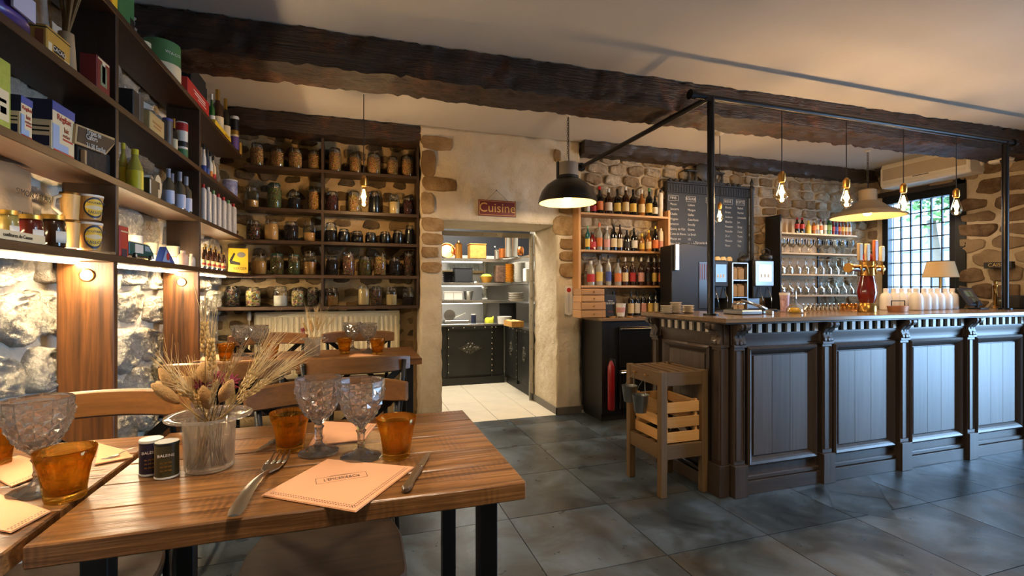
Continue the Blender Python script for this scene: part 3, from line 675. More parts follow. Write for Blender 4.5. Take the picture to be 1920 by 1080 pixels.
# top shelf
pack('yellow_box', 'orange-yellow cardboard box at the near end of the top shelf', 'box', ZD, 200, 221, 215, -40, .12, m_yel, front=[(.3, .45, .0, 1, plain('print orange', S(200, 120, 30), .5))])
pack('green_box', 'tall green cardboard box with black lettering on the top shelf', 'box', ZD, 223, 252, 236, -55, .11, m_green, front=[(.72, 1, 0, .2, m_black)], txt=[('l bio', .16, .55, .62, m_black)])
can('green_tin', 'big round green tin lettered in an arch under the ceiling beam', 'tin', ZD, 303, 60, 84, plain('tin green', S(74, 118, 70), .4), X=-1.01, bands=[(0, .42, m_cream)], txt=[('VITA-CO', .1, .68, m_white)])
can('cream_tin', 'small cream tin behind the round green tin', 'tin', ZD, 270, 22, 80, m_cream, X=-1.05)
pack('black_box', 'black loudspeaker-like box on the top shelf', 'box', ZD, 358, 386, 370, 133, .08, plain('black cloth', S(22, 22, 23), .9), X=XF-.085)
pack('red_box', 'red cardboard box with white lines of print on the top shelf', 'box', ZD, 352, 392, 385, 185, .05, m_red, front=[(.25, .8, .62, .68, m_white), (.3, .8, .45, .52, m_white), (.45, .85, .28, .33, m_white)], X=XF-.004)
lbottle('small dark bottle with white label behind the red box', ZD, 385, 14, 166, 'spirit', g_dark, c_blk, m_white, X=-1.05)
lbottle('green bottle with a white label beside the red box', ZD, 397, 11, 176, 'spirit', g_green, c_wht, m_white)
lbottle('tall amber bottle with gold capsule and cream label on the top shelf', ZD, 408, 20, 168, 'wine', g_amber, m_gold, m_cream, capz=.78)
lbottle('dark bottle with gold capsule next to the purple canister', ZD, 423, 16, 185, 'wine', g_dark, m_gold, m_cream, capz=.78)
pack('yellow_tray', 'bright yellow display tray at the edge of the top shelf', 'tray', ZD, 404, 433, 420, 243, .05, m_yel, front=[(.6, .85, .3, .5, m_black)], X=XF-.002)
can('purple_canister', 'dark canister with purple and gold label at the corner of the top shelf', 'canister', ZD, 440, 14, 220, m_black, X=-.96, bands=[(.1, .45, plain('print violet', S(96, 70, 130), .5)), (.5, .62, m_gold), (.45, .5, m_cream)], lid=c_wht)
can('bread_tin', 'small golden tin at the far end of the top shelf', 'tin', ZD, 449, 10, 268, m_gold, X=-.95)
# second shelf from the top
def pouch(name, label, z, pa, pb, pyt, mat, X=-.95, cat='bag', tint=None):
    y0, y1 = ly(pa, X), ly(pb, X); h = lh(pb, pyt, X, z); L = y1-y0; o = thing(name, label, cat, (X, (y0+y1)/2, z))
    nx, nzs = 8, 6; vs = []; fs = []
    for sgn in (1, -1):
        for j in range(nzs+1):
            for i in range(nx+1):
                u, v = i/nx-.5, j/nzs; b = .05*math.sin(PI*(u+.5))**.6*(1-v*.85)+.002
                vs.append((sgn*b+.004*nz((u*3, v*3, sgn), 2., 3.), u*L*(1-.08*v), v*h*(1-.05*abs(u))))
    K = (nx+1)*(nzs+1)
    for s in (0, 1):
        for j in range(nzs):
            for i in range(nx):
                a = s*K+j*(nx+1)+i; fs.append((a, a+1, a+nx+2, a+nx+1))
    for j in range(nzs):
        for i in (0, nx): a = j*(nx+1)+i; fs.append((a, a+nx+1, a+nx+1+K, a+K))
    for i in range(nx): fs.append((i, i+1, i+1+K, i+K)); a = nzs*(nx+1)+i; fs.append((a, a+1, a+1+K, a+K))
    MB().add(vs, fs).build('bag', mat, o, True)
    if tint: MB().box(.048, .054, -L*.3, L*.25, h*.15, h*.55).build('printed_label', tint, o)
    return o
pouch('purple_bag', 'shiny purple and white printed bag at the near end of the shelf', ZCc, -40, 42, -30, plain('purple foil', S(80, 62, 128), .3, vary=.5, bscale=30), tint=plain('foil white', S(190, 186, 206), .3))
pouch('floral_bag', 'grey and white printed bag standing behind the cocoa tin', ZCc, 45, 88, -20, plain('floral print', S(150, 140, 130), .6, vary=.6, bscale=50), X=-1.07)
o = thing('dried_bouquet', 'small bundle of dry brown twigs above the cocoa tin', 'bouquet', (-.965, ly(124, -.965), ZCc))
b = MB()
for k in range(16): a = rnd.uniform(-.05, .05); c = rnd.uniform(-.05, .05); b.tube([(0, 0, .12), (a*.5, c*.5, .24), (a, c, .34+rnd.uniform(0, .06))], [.004, .003, .006], 5)
b.build('twig', plain('dry brown', S(110, 84, 46), .8, vary=.3), o); MB().lathe([(0, 0), (.03, 0), (.022, .14), (0, .14)], 10).build('stem_wrap', m_kraft, o, True)
pack('cocoa_tin', 'yellow metal tin lettered CACAO at the shelf edge', 'tin', ZCc, 88, 132, 131, 82, .085, plain('tin ochre', S(196, 150, 62), .4, vary=.15), front=[(.0, 1, .86, .9, m_black), (.28, .72, .12, .42, m_black), (.05, .2, .0, .4, m_cream), (.72, .95, .0, .12, m_cream)], txt=[('CACAO', .24, .5, .27, m_white)], side=[(.0, 1, .86, .9, m_black), (.1, .35, .2, .8, plain('print rust', S(140, 74, 40), .5))])
pack('red_tin', 'dark red tin with a pale figure beside the upright', 'tin', ZCc, 182, 206, 204, 121, .055, plain('tin dark red', S(120, 36, 32), .45), front=[(.25, .75, .2, .8, plain('print sage', S(120, 130, 100), .5)), (.38, .62, .3, .9, m_cream), (.06, .94, .9, .95, m_cream)])
pack('grey_tin', 'dark grey metal box just past the first upright', 'tin', ZCc, 250, 262, 252, 168, .075, plain('tin charcoal', S(60, 60, 58), .4, .5))
pack('grey_canister', 'pale grey tall canister beside the dark grey box', 'canister', ZCc, 262, 270, 264, 178, .03, m_tin)
pack('wooden_box', 'pale wooden box with brown stamp on the shelf edge', 'box', ZCc, 281, 308, 306, 228, .05, wood('pale ply', S(190, 158, 96), S(216, 186, 124), 1, 2., .6, .3, .1), front=[(.2, .8, .5, .6, plain('stamp brown', S(170, 120, 60), .6)), (.25, .75, .32, .4, plain('stamp brown', S(170, 120, 60), .6))])
can('grey_can', 'grey cylindrical tin with a violet and white lid', 'tin', ZCc, 314, 17, 224, m_tin, X=-.985, lid=plain('lid violet', S(90, 84, 150), .4))
lbottle('dark bottle with gold foil neck beside the red and white canister', ZCc, 326, 12, 222, 'spirit', g_black, m_gold, m_cream, X=-.985, capz=.6)
can('red_white_canister', 'white cardboard canister with red top and green print', 'canister', ZCc, 341, 19, 231, m_white, X=-.975, bands=[(.78, .98, m_red), (.1, .3, m_green), (.36, .5, m_black)], lid=c_wht)
can('brown_canister', 'brown cardboard canister with white flower pattern', 'canister', ZCc, 361, 19, 240, plain('card brown', S(92, 56, 42), .6), X=-.97, bands=[(.05, .72, plain('blossom print', S(170, 140, 126), .6, vary=.6, bscale=260))], lid=c_wht)
for k, (x, yt, a, bnd) in enumerate(((382, 270, m_white, m_blue), (388, 278, m_white, m_blue), (394, 284, m_white, plain('print orange', S(200, 120, 30), .5)), (400, 292, m_cream, m_red))):
    lbottle(f'small {("blue and white", "navy and white", "orange and white", "red and cream")[k]} bottle past the second upright on the shelf with the canisters', ZCc, x, 9, yt, 'spirit', (a, m_navy, a, m_cream)[k], c_blk, bnd, lz=(.1, .4))
can('blue_tin', 'blue and white patterned tin at the far end of the shelf', 'tin', ZCc, 431, 25, 338, plain('delft print', S(150, 156, 200), .5, vary=.5, bscale=160), X=-.985, lid=c_wht)
# third shelf
pack('lime_box', 'lime green patterned box with round cream label', 'box', ZB, -12, 21, 18, 118, .07, plain('lime print', S(166, 176, 70), .5, vary=.2, bscale=200), front=[(.05, .85, .1, .55, m_cream), (.2, .7, .36, .41, m_black), (.35, .7, .2, .3, m_green)])
for k, (a, b2, pt, py_) in enumerate(((39, 61, 60, 190), (98, 140, 138, 212))):
    pack('milk_powder_box', ('white and blue milk powder carton nearer the lime green box', 'large white and blue milk powder carton beside the slate sign')[k], 'carton', ZB, a, b2, pt, py_, .075, m_cream,
         front=[(0, 1, .82, 1, m_blue), (.02, .3, .05, .55, plain('print sky', S(140, 170, 210), .5)), (.3, .7, .04, .2, plain('print sky', S(140, 170, 210), .5)), (.05, .95, .0, .05, m_red), (.45, .9, .3, .34, m_red)],
         side=[(0, 1, .6, 1, m_navy), (.1, .9, .08, .28, m_navy), (.1, .9, .45, .48, m_black), (.1, .9, .36, .39, m_black)],
         txt=[('Régilait', .17 if k else .13, .5, .72, m_red), ('lait', .15, .6, .52, plain('print wine', S(150, 50, 40), .5)), ('entier', .11, .6, .40, plain('print wine', S(150, 50, 40), .5))], group='milk powder cartons')
# slate price sign on its clip
X = XF-.004; q = [PX(*p, X) for p in ((143, 232), (222, 262), (199, 290), (140, 268))]
o = thing('price_slate', 'small slate sign with chalk prices in a wooden frame', 'sign', (X, q[0].y, ZB))
loc = [(p.y-q[0].y, p.z-ZB) for p in q]
MB().prism(loc, -.012, 0, 0).build('frame', plain('pale frame wood', S(176, 150, 106), .7), o)
cx, cz = sum(p[0] for p in loc)/4, sum(p[1] for p in loc)/4
MB().prism([(cx+(a-cx)*.9, cz+(c-cz)*.8) for a, c in loc], -.01, .0015, 0).build('slate', plain('slate black', S(24, 24, 24), .6), o)
ang = math.atan2(loc[1][1]-loc[0][1], loc[1][0]-loc[0][0]); ch = plain('chalk', S(220, 220, 212), .9)
for k, s in enumerate(('Tripes de', 'Cahors', '31,50 Eur/kg')):
    a, c = cx+(-.015, -.03, .0)[k], cz+(.020, .0, -.028)[k]
    t = text('chalk_line', s, .027, ch, o, (.003, a, c), (0, 0, 0), sx=.9)
    t.matrix_local = Matrix.Translation((.003, a, c)) @ Matrix.Rotation(ang, 4, 'X') @ Matrix(((0, 0, 1, 0), (1, 0, 0, 0), (0, 1, 0, 0), (0, 0, 0, 1)))
MB().box(-.012, .0, .055, .068, 0, loc[3][1]*.9).build('clip', m_kraft, o)
pack('slate_pile', 'dark rough crate of slates under the price sign', 'crate', ZB, 146, 224, 200, 288, .09, plain('rough slate', S(40, 37, 34), .8, vary=.5, bump=.8, bscale=40), X=XF-.02)
for k, (x, w, yt, xx) in enumerate(((231, 15, 268, -1.02), (253, 26, 280, -.975))):
    o = lbottle(('yellow lemon juice bottle nearest the first upright', 'larger yellow lemon juice bottle beside the black tin')[k], ZB, x, w, yt, 'soda', plain('lemon plastic', S(196, 176, 70), .25, vary=.15), c_yel, c_yel, X=xx, lz=(.08, .5), group='lemon juice bottles')
pack('black_tin', 'small black tin behind the oval cream tin', 'tin', ZB, 281, 297, 284, 334, .06, m_black, front=[(.0, .12, .1, .9, m_white)])
o = thing('oval_tin', 'oval cream tin lid propped beside the clear bottles', 'tin', (XF-.02, ly(298, XF-.02), ZB))
MB().add([(-.01+.008*k, .045*math.cos(2*PI*i/20), .062+.06*math.sin(2*PI*i/20)) for k in (0, 1) for i in range(20)], [tuple(range(19, -1, -1)), tuple(range(20, 40))]+[(i, (i+1) % 20, 20+(i+1) % 20, 20+i) for i in range(20)]).build('lid', m_cream, o)
MB().box(0, .0005, -.01, .01, .05, .085).build('emblem', m_black, o)
for k, (x, yt, xx) in enumerate(((316, 316, -.965), (323, 325, -1.04), (337, 322, -.965), (349, 331, -.965))):
    lbottle(f'clear spirit bottle with grey cap and blue-white label, {ORD[k]} from the left', ZB, x, 19 if k != 1 else 16, yt, 'spirit', plain('pale spirit glass', S(86, 78, 60), .06, spec=.9), c_grey, plain('ice label', S(190, 200, 226), .5), X=xx, lz=(.08, .42), capz=.76, group='clear spirit bottles')
for k in range(7):
    x = 380+k*9.4; lbottle(f'white black-speckled tall bottle, {ORD[k]} from the second upright', ZB, x+1, 11.5, 345+k*6.1, 'can', plain('white speckled', S(210, 206, 200), .4, vary=.45, bscale=130), (c_red, c_wht, c_grn, c_red, c_red, c_grn, c_red)[k], X=-.965, capz=.9, group='white speckled bottles')
# lowest shelf
pouch('paper_bag', 'brown paper bag with black print at the near end of the lowest shelf', ZA, -30, 60, 322, m_kraft, X=-1.065)
o = bpy.data.objects['paper_bag']
text('lettering', 'SIMON PALAIS', .028, m_black, o, (.054, .02, .17), TXR); text('lettering', 'CAKES de BRIVE', .024, m_black, o, (.054, .02, .10), TXR); text('lettering', 'EN FRANCE', .02, m_black, o, (.054, .02, .075), TXR)
for k, (x, w, yt, jm, lab) in enumerate(((14, 32, 394, plain('mustard jar fill', S(190, 160, 84), .3), 'jar of yellow mustard with gold lid, nearest the paper bag'), (56, 38, 403, plain('red jam', S(110, 24, 20), .2), 'jar of red jam with gold lid and white label'), (99, 38, 403, plain('dark jam', S(60, 28, 14), .2), 'jar of brown jam with gold lid beside the barrel mug'))):
    xx = -.965; Y = ly(x, xx); d = FW.x*xx+FW.y*Y; r = w*.5*d/900; h = lh(x, yt, xx, ZA)
    o = thing('jam_jar', lab, 'jar', (xx, Y, ZA), 0, 'jam jars on the lowest shelf')
    MB().lathe([(0, .003), (r*.94, .003), (r*.94, h*.75), (r*.8, h*.84), (0, h*.84)], 20).build('jam', jm, o, True)
    MB().lathe([(0, 0), (r*.97, 0), (r, .006), (r, h*.76), (r*.85, h*.86)], 20).build('glass', m_jar, o, True)
    MB().lathe([(r*.88, h*.85), (r*.92, h*.85), (r*.92, h*.99), (0, h)], 20).build('lid', m_gold, o, 'auto')
    MB().lathe([(r*1.01, h*.15), (r*1.015, h*.15), (r*1.015, h*.5), (r*1.01, h*.5)], 8, a0=-.9, a1=.35).build('paper_label', m_white, o, True)
pack('wooden_sign', 'low pale wooden strip with handwriting in front of the jam jars', 'sign', ZA, -15, 85, 85, 443, .006, m_cream, txt=[('confitures du Causse', .55, .45, .5, m_black)], X=XF-.008)
m_stave = wood('beech staves', S(196, 150, 84), S(226, 186, 116), 2, 1.5, .45, .3, .2)
for k, (x, y0, y1, w) in enumerate(((132, 412, 361, 34), (134, 466, 412, 30))):
    pass
def mustard_pot(label, x, w, z0px, z1px, stack):
    """a wooden barrel mug and a round mustard pot with an oval label"""
    xx = -.975; Y = ly(x, xx); z0 = PX(x, z0px, xx).z; z1 = PX(x, z1px, xx).z; d = FW.x*xx+FW.y*Y; r = w*.5*d/900; h = z1-z0
    o = thing('mustard_pot', label, 'pot', (xx, Y, z0), 0, 'mustard pots stacked on the lowest shelf')
    MB().lathe([(0, 0), (r*.82, 0), (r*.86, h*.1), (r, h*.97), (r*.96, h), (0, h)], 24).build('pot', plain('stoneware amber', S(196, 150, 84), .3), o, 'auto')
    MB().lathe([(r*1.0, h*.92), (r*1.03, h*.92), (r*1.03, h), (r*.98, h)], 24).build('rim', c_wht, o, 'auto')
    # curved oval label, navy with yellow band
    for nm, m, ax, az, g in (('label', m_navy, .95, .42, .002), ('label_field', m_yel, .82, .34, .003), ('label_band', m_cream, .80, .08, .004)):
        vs = []; fs = []; n = 24; K = 7
        for j in range(K+1):
            for i in range(n):
                t = j/K; a = -.72+ax*t*math.cos(2*PI*i/n)*.9; zc = h*.48+h*az*t*math.sin(2*PI*i/n)*1.0; rr = r*(.83+.17*zc/h)+g
                vs.append((rr*math.cos(a), rr*math.sin(a), zc))
        for j in range(K):
            for i in range(n): fs.append((j*n+i, j*n+(i+1) % n, (j+1)*n+(i+1) % n, (j+1)*n+i))
        MB().add(vs, fs).build(nm, m, o, True)
    rr = r*.92+.006; a = -.72
    text('lettering', 'MOUTARDE', h*.11, m_navy, o, (rr*1.03*math.cos(a), rr*1.03*math.sin(a), h*.66), (R(90), 0, R(90)+a))
    text('lettering', 'FALLOT', h*.15, m_navy, o, (rr*math.cos(a), rr*math.sin(a), h*.28), (R(90), 0, R(90)+a))
    return o
def barrel_mug(label, x, w, z0px, z1px, handle):
    xx = -1.0; Y = ly(x, xx); z0 = PX(x, z0px, xx).z; z1 = PX(x, z1px, xx).z; d = FW.x*xx+FW.y*Y; r = w*.5*d/900; h = z1-z0
    o = thing('barrel_mug', label, 'mug', (xx, Y, z0), 0, 'pale wooden mugs on the lowest shelf')
    MB().lathe([(0, .002), (r*.84, .002), (r, h*.95), (r, h), (r*.92, h), (r*.8, h*.1), (0, h*.1)], 20).build('cup', m_stave, o, 'auto')
    MB().lathe([(r*.99, h*.93), (r*1.02, h*.93), (r*1.02, h), (r*.99, h)], 20).build('hoop', plain('brass dark', S(120, 84, 40), .35, 1), o, 'auto')
    MB().tube([(-r*.5, -r*.8, h*.85), (-r*.9, -r*1.4, h*.75), (-r*.95, -r*1.5, h*.4), (-r*.5, -r*.8, h*.2)], .006, 8).build('handle', m_cream, o, True)
    return o
barrel_mug('upper pale wooden mug with looped handle beside the mustard pots', 131, 30, 413, 362, True)
barrel_mug('lower pale wooden mug under the handled mug', 134, 26, 466, 414, False)
mustard_pot('upper mustard pot with navy and yellow oval label', 167, 42, 413, 367, True)
mustard_pot('lower mustard pot with navy and yellow oval label', 167, 40, 470, 418, False)
# second bay of the lowest shelf
pack('red_book', 'red hardback leaning by the first upright on the lowest shelf', 'book', ZA, 225, 241, 232, 424, .12, m_red, front=[(.1, .9, .8, .84, m_cream), (.2, .8, .0, .25, m_navy)])
can('white_tub', 'white tub with yellow stripe behind the green van tin', 'tub', ZA, 252, 26, 442, m_white, X=-1.06, bands=[(.5, .7, m_yel)])
X = XF-.012; y0, y1 = ly(243, X), ly(289, X); L = y1-y0; h = lh(243, 452, X, ZA)
o = thing('van_tin', 'green and cream toy delivery van tin on the lowest shelf', 'toy van', (X, y0, ZA)); mv = plain('van green', S(28, 84, 78), .35)
MB().prism([(0, h*.18), (L, h*.18), (L*.98, h*.5), (L*.80, h*.98), (L*.74, h), (0, h)], -.07, 0, 0).build('body', mv, o, bevel=.003)
MB().prism([(0, h*.96), (L*.78, h*.96), (L*.74, h*1.03), (0, h*1.03)], -.068, -.002, 0).build('roof', m_cream, o)
MB().box(-.001, .0012, L*.2, L*.52, h*.35, h*.9).build('side_panel', m_white, o)
MB().prism([(L*.6, h*.55), (L*.86, h*.55), (L*.76, h*.88), (L*.6, h*.88)], -.001, .0012, 0).build('window', plain('van glass', S(170, 186, 190), .1), o)
MB().box(-.066, .001, 0, L, h*.12, h*.2).build('chassis', m_black, o)
for yy in (.16, .8):
    wh = MB().lathe([(0, 0), (h*.16, 0), (h*.16, .012), (0, .012)], 18, Matrix.Translation((-.004, L*yy, h*.16)) @ Matrix.Rotation(R(90), 4, 'Y')).build('wheel', m_black, o, 'auto')
    MB().lathe([(0, 0), (h*.1, 0), (h*.1, .002), (0, .002)], 14, Matrix.Translation((.008, L*yy, h*.16)) @ Matrix.Rotation(R(90), 4, 'Y')).build('hubcap', m_white, wh)
for k, (x, yt) in enumerate(((282, 456), (296, 459), (322, 462))):
    can('stoneware_cup', ('cream ribbed cup behind the van tin', 'cream ribbed cup behind the triangular carton', 'cream ribbed cup stacked by the second upright')[k], 'cup', ZA, x, 26, yt, m_cream, X=-1.06, bands=[(.45, .5, m_kraft)], taper=.75, group='cream cups on the lowest shelf')
X = XF-.012; y0, y1 = ly(303, X), ly(329, X); L = y1-y0; h = lh(310, 462, X, ZA)
o = thing('triangular_carton', 'triangular blue and white cheese carton beside the pink jugs', 'carton', (X, y0, ZA))
MB().prism([(0, 0), (L, 0), (L*.32, h)], -.03, 0, 0).build('body', m_blue, o, bevel=.002)
MB().prism([(L*.05, .003), (L*.6, .003), (L*.3, h*.8)], -.001, .001, 0).build('print', plain('print sky', S(140, 170, 210), .5), o)
MB().lathe([(0, 0), (.02, 0), (.02, .001), (0, .001)], 14, Matrix.Translation((.0012, L*.42, h*.38)) @ Matrix.Rotation(R(90), 4, 'Y')).build('red_spot', m_red, o)
for k, (x, w, yt, m) in enumerate(((343, 19, 470, plain('pink stoneware', S(222, 186, 164), .4)), (359, 15, 476, plain('white stoneware', S(224, 206, 188), .4)))):
    lbottle(('small pink stoneware jug on the lowest shelf', 'small white stoneware jug next to the second upright')[k], ZA, x, w, yt, 'jug', m, m, X=-.96, name='stoneware_jug', cat='jug', capz=.86)
b = thing('dry_stalks', 'thin dry orange stalks against the second upright', 'stalks', (-1.04, ly(338, -1.04), ZA)); q = MB()
for k in range(4): q.tube([(0, k*.012, 0), (.005*k, k*.02-.02, .24+.02*k)], .0016, 4)
q.build('stalk', plain('stalk orange', S(190, 120, 60), .7), b); MB().lathe([(0, 0), (.02, 0), (.02, .06), (0, .06)], 10).build('holder', m_cream, b, True)
# last bay: beer bottles and the yellow plate
for k in range(8):
    x = 382.5+(k % 5)*9.2+(3 if k > 4 else 0); back = k > 4
    lbottle(f'brown beer bottle with white striped label, {ORD[k % 5]} in the {"back" if back else "front"} row on the lowest shelf', ZA, x, 8, (457 if back else 463)+(k % 5)*2.6, 'beer', g_amber, m_gold, plain('striped beer label', S(200, 170, 110), .6), X=-1.02 if back else -.965, lz=(.12, .42), lbl2=(.18, .28, m_red), group='brown beer bottles')
o = thing('yellow_plate', 'yellow enamel advertising plate with a cartoon figure, lettered in black', 'sign', (-.93, 4.56, ZA)); p0 = PY(428, 508, 4.56); p1 = PY(465, 466, 4.56); W_, H_ = p1.x-p0.x, p1.z-ZA
o.location.x = p0.x
MB().box(0, W_, 0, .006, 0, H_).build('plate', plain('enamel yellow', S(214, 180, 40), .4), o, bevel=.001)
text('lettering', 'BERGER', H_*.14, m_black, o, (W_*.6, -.001, H_*.18), FRONT)
MB().lathe([(0, 0), (W_*.22, 0), (W_*.22, .001), (0, .001)], 18, Matrix.Translation((W_*.66, -.0002, H_*.74)) @ Matrix.Rotation(R(90), 4, 'X') @ Matrix.Diagonal((1, .7, 1, 1))).build('hat_print', plain('print grey', S(120, 118, 120), .5), o)
MB().prism([(W_*.05, H_*.5), (W_*.28, H_*.82), (W_*.36, H_*.78), (W_*.2, H_*.5), (W_*.6, H_*.42), (W_*.6, H_*.32), (W_*.1, H_*.36)], -.001, .0, 1).build('figure_print', m_black, o)
# ------------------------------------------------------------------ the bar
m_bar = wood('bar oak dark', S(38, 29, 23), S(84, 68, 56), 2, .8, .34, .3, .15)
m_barx = wood('bar oak dark x', S(38, 29, 23), S(80, 64, 52), 0, .8, .34, .3, .15)
m_panel = wood('bar oak panel', S(52, 43, 37), S(96, 82, 72), 2, .7, .36, .3, .12)
m_dent = plain('dentil pale', S(196, 184, 168), .4); m_dentd = plain('dentil dark', S(12, 10, 9), .6)
YP, XS, ZT = 2.455, 2.205, 1.125           # front plane, left side plane, counter top
bar = thing('bar_counter', 'dark carved oak bar with panelled front and dentil frieze', 'bar counter', (XS, YP, 0))
def bb_(name, b, mat, par=bar, bev=.0, org=(XS, YP, 0)):
    return MB().box(b[0]-org[0], b[1]-org[0], b[2]-org[1], b[3]-org[1], b[4], b[5]).build(name, mat, par, bevel=bev)
XE = 6.3
bb_('carcass', (XS+.03, XE, YP+.03, YP+.40, 0, 1.03), m_barx)
bb_('return_carcass', (XS+.03, XS+.36, YP+.40, 3.24, 0, 1.03), m_barx)
top = thing('x', None, None); bpy.data.objects.remove(top)
m_top = wood('counter top', S(112, 86, 62), S(160, 132, 104), 0, .8, .18, .3, .05)
MB().prism([(2.13-XS, 2.365-YP), (XE-XS, 2.365-YP), (XE-XS, 2.96-YP), (2.72-XS, 2.96-YP), (2.72-XS, 3.28-YP), (2.13-XS, 3.28-YP)], ZT-.03, ZT).build('worktop', m_top, bar, bevel=.004)
MB().prism([(2.16-XS, 2.395-YP), (XE-XS, 2.395-YP), (XE-XS, 2.9-YP), (2.7-XS, 2.9-YP), (2.7-XS, 3.26-YP), (2.16-XS, 3.26-YP)], ZT-.042, ZT-.0305).build('cornice', m_barx, bar, bevel=.003)
PIL = [2.285, 3.02, 3.765, 4.50, 5.235, 5.97]
def corbel_mesh(mat):
    b = MB(); prof = [(0, 0), (-.02, .0), (-.035, .012), (-.032, .03), (-.02, .045), (-.022, .07), (-.045, .095), (-.075, .105), (-.085, .125), (-.08, .14), (0, .14)]
    for k in range(3): b.prism([(y*(1 if k == 1 else .9), z) for y, z in prof], -.04+k*.028, -.016+k*.028, 0)
    b.prism([(0, 0), (-.02, .0), (-.028, .03), (-.016, .06), (-.05, .11), (-.06, .14), (0, .14)], -.042, .042, 0)
    return b.mesh('corbel', mat, bevel=.003)
corb = corbel_mesh(m_bar)
def frame_mb(b, u0, u1, v0, v1, w, d0, d1, mp):
    """a mitred raised moulding round a rectangle; mp maps (u, v, depth) to the room"""
    def ring(k, d): return [mp(u0+k, v0+k, d), mp(u1-k, v0+k, d), mp(u1-k, v1-k, d), mp(u0+k, v1-k, d)]
    prof = [(0, d0), (0, d1*.7), (w*.25, d1), (w*.5, d1*.75), (w*.7, d1*.45), (w, d0)]
    vs = []; [vs.extend(ring(k, d)) for k, d in prof]
    fs = [(r*4+i, r*4+(i+1) % 4, (r+1)*4+(i+1) % 4, (r+1)*4+i) for r in range(len(prof)-1) for i in range(4)]
    b.add(vs, fs)
def pilaster(x, mp, name='pilaster'):
    """shaft with a sunk panel, plinth block, cap and corbel on the face given by mp(u, z, outward)"""
    def bx(nm, u0, u1, z0, z1, d0, d1, mat, par=bar, bev=.002):
        q = [mp(u, z, d) for u in (u0, u1) for z in (z0, z1) for d in (d0, d1)]
        xs, ys, zs = zip(*q); return MB().box(min(xs), max(xs), min(ys), max(ys), min(zs), max(zs)).build(nm, mat, par, bevel=bev)
    bx('plinth_block', x-.052, x+.052, 0, .20, -.02, .055, m_bar)
    p = bx(name, x-.043, x+.043, .20, .935, -.02, .035, m_bar)
    bx('capital', x-.05, x+.05, .935, .955, -.02, .045, m_bar)
    b = MB(); frame_mb(b, x-.034, x+.034, .225, .92, .012, .035, .044, mp); b.build('fillet', m_bar, p)
    bx('corbel_back', x-.05, x+.05, .955, 1.083, -.02, .02, m_bar)
mpF = lambda u, z, d: (u-XS, -d, z)               # front face
mpS = lambda u, z, d: (-d, u-YP, z)               # left side face
def bay(u0, u1, mp, planks, par=bar):
    def bx(nm, a, b2, z0, z1, d0, d1, mat, bev=.0015):
        q = [mp(u, z, d) for u in (a, b2) for z in (z0, z1) for d in (d0, d1)]
        xs, ys, zs = zip(*q); return MB().box(min(xs), max(xs), min(ys), max(ys), min(zs), max(zs)).build(nm, mat, par, bevel=bev)
    bx('backing', u0, u1, .0, 1.03, -.03, -.004, m_bar, 0)
    bx('skirting', u0, u1, 0, .085, -.01, .03, m_barx)
    bx('skirting_bead', u0, u1, .085, .115, -.01, .018, m_barx, .006)
    b = MB(); frame_mb(b, u0+.025, u1-.025, .175, .935, .055, -.004, .032, mp); b.build('panel_moulding', m_bar, par)
    w = (u1-u0-.05-.13)/planks
    for k in range(planks): bx('panel_board', u0+.09+k*w+.0006, u0+.09+(k+1)*w-.0006, .235, .875, -.01, .006, m_panel, .001)
    # coved frieze
    prof = [(-.004, .955), (.004, .955), (.006, .985), (.02, 1.01), (.02, 1.022), (-.004, 1.022)]
    vs = [mp(u, z, d) for u in (u0, u1) for d, z in prof]; n = len(prof)
    MB().add(vs, [tuple(range(n)), tuple(range(2*n-1, n-1, -1))]+[(i, (i+1) % n, n+(i+1) % n, n+i) for i in range(n)]).build('frieze', m_barx, par, 'auto')
    bx('dentil_ground', u0, u1, 1.022, 1.083, -.01, .012, m_dentd, 0)
    n = int((u1-u0)/.072); st = (u1-u0)/n
    for k in range(n): bx('dentil', u0+(k+.30)*st, u0+(k+.70)*st, 1.024, 1.083, .012, .03, m_dent, .001)
for a, b2 in zip(PIL, PIL[1:]): bay(a+.05, b2-.05, mpF, 3)
for x in PIL:
    pilaster(x, mpF); link('corbel', corb, bar, (x-XS, -.02, .945))
bay(YP+.09, 3.10, mpS, 3)
for y in (YP+.035, 3.15):
    pilaster(y, mpS, 'side_pilaster'); link('corbel', corb, bar, (-.02, y-YP, .945), (0, 0, R(-90)))

# ------------------------------------------------------------------ steel lamp frame on the bar
m_steel = plain('blackened steel', S(44, 44, 46), .35, .9)
ZR = 2.602
fr = thing('lamp_frame', 'black steel pipe frame standing on the bar and tied back to the wall', 'frame', (2.289, 2.68, ZT+.001))
def tub(name, pts, r, mat=m_steel, par=fr, n=12): return MB().tube([Vector(p)-Vector((2.289, 2.68, ZT)) for p in pts], r, n).build(name, mat, par, 'auto')
for x in (2.289, 5.443):
    tub('post', [(x, 2.68, ZT+.004), (x, 2.68, ZR)], .024)
    tub('foot_plate', [(x, 2.68, ZT), (x, 2.68, ZT+.012)], .05)
tub('rail', [(2.16, 2.68, ZR), (5.55, 2.68, ZR)], .021)
for x in (2.135, 5.56): tub('rail_cap', [(x-.018, 2.68, ZR), (x+.018, 2.68, ZR)], .034)
tub('tie_rod', [(2.26, 2.66, ZR-.012), (2.26, 4.60, ZR-.012)], .02)
tub('wall_flange', [(2.26, 4.575, ZR-.012), (2.26, 4.598, ZR-.012)], .045)

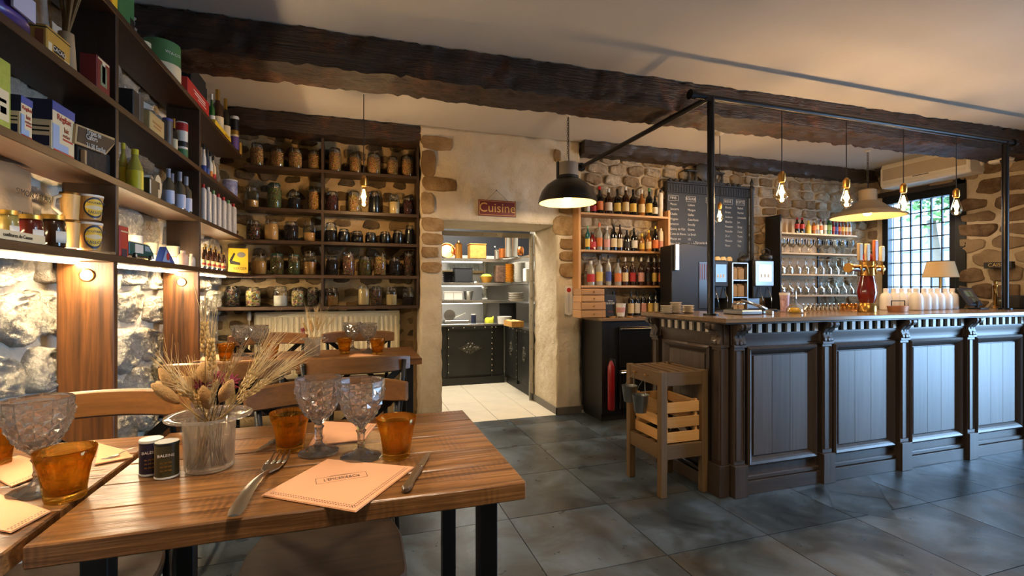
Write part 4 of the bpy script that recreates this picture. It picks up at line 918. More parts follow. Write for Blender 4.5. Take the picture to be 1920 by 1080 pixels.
# ------------------------------------------------------------------ pendant bulbs and lamps
m_brass = plain('brass', S(190, 140, 70), .28, 1); m_cord = plain('black cord', S(20, 18, 17), .6)
m_bulb = thin_glass('amber bulb glass', (1, .86, .62), .5); m_fil = emit('filament', (1, .52, .16), 70)
def bulb_parts(o, z, s=1., power=5.):
    """a squirrel cage bulb hanging with its cap at height z of the thing"""
    MB().lathe([(0, .055*s), (.010*s, .055*s), (.014*s, .045*s), (.021*s, .04*s), (.021*s, .0), (.017*s, -.012*s), (0, -.012*s)], 14).build('socket', m_brass, o, 'auto', loc=(0, 0, z))
    g = MB().lathe([(.013*s, -.008*s), (.016*s, -.025*s), (.032*s, -.085*s), (.034*s, -.105*s), (.027*s, -.128*s), (.012*s, -.14*s), (0, -.142*s)], 18).build('bulb', m_bulb, o, True, loc=(0, 0, z))
    b = MB()
    for k in range(5):
        a = 2*PI*k/5; b.tube([(.004*s*math.cos(a), .004*s*math.sin(a), -.03*s), (.014*s*math.cos(a), .014*s*math.sin(a), -.075*s), (.005*s*math.cos(a+.6), .005*s*math.sin(a+.6), -.115*s)], .0011*s, 4)
    b.build('filament', m_fil, g)
    point('bulb_light', (0, 0, z-.075*s), power, (1, .72, .45), .025, o)
def pendant(label, x, y, z_top, z_cap, s=1., power=5., rose=False, group=None):
    o = thing('pendant_bulb', label, 'bulb', (x, y, z_cap), 0, group)
    MB().tube([(0, 0, .05*s), (0, 0, z_top-z_cap)], .0035, 6).build('cord', m_cord, o)
    if rose: MB().lathe([(0, 0), (.045, 0), (.04, -.012), (.008, -.03), (0, -.03)], 16).build('ceiling_rose', plain('rose white', S(214, 206, 192), .5), o, True, loc=(0, 0, z_top-z_cap))
    bulb_parts(o, 0, s, power); return o
for k, x in enumerate((2.909, 3.539, 4.158, 4.793)):
    pendant(f'glowing filament bulb hanging from the steel rail over the bar, {ORD[k]} from the left', x, 2.68, ZR-.022, 2.085, 1.15, 13, group='filament bulbs over the bar')
pendant('glowing filament bulb on a long cord over the back table', .057, 3.93, ZC-.001, PY(682, 346, 3.93).z, 1.25, 15, True)
pendant('small filament bulb hanging in front of the chalkboard', 3.44, 3.90, ZC-.001, PY(1354, 390, 3.9).z, 1.0, 14, True)
m_enam = plain('black enamel', S(30, 30, 30), .3, spec=.6); m_inner = plain('white enamel', S(232, 196, 124), .4)
def dome_lamp(label, x, y, zr, r, prof, inner, mat, neck, power, zt=ZC-.001):
    o = thing('pendant_lamp', label, 'lamp', (x, y, zr))
    MB().lathe([(a*r, c*r) for a, c in prof], 36).build('shade', mat, o, 'auto')
    MB().lathe([(a*r*.97, c*r-.002) for a, c in inner], 36).build('lining', m_inner, o, True)
    nk = neck(o)
    MB().tube([(0, 0, nk), (.012, 0, nk+.03), (0, 0, nk+.07), (-.012, 0, nk+.03), (0, 0, nk)], .003, 6).build('hanging_loop', m_cord, o)
    b = MB(); z = nk+.06; k = 0
    while z < zt-zr-.02:
        Mx = Matrix.Translation((0, 0, z+.011)) @ Matrix.Rotation(R(90*(k % 2)), 4, 'Z') @ Matrix.Rotation(R(90), 4, 'X')
        b.add([((.0075+.002*math.cos(t))*math.cos(u), (.013+.002*math.cos(t))*math.sin(u), .002*math.sin(t)) for u in [2*PI*i/8 for i in range(8)] for t in [2*PI*j/4 for j in range(4)]],
              [(i*4+j, ((i+1) % 8)*4+j, ((i+1) % 8)*4+(j+1) % 4, i*4+(j+1) % 4) for i in range(8) for j in range(4)], Mx); z += .021; k += 1
    b.build('chain', plain('chain steel', S(90, 84, 76), .4, .9), o)
    MB().tube([(.05*r, 0, nk), (.01, 0, zt-zr)], .0035, 6).build('cable', m_cord, o)
    MB().lathe([(0, 0), (.03, 0), (.028, -.01), (0, -.014)], 14).build('ceiling_hook', plain('rose white', S(214, 206, 192), .5), o, True, loc=(0, 0, zt-zr))
    MB().lathe([(0, .30*r), (.12*r, .28*r), (.14*r, .16*r), (.09*r, .06*r), (0, .03*r)], 14).build('bulb', emit('lamp bulb', (1, .72, .4), 12), o, True)
    point('lamp_light', (0, 0, .10*r), power, (1, .79, .55), .05, o)
    return o
def neck_black(o):
    MB().lathe([(.095, .21), (.10, .215), (.10, .235), (.095, .24), (0, .24)], 24).build('collar', m_enam, o, 'auto')
    MB().lathe([(.094, .24), (.094, .345), (.088, .355), (0, .355)], 24).build('neck', plain('grey cast metal', S(156, 148, 136), .5, .4, vary=.2, bscale=20), o, 'auto')
    MB().box(-.102, -.092, -.018, .018, .2, .36).build('bracket', m_cord, o); return .36
dome_lamp('black enamel dome pendant lamp with grey neck beside the kitchen door', 1.80, 3.93, 2.075, .262, [(1, 0), (1.01, .01), (1, .03), (.97, .18), (.88, .4), (.72, .6), (.5, .75), (.37, .82)],
          [(1, 0), (.96, .18), (.87, .39), (.71, .58), (.49, .73), (0, .8)], m_enam, neck_black, 19)
def neck_cream(o):
    MB().lathe([(.085, .20), (.085, .30), (.06, .315), (0, .32)], 20).build('neck', plain('cream enamel', S(168, 152, 128), .35), o, 'auto'); return .32
m_cren = plain('cream enamel', S(168, 152, 128), .35)
dome_lamp('wide cream enamel pendant lamp by the window', 5.47, 3.90, PY(1628, 407, 3.9).z, .365, [(1, 0), (1.01, .008), (1, .02), (.80, .16), (.70, .20), (.62, .22), (.34, .44), (.24, .50), (.23, .58)],
          [(1, 0), (.79, .15), (.61, .21), (.33, .42), (0, .48)], m_cren, neck_cream, 30)
# ------------------------------------------------------------------ dining tables
ZTB = .86
m_oak = wood('oiled oak plank', S(84, 52, 26), S(160, 110, 62), 0, .8, .30, .15, .8, saw=1., ring=.35, patch=S(96, 62, 32))
m_leg = plain('black table steel', S(22, 22, 23), .45, .4)
def table(label, x0, x1, y0, y1, nb, lx, ly_):
    o = thing('dining_table', label, 'table', (x0, y0, 0)); L = x1-x0; w = (y1-y0)/nb
    for k in range(nb):
        b = MB(); n = 24; a0, a1 = k*w+.0008, (k+1)*w-.0008
        # live edges on the outermost boards
        f = [(L*i/n, a0+(.006*nz((L*i/n, 0, 1), 2.5, 2)+.004 if k == 0 else 0)) for i in range(n+1)]
        g = [(L*i/n, a1-(.005*abs(nz((L*i/n, 0, 5), 3, 4)) if k == nb-1 else 0)) for i in range(n, -1, -1)]
        b.prism(f+g, ZTB-.042, ZTB+rnd.uniform(-.0012, 0)).build('plank', m_oak, o, bevel=.003)
    for x in lx:
        lg = MB()
        for y in ly_: MB().box(x-x0-.022, x-x0+.022, y-y0-.022, y-y0+.022, 0.0, ZTB-.05).build('leg', m_leg, o, bevel=.002)
        MB().box(x-x0-.021, x-x0+.021, ly_[0]-y0+.022, ly_[1]-y0-.022, ZTB-.082, ZTB-.044).build('top_bar', m_leg, o)
        MB().box(x-x0-.021, x-x0+.021, ly_[0]-y0+.022, ly_[1]-y0-.022, 0, .03).build('foot_bar', m_leg, o)
    return o
a = PZ(984, 904, ZTB); b_ = PZ(858, 769, ZTB)
T1 = (-.545, .372, a.y, b_.y)
table('thick oak plank dining table laid for four in the foreground', *T1, 5, (-.47, .30), (a.y+.09, b_.y-.10))
table('second oak plank table pushed against the left end of the front table', -1.04, -.562, a.y-.015, b_.y-.01, 4, (-1.005,), (a.y+.09, b_.y-.10))
a2 = PZ(791, 671, ZTB); b2 = PZ(768, 650, ZTB)
T2 = (-.9, .405, a2.y, b2.y)
table('oak plank dining table laid in front of the radiator and jar shelves', *T2, 5, (-.862, .335), (a2.y+.09, b2.y-.1))

# ------------------------------------------------------------------ bistro chairs
m_bent = wood('bent oak rail', S(74, 46, 22), S(142, 96, 50), 0, .9, .38, .3, .25)
m_iron = plain('black iron', S(24, 23, 23), .4, .6)
def make_chair(label):
    """origin on the floor under the seat; sitter faces +Y"""
    o = thing('bistro_chair', label, 'chair', (0, 0, 0), 0, 'bistro chairs')
    zs, w = .52, .225
    pts = [(-w, .21), (w, .21), (w+.005, -.05), (w*.86, -.2), (0, -.225), (-w*.86, -.2), (-w-.005, -.05)]
    pts = [(x*.98, y) for x, y in pts]
    sm = []
    for i in range(len(pts)):           # rounded outline
        p0, p1 = Vector((*pts[i-1], 0)), Vector((*pts[i], 0)); p2 = Vector((*pts[(i+1) % len(pts)], 0))
        a = p1+(p0-p1).normalized()*.05; c = p1+(p2-p1).normalized()*.05
        for t in (0, .33, .67, 1): q = a*(1-t)**2+p1*2*t*(1-t)+c*t*t; sm.append((q.x, q.y))
    MB().prism(sm, zs-.03, zs).build('seat', wood('shaded seat', S(34, 21, 11), S(76, 49, 26), 0, .9, .7, .3, .25), o, bevel=.006)  # darker than the rail wood: shade under the table is in the seat colour
    # curved top rail: a bent board wrapping round the back
    n = 16; vs = []; fs = []
    for i in range(n+1):
        t = -1+2*i/n; x = .258*t; y = -.30+.085*t*t; hz = .042-.008*abs(t)**6; zc = .938+.004*math.cos(t*2)
        d = Vector((.258, .17*t, 0)).normalized(); nn = Vector((-d.y, d.x, 0)); tk = .011
        for s, h in ((1, hz*.85), (1, -hz*.85), (.3, -hz), (-.3, -hz), (-1, -hz*.85), (-1, hz*.85), (-.3, hz), (.3, hz)):
            vs.append((x+nn.x*tk*s, y+nn.y*tk*s, zc+h))
    for i in range(n):
        for k in range(8): fs.append((i*8+k, i*8+(k+1) % 8, (i+1)*8+(k+1) % 8, (i+1)*8+k))
    fs += [tuple(range(7, -1, -1)), tuple(n*8+k for k in range(8))]
    MB().add(vs, fs).build('top_rail', m_bent, o, 'auto')
    for s in (-1, 1):
        MB().tube([(s*.19, -.19, zs-.02), (s*.215, -.235, .75), (s*.232, -.258, .955)], [.013, .013, .011], 8).build('back_post', m_iron, o, True)
        MB().tube([(s*.19, -.19, zs-.015), (s*.195, -.21, .25), (s*.205, -.25, 0)], [.013, .012, .011], 8).build('leg', m_iron, o, True)
        MB().tube([(s*.175, .175, zs-.03), (s*.185, .19, .25), (s*.195, .205, 0)], [.014, .013, .011], 8).build('leg', m_iron, o, True)
        # X-straps of the back
        st = MB(); n = 8; pp = []
        for i in range(n+1):
            t = i/n; x = s*(.19-.40*t); z = zs+.03+(.88-zs)*t; y = -.205-.06*math.sin(t*PI)-.045*t
            pp.append(Vector((x, y, z)))
        v2 = []; f2 = []
        for i, p in enumerate(pp):
            d = (pp[min(i+1, n)]-pp[max(i-1, 0)]).normalized(); side = Vector((0, 1, 0)).cross(d).normalized()
            for e, g in ((.016, .0015), (-.016, .0015), (-.016, -.0015), (.016, -.0015)): v2.append(p+side*e+Vector((0, g+s*.002, 0)))
        for i in range(n):
            for k in range(4): f2.append((i*4+k, i*4+(k+1) % 4, (i+1)*4+(k+1) % 4, (i+1)*4+k))
        f2 += [(3, 2, 1, 0), tuple(n*4+k for k in range(4))]
        st.add(v2, f2).build('cross_strap', m_iron, o)
    for y0_, y1_ in ((-.2, -.2), (.185, .185)): MB().tube([(-.19, y0_, .2), (.19, y1_, .2)], .008, 6).build('stretcher', m_iron, o)
    for s in (-1, 1): MB().tube([(s*.193, -.21, .26), (s*.183, .186, .26)], .008, 6).build('stretcher', m_iron, o)
    return o
CH = [(-.085, 1.535, PI, 'bistro chair with bent oak rail behind the two middle goblets, tucked under the front table'),
      (-.745, 1.54, PI, 'bistro chair at the far side of the front table beside the stone wall'),
      (-.005, 2.68, 0, 'bistro chair with its back to the front table, right one at the back table'),
      (-.553, 2.68, 0, 'bistro chair with its back to the front table, left one at the back table'),
      (.02, 3.62, PI, 'bistro chair on the radiator side of the back table, right one'),
      (-.60, 3.62, PI, 'bistro chair on the radiator side of the back table, left one')]
c0 = make_chair(CH[0][3]); c0.location = (CH[0][0], CH[0][1], 0); c0.rotation_euler.z = PI
for x, y, rz, lab in CH[1:]: copy_tree(c0, (x, y, 0), rz, lab)

# ------------------------------------------------------------------ tableware
ZP = ZTB+.001
g_crystal = mixed_glass('pressed crystal', (1, 1, 1), .2, .022); g_amb = mixed_glass('amber glass', S(253, 228, 162), .28, .02, 0, S(253, 226, 158), S(196, 120, 28))
def bowl_r(t): return .012+.047*math.sin(min(1, t*1.15)*PI*.5)**.75 if t < .87 else .059+(t-.87)*.006
def make_goblet(label):
    o = thing('goblet', label, 'goblet', (0, 0, 0), 0, 'pressed glass goblets'); H_ = .203; zb = .083
    b = MB(); n = 12; rows = 8; vs = []; fs = []; idx = {}
    def V(k, i2, out):
        key = (k, i2 % (2*n), out)
        if key not in idx:
            t = .06+.80*k/rows; r = bowl_r(t)+(.0058 if out else 0); a = PI*i2/n; idx[key] = len(vs); vs.append((r*math.cos(a), r*math.sin(a), zb+(H_-zb)*t))
        return idx[key]
    for k in range(0, rows-1):
        for i in range(n):
            c = 2*i+(k % 2); A, B, C, D = V(k, c, 0), V(k+1, c+1, 0), V(k+2, c, 0), V(k+1, c-1, 0); O = V(k+1, c, 1)
            for q in ((A, B), (B, C), (C, D), (D, A)): fs.append((q[0], q[1], O))
    # close the zigzags at the two ends of the lattice, the rim, and the inner wall
    top0 = [V(rows, 2*i+(rows % 2), 0) for i in range(n)]; low = [V(rows-1, 2*i+((rows-1) % 2), 0) for i in range(n)]
    def ring(r, z, m=n, ph=0.): s = len(vs); vs.extend((r*math.cos(2*PI*(i+ph)/m), r*math.sin(2*PI*(i+ph)/m), z) for i in range(m)); return list(range(s, s+m))
    ph = .5*(rows % 2); rim0 = ring(bowl_r(.9)+.001, zb+(H_-zb)*.90, n, ph)
    for i in range(n):
        j = (i+1) % n; fs.append((top0[i], top0[j], rim0[j], rim0[i]))
        lo = V(rows-1, 2*i+(rows % 2)+1, 0); fs.append((top0[i], lo, top0[j]))
    ch = [rim0]+[ring(r, z, n, ph) for r, z in ((bowl_r(1)+.0005, H_-.001), (bowl_r(1)-.001, H_), (bowl_r(.95)-.0028, H_-.005), (bowl_r(.6)-.003, zb+(H_-zb)*.6), (bowl_r(.3)-.003, zb+(H_-zb)*.3), (.014, zb+.018))]
    for A, B in zip(ch, ch[1:]):
        for i in range(n): fs.append((A[i], A[(i+1) % n], B[(i+1) % n], B[i]))
    fs.append(tuple(ch[-1][::-1]))
    bot0 = [V(0, 2*i, 0) for i in range(n)]; bot1 = [V(1, 2*i+1, 0) for i in range(n)]
    for i in range(n): fs.append((bot0[i], bot0[(i+1) % n], bot1[i]))
    st = [bot0]+[ring(r, z, n, 0) for r, z in ((.013, zb-.002), (.009, zb-.008), (.014, zb-.013), (.010, zb-.02), (.0085, .045), (.0105, .038), (.0085, .032), (.011, .024), (.018, .018))]
    for A, B in zip(st, st[1:]):
        for i in range(n): fs.append((A[i], A[(i+1) % n], B[(i+1) % n], B[i]))
    last = st[-1]; m = n     # fluted foot
    foot = [ring(.034, .010, n), ring(.052, .005, n), ring(.0525, .0, n), ring(.03, .0, n)]
    for A, B in zip([last]+foot, foot):
        for i in range(n): fs.append((A[i], A[(i+1) % n], B[(i+1) % n], B[i]))
    fs.append(tuple(foot[-1][::-1]))
    b.add(vs, fs).build('glass_body', g_crystal, o); return o
def make_tumbler(label):
    o = thing('tumbler', label, 'tumbler', (0, 0, 0), 0, 'amber tumblers'); h = .105; n = 36; vs = []; fs = []
    prof = [(.0335, 0, .0), (.036, .004, .5), (.0365, .014, 1), (.040, .04, 1), (.0445, .066, .9), (.0475, .078, .3), (.0485, .084, 0), (.0525, h-.001, 0), (.0515, h, 0), (.0505, h-.002, 0), (.0465, .084, 0), (.0425, .066, .5), (.038, .04, .7), (.0335, .018, .6), (.028, .014, 0)]
    for r, z, f in prof:
        for i in range(n):
            a = 2*PI*i/n; s = (i % 4)/4; k = math.cos(PI/9)/math.cos(((a % (2*PI/9))-PI/9)); vs.append((r*(1+(k-1)*f*1.15)*math.cos(a), r*(1+(k-1)*f*1.15)*math.sin(a), z))
    for k in range(len(prof)-1):
        for i in range(n): fs.append((k*n+i, k*n+(i+1) % n, (k+1)*n+(i+1) % n, (k+1)*n+i))
    fs.append(tuple(range(n-1, -1, -1))); fs.append(tuple((len(prof)-1)*n+i for i in range(n)))
    MB().add(vs, fs).build('glass_body', g_amb, o, True); return o
GB = [(677, 857, 'clear pressed goblet in the middle of the front table, right of the pair'), (598, 848, 'clear pressed goblet in the middle of the front table, left of the pair'),
      (72, 921, 'large clear pressed goblet at the left edge of the front table'),
      (452, 667, 'pressed goblet on the back table, leftmost of four'), (485, 668, 'pressed goblet on the back table, second of four from the left'),
      (661, 657, 'pressed goblet on the back table, third of four from the left'), (691, 660, 'pressed goblet on the back table, rightmost of four')]
g0 = None
for x, y, lab in GB:
    p = PZ(x, y, ZP)
    if g0 is None: g0 = make_goblet(lab); g0.location = p
    else: copy_tree(g0, p, rnd.uniform(0, 1), lab)
TB = [(743, 856, 'amber tumbler right of the two goblets near the table end'), (544, 843, 'amber tumbler left of the two goblets on the front table'), (123, 934, 'amber tumbler in front of the large goblet at the left'),
      (-14, 872, 'amber tumbler cut by the left picture edge'), (424, 676, 'amber tumbler on the back table, leftmost of four'), (507, 676, 'amber tumbler on the back table, second of four from the left'),
      (646, 662, 'amber tumbler on the back table, third of four from the left'), (708, 664, 'amber tumbler on the back table, rightmost of four')]
t0 = None
for x, y, lab in TB:
    p = PZ(x, y, ZP)
    if t0 is None: t0 = make_tumbler(lab); t0.location = p
    else: copy_tree(t0, p, rnd.uniform(0, 1), lab)
# napkins, folded, with a printed border and shop name
m_nap = plain('peach paper', S(218, 160, 118), .85, vary=.05, bump=.1, bscale=40); m_ink = plain('brown ink', S(44, 30, 28), .8)
def napkin(label, px, z=ZP, border=(0, 1), logo=False):
    q = [PZ(x, y, z) for x, y in px]; c = sum(q, Vector())/4
    o = thing('napkin', label, 'napkin', (c.x, c.y, z), 0, 'peach paper napkins')
    L = [(p-c).xy for p in q]
    for k, (h0, h1, sc) in enumerate(((0, .0012, 1.0), (.0014, .0028, .99))):
        MB().prism([(p.x*sc, p.y*sc) for p in L], h0, h1).build(('under_fold', 'upper_fold')[k], m_nap, o)
    zt = .0031
    for e in border:
        a, b = L[e]*.9, L[(e+1) % 4]*.9; n = max(6, int((b-a).length/.0065)); d = (b-a)/n; nn = Vector((-d.y, d.x)).normalized(); m = MB()
        for s in (.0, .0065):
            for i in range(n):
                p = a+d*(i+.2)-nn*(-s); r = a+d*(i+.75)-nn*(-s); w = nn*.0011
                m.add([(p.x+w.x, p.y+w.y, zt), (p.x-w.x, p.y-w.y, zt), (r.x-w.x, r.y-w.y, zt), (r.x+w.x, r.y+w.y, zt)], [(0, 1, 2, 3)])
        t = m.build('printed_border', m_ink, o, fixn=False); t['kind'] = 'stuff'
    if logo:
        ux = (L[1]-L[0]).normalized(); a = math.atan2(*(PZ(683, 890, z)-PZ(600, 903, z)).yx); w = .098
        cen = (PZ(641, 898, z)-c).xy
        text('lettering', "L'EPICERIE&Cie", .021, m_ink, o, (cen.x, cen.y, zt), (0, 0, a), ext=.0001, sx=.58)
        fr_ = MB(); M_ = Matrix.Translation((cen.x, cen.y, zt)) @ Matrix.Rotation(a, 4, 'Z'); W2, H2 = .056, .017
        for x0, x1, y0, y1 in ((-W2, W2, H2, H2+.001), (-W2, W2, -H2, -H2+.001), (-W2, -W2+.001, -H2, H2), (W2-.001, W2, -H2, H2), (-W2*.45, W2*.45, H2+.003, H2+.004)):
            fr_.add([(x0, y0, 0), (x1, y0, 0), (x1, y1, 0), (x0, y1, 0)], [(0, 1, 2, 3)], M_)
        fr_.build('logo_frame', m_ink, o, fixn=False)
    return o
napkin('folded peach napkin with printed shop name in front of the goblets', ((490, 930), (667, 961), (777, 877), (614, 862)), border=(0, 1), logo=True)
napkin('folded peach napkin lying behind the two goblets', ((578, 838), (682, 826), (706, 796), (606, 791)), border=(1,))
napkin('peach napkin under the large goblet at the left', ((-40, 880), (22, 914), (110, 878), (36, 855)), border=(1,))
napkin('peach napkin at the bottom left corner of the table', ((-60, 985), (20, 1000), (95, 960), (-10, 925)), border=(1,))
napkin('peach napkin under the fork beside the pepper pot', ((178, 872), (250, 858), (236, 846), (186, 833)), border=())
napkin('peach napkin at the right end of the back table', ((640, 675), (682, 679), (716, 667), (668, 663)), border=())
napkin('peach napkin left of the vase on the back table', ((415, 690), (470, 688), (535, 672), (440, 678)), border=())
napkin('peach napkin at the far left of the back table', ((362, 678), (410, 676), (440, 664), (392, 666)), border=())
# cutlery
m_cut = plain('worn steel', S(196, 190, 180), .28, 1)
m_horn = plain('horn handle', S(86, 66, 46), .3, vary=.4, bscale=60); m_bolst = plain('bolster', S(170, 160, 140), .3, 1)
def lay(o, p0, p1, L):
    d = p1-p0; o.location = p0; o.rotation_euler = (0, 0, math.atan2(d.y, d.x)); s = d.length/L; o.scale = (s, s, s)
def fork(label, a, b, z=ZP):
    o = thing('fork', label, 'fork', (0, 0, 0), 0, 'table forks'); L = .2
    n = 12; vs = []; fs = []
    for i in range(n+1):
        t = i/n; x = L*.62*t; w = (.0058*(1-t)**.7+.0026) if i > 0 else .006; zc = .004+.007*math.sin(t*PI)+.0015
        vs += [(x, w, zc), (x, 0, zc+.0018), (x, -w, zc), (x, 0, zc-.0014)]
    for i in range(n):
        for k in range(4): fs.append((i*4+k, i*4+(k+1) % 4, (i+1)*4+(k+1) % 4, (i+1)*4+k))
    fs += [(3, 2, 1, 0), tuple(n*4+k for k in range(4))]
    MB().add(vs, fs).build('handle', m_cut, o, 'auto')
    pr = [(L*.60, .003), (L*.67, .011), (L*.76, .0125), (L*.76, -.0125), (L*.67, -.011), (L*.60, -.003)]
    MB().prism(pr, .0035, .0055).build('palm', m_cut, o, bevel=.0006)
    for k in range(4):
        y = -.0105+k*.007
        MB().tube([(L*.755, y, .0045), (L*.86, y, .0025), (L, y*.92, .007)], [.0019, .0016, .0007], 6).build('tine', m_cut, o, True)
    lay(o, PZ(*a, z), PZ(*b, z), L); return o
def knife(label, a, b, z=ZP, dark=False):
    o = thing('table_knife', label, 'knife', (0, 0, 0), 0, 'folding table knives'); L = .21
    MB().prism([(0, .004), (.01, .009), (.05, .007), (.10, .0085), (.115, .007), (.115, -.006), (.1, -.0075), (.05, -.0065), (.012, -.0095), (0, -.005)], .001, .012).build('handle', m_black if dark else m_horn, o, bevel=.003)
    MB().box(.112, .122, -.0068, .0075, .0015, .0115).build('bolster', m_bolst, o, bevel=.0015)
    MB().prism([(.12, .0065), (.17, .0075), (.195, .005), (L, -.003), (.18, -.006), (.12, -.006)], .0055, .0072).build('blade', m_cut, o)
    lay(o, PZ(*a, z), PZ(*b, z), L); return o
fork('steel fork lying left of the printed napkin', (438, 977), (531, 853))
fork('steel fork resting on the napkin beside the pepper pots', (268, 838), (192, 864), z=ZP+.004)
knife('folding knife with horn handle right of the printed napkin', (759, 926), (805, 853))
knife('folding knife half hidden behind the amber tumbler, blade towards the vase', (540, 812), (479, 851))
knife('knife on the back table at the right setting', (735, 668), (712, 676))
# salt and pepper
def shaker(label, x, y, col, top):
    p = PZ(x, y, ZP); o = thing('seasoning_tin', label, 'tin', p, 0, 'seasoning tins'); r, h = .0245, .076
    MB().lathe([(0, 0), (r, 0), (r, h), (0, h)], 24).build('body', plain(col[0], col[1], .3), o, 'auto')
    MB().lathe([(r*1.03, h), (r*1.05, h+.002), (r*.98, h+.006), (0, h+.006)], 24).build('lid', top, o, 'auto')
    MB().lathe([(r*1.02, 0), (r*1.04, 0), (r*1.04, .004), (r*1.0, .004)], 24).build('rim', c_wht, o, 'auto')
    a = R(-90)-YAW*-.2+R(10); rr = r+.0012
    text('lettering', 'BALEINE', .0088, m_white, o, (rr*math.cos(a), rr*math.sin(a), h*.72), (R(90), 0, a+R(90)))
    for k in range(3): text('small_print', 'SEL DE MER', .0045, m_gold, o, (rr*math.cos(a), rr*math.sin(a), h*(.5-.12*k)), (R(90), 0, a+R(90)))
shaker('dark blue seasoning tin lettered in white behind the olive one', 284, 886, ('salt blue', S(26, 28, 58)), c_wht)
shaker('olive green and black seasoning tin lettered in white beside the vase', 313, 892, ('pepper olive', S(62, 58, 34)), c_blk)
# hat-shaped glass vases and dried bouquets
def hat_vase(label, x, y, s=1.):
    p = PZ(x, y, ZP); o = thing('glass_vase', label, 'vase', p, 0); 
    MB().lathe([(0, 0), (.050*s, 0), (.0535*s, .004*s), (.0575*s, .118*s), (.066*s, .124*s), (.094*s, .127*s), (.0955*s, .131*s), (.092*s, .133*s), (.066*s, .129*s), (.0545*s, .12*s), (.05*s, .012*s), (0, .010*s)], 40).build('hat_body', mixed_glass('vase glass', (.99, .98, .95), .45, .10, .02, (.98, .95, .88)), o, True)
    return o, p
m_straw = plain('wheat straw', S(206, 166, 98), .7, vary=.15); m_straw2 = plain('pale straw', S(224, 196, 140), .7, vary=.15); m_tail = plain('bunny tail', S(198, 156, 100), .9, vary=.2, bump=.6, bscale=300)
m_pink = plain('dried pink', S(160, 66, 84), .9, vary=.3); m_stemg = plain('stem', S(170, 140, 84), .7); m_dkst = plain('dark stem', S(60, 44, 30), .8)
def bouquet(label, p, s, z0, rim, seed, side):
    """stems rise from the vase floor; the camera sees side = screen right direction"""
    r = random.Random(seed); o = thing('dried_flowers', label, 'bouquet', p); rt_ = RT; up = Vector((0, 0, 1)); fw_ = FW
    def stem(ex, ez, ed, m=m_stemg, w=.0013):
        a = Vector((r.uniform(-.03, .03)*s, r.uniform(-.03, .03)*s, .014*s)); top = rt_*ex*s+fw_*ed*s+up*ez*s
        mid = a.lerp(top, .45); mid = Vector((mid.x*.6, mid.y*.6, max(mid.z, z0*.9)))
        MB().tube([a, Vector((mid.x, mid.y, mid.z)), top], [w*s, w*s, w*.7*s], 5).build('stem', m, o); return top, (top-mid).normalized()
    def ear(top, d, L, w, m, awn, spread=.35):
        """a cereal ear: paired grains along the axis and long beards"""
        b = MB(); u = d.orthogonal().normalized(); v = d.cross(u); n = 7
        for k in range(n):
            for q in range(4):
                a = q*PI/2+k*.4; c = top+d*L*(k/n)+(u*math.cos(a)+v*math.sin(a))*w*(1-.4*k/n); e = (d+(u*math.cos(a)+v*math.sin(a))*.35).normalized()
                b.tube([c-e*L*.09, c, c+e*L*.11], [w*.15, w*.55, w*.12], 5)
        b.build('ear', m, o, True)
        if awn:
            g = MB()
            for k in range(awn):
                a = r.uniform(0, 2*PI); c = top+d*L*r.uniform(.1, .95); e = (d+(u*math.cos(a)+v*math.sin(a))*r.uniform(.1, spread)).normalized(); l = L*r.uniform(.8, 1.7)
                g.tube([c, c+e*l*.6, c+e*l+Vector((0, 0, -.004*s))], [.0006*s, .0005*s, .0002*s], 3)
            t = g.build('beard', m_straw2, o); t['kind'] = 'stuff'
    def tail(top, d, L, w):
        vs = []; n = 10; k = 8; b = MB(); u = d.orthogonal().normalized(); v = d.cross(u)
        pts = [top+d*L*i/8 for i in range(9)]; b.tube(pts, [w*math.sin(PI*(.06+.9*i/8))**.8+.0005 for i in range(9)], 10)
        b.build('bunny_tail', m_tail, o, True)
    def bloom(top, w, m, n=46):
        b = MB()
        for k in range(n):
            e = Vector((r.gauss(0, 1), r.gauss(0, 1), r.gauss(.3, 1))).normalized(); b.tube([top, top+e*w*r.uniform(.6, 1)], [.0011*s, .0022*s], 4)
        b.build('blossom', m, o)
    for kind, ex, ez, ed in side:
        top, d = stem(ex, ez, ed, m_dkst if kind == 'p' else m_stemg)
        if kind == 'w': ear(top, d, .075*s, .008*s, m_straw, 14, .25)
        elif kind == 'b': ear(top, d, .07*s, .0065*s, m_straw, 26, .5)
        elif kind == 'g': ear(top, d, .085*s, .0035*s, m_straw2, 20, .3)
        elif kind == 't': tail(top, d, .075*s, .014*s)
        elif kind == 'p': bloom(top, .026*s, m_pink)
        elif kind == 'y': tail(top, d, .06*s, .026*s)
    return o
vo, vp = hat_vase('clear glass vase shaped like an upturned hat on the front table', 393, 876)
bouquet('dried wheat, barley, bunny tails and pink blossoms in the front vase', vp+Vector((0, 0, .0)), 1., .13, .09, 3,
        [('w', -.005, .29, -.01), ('w', .018, .25, -.02), ('b', -.045, .19, -.03), ('b', -.03, .15, .02), ('b', .005, .165, -.05), ('t', -.07, .185, -.01), ('t', -.085, .165, .01), ('t', -.04, .17, -.05), ('y', -.06, .17, .03), ('y', -.03, .20, .04), ('t', .01, .15, -.02),
         ('p', .025, .215, 0), ('p', .04, .205, .02), ('p', -.05, .19, .04), ('g', .07, .17, 0), ('g', .085, .165, -.02), ('g', .095, .18, .02), ('g', .06, .185, .03), ('g', .05, .19, -.03), ('g', .10, .18, .01), ('g', .075, .20, .01), ('g', .035, .17, -.05), ('t', .045, .17, -.03)])
vo2, vp2 = hat_vase('clear glass vase shaped like an upturned hat on the back table', 586, 667, .88)
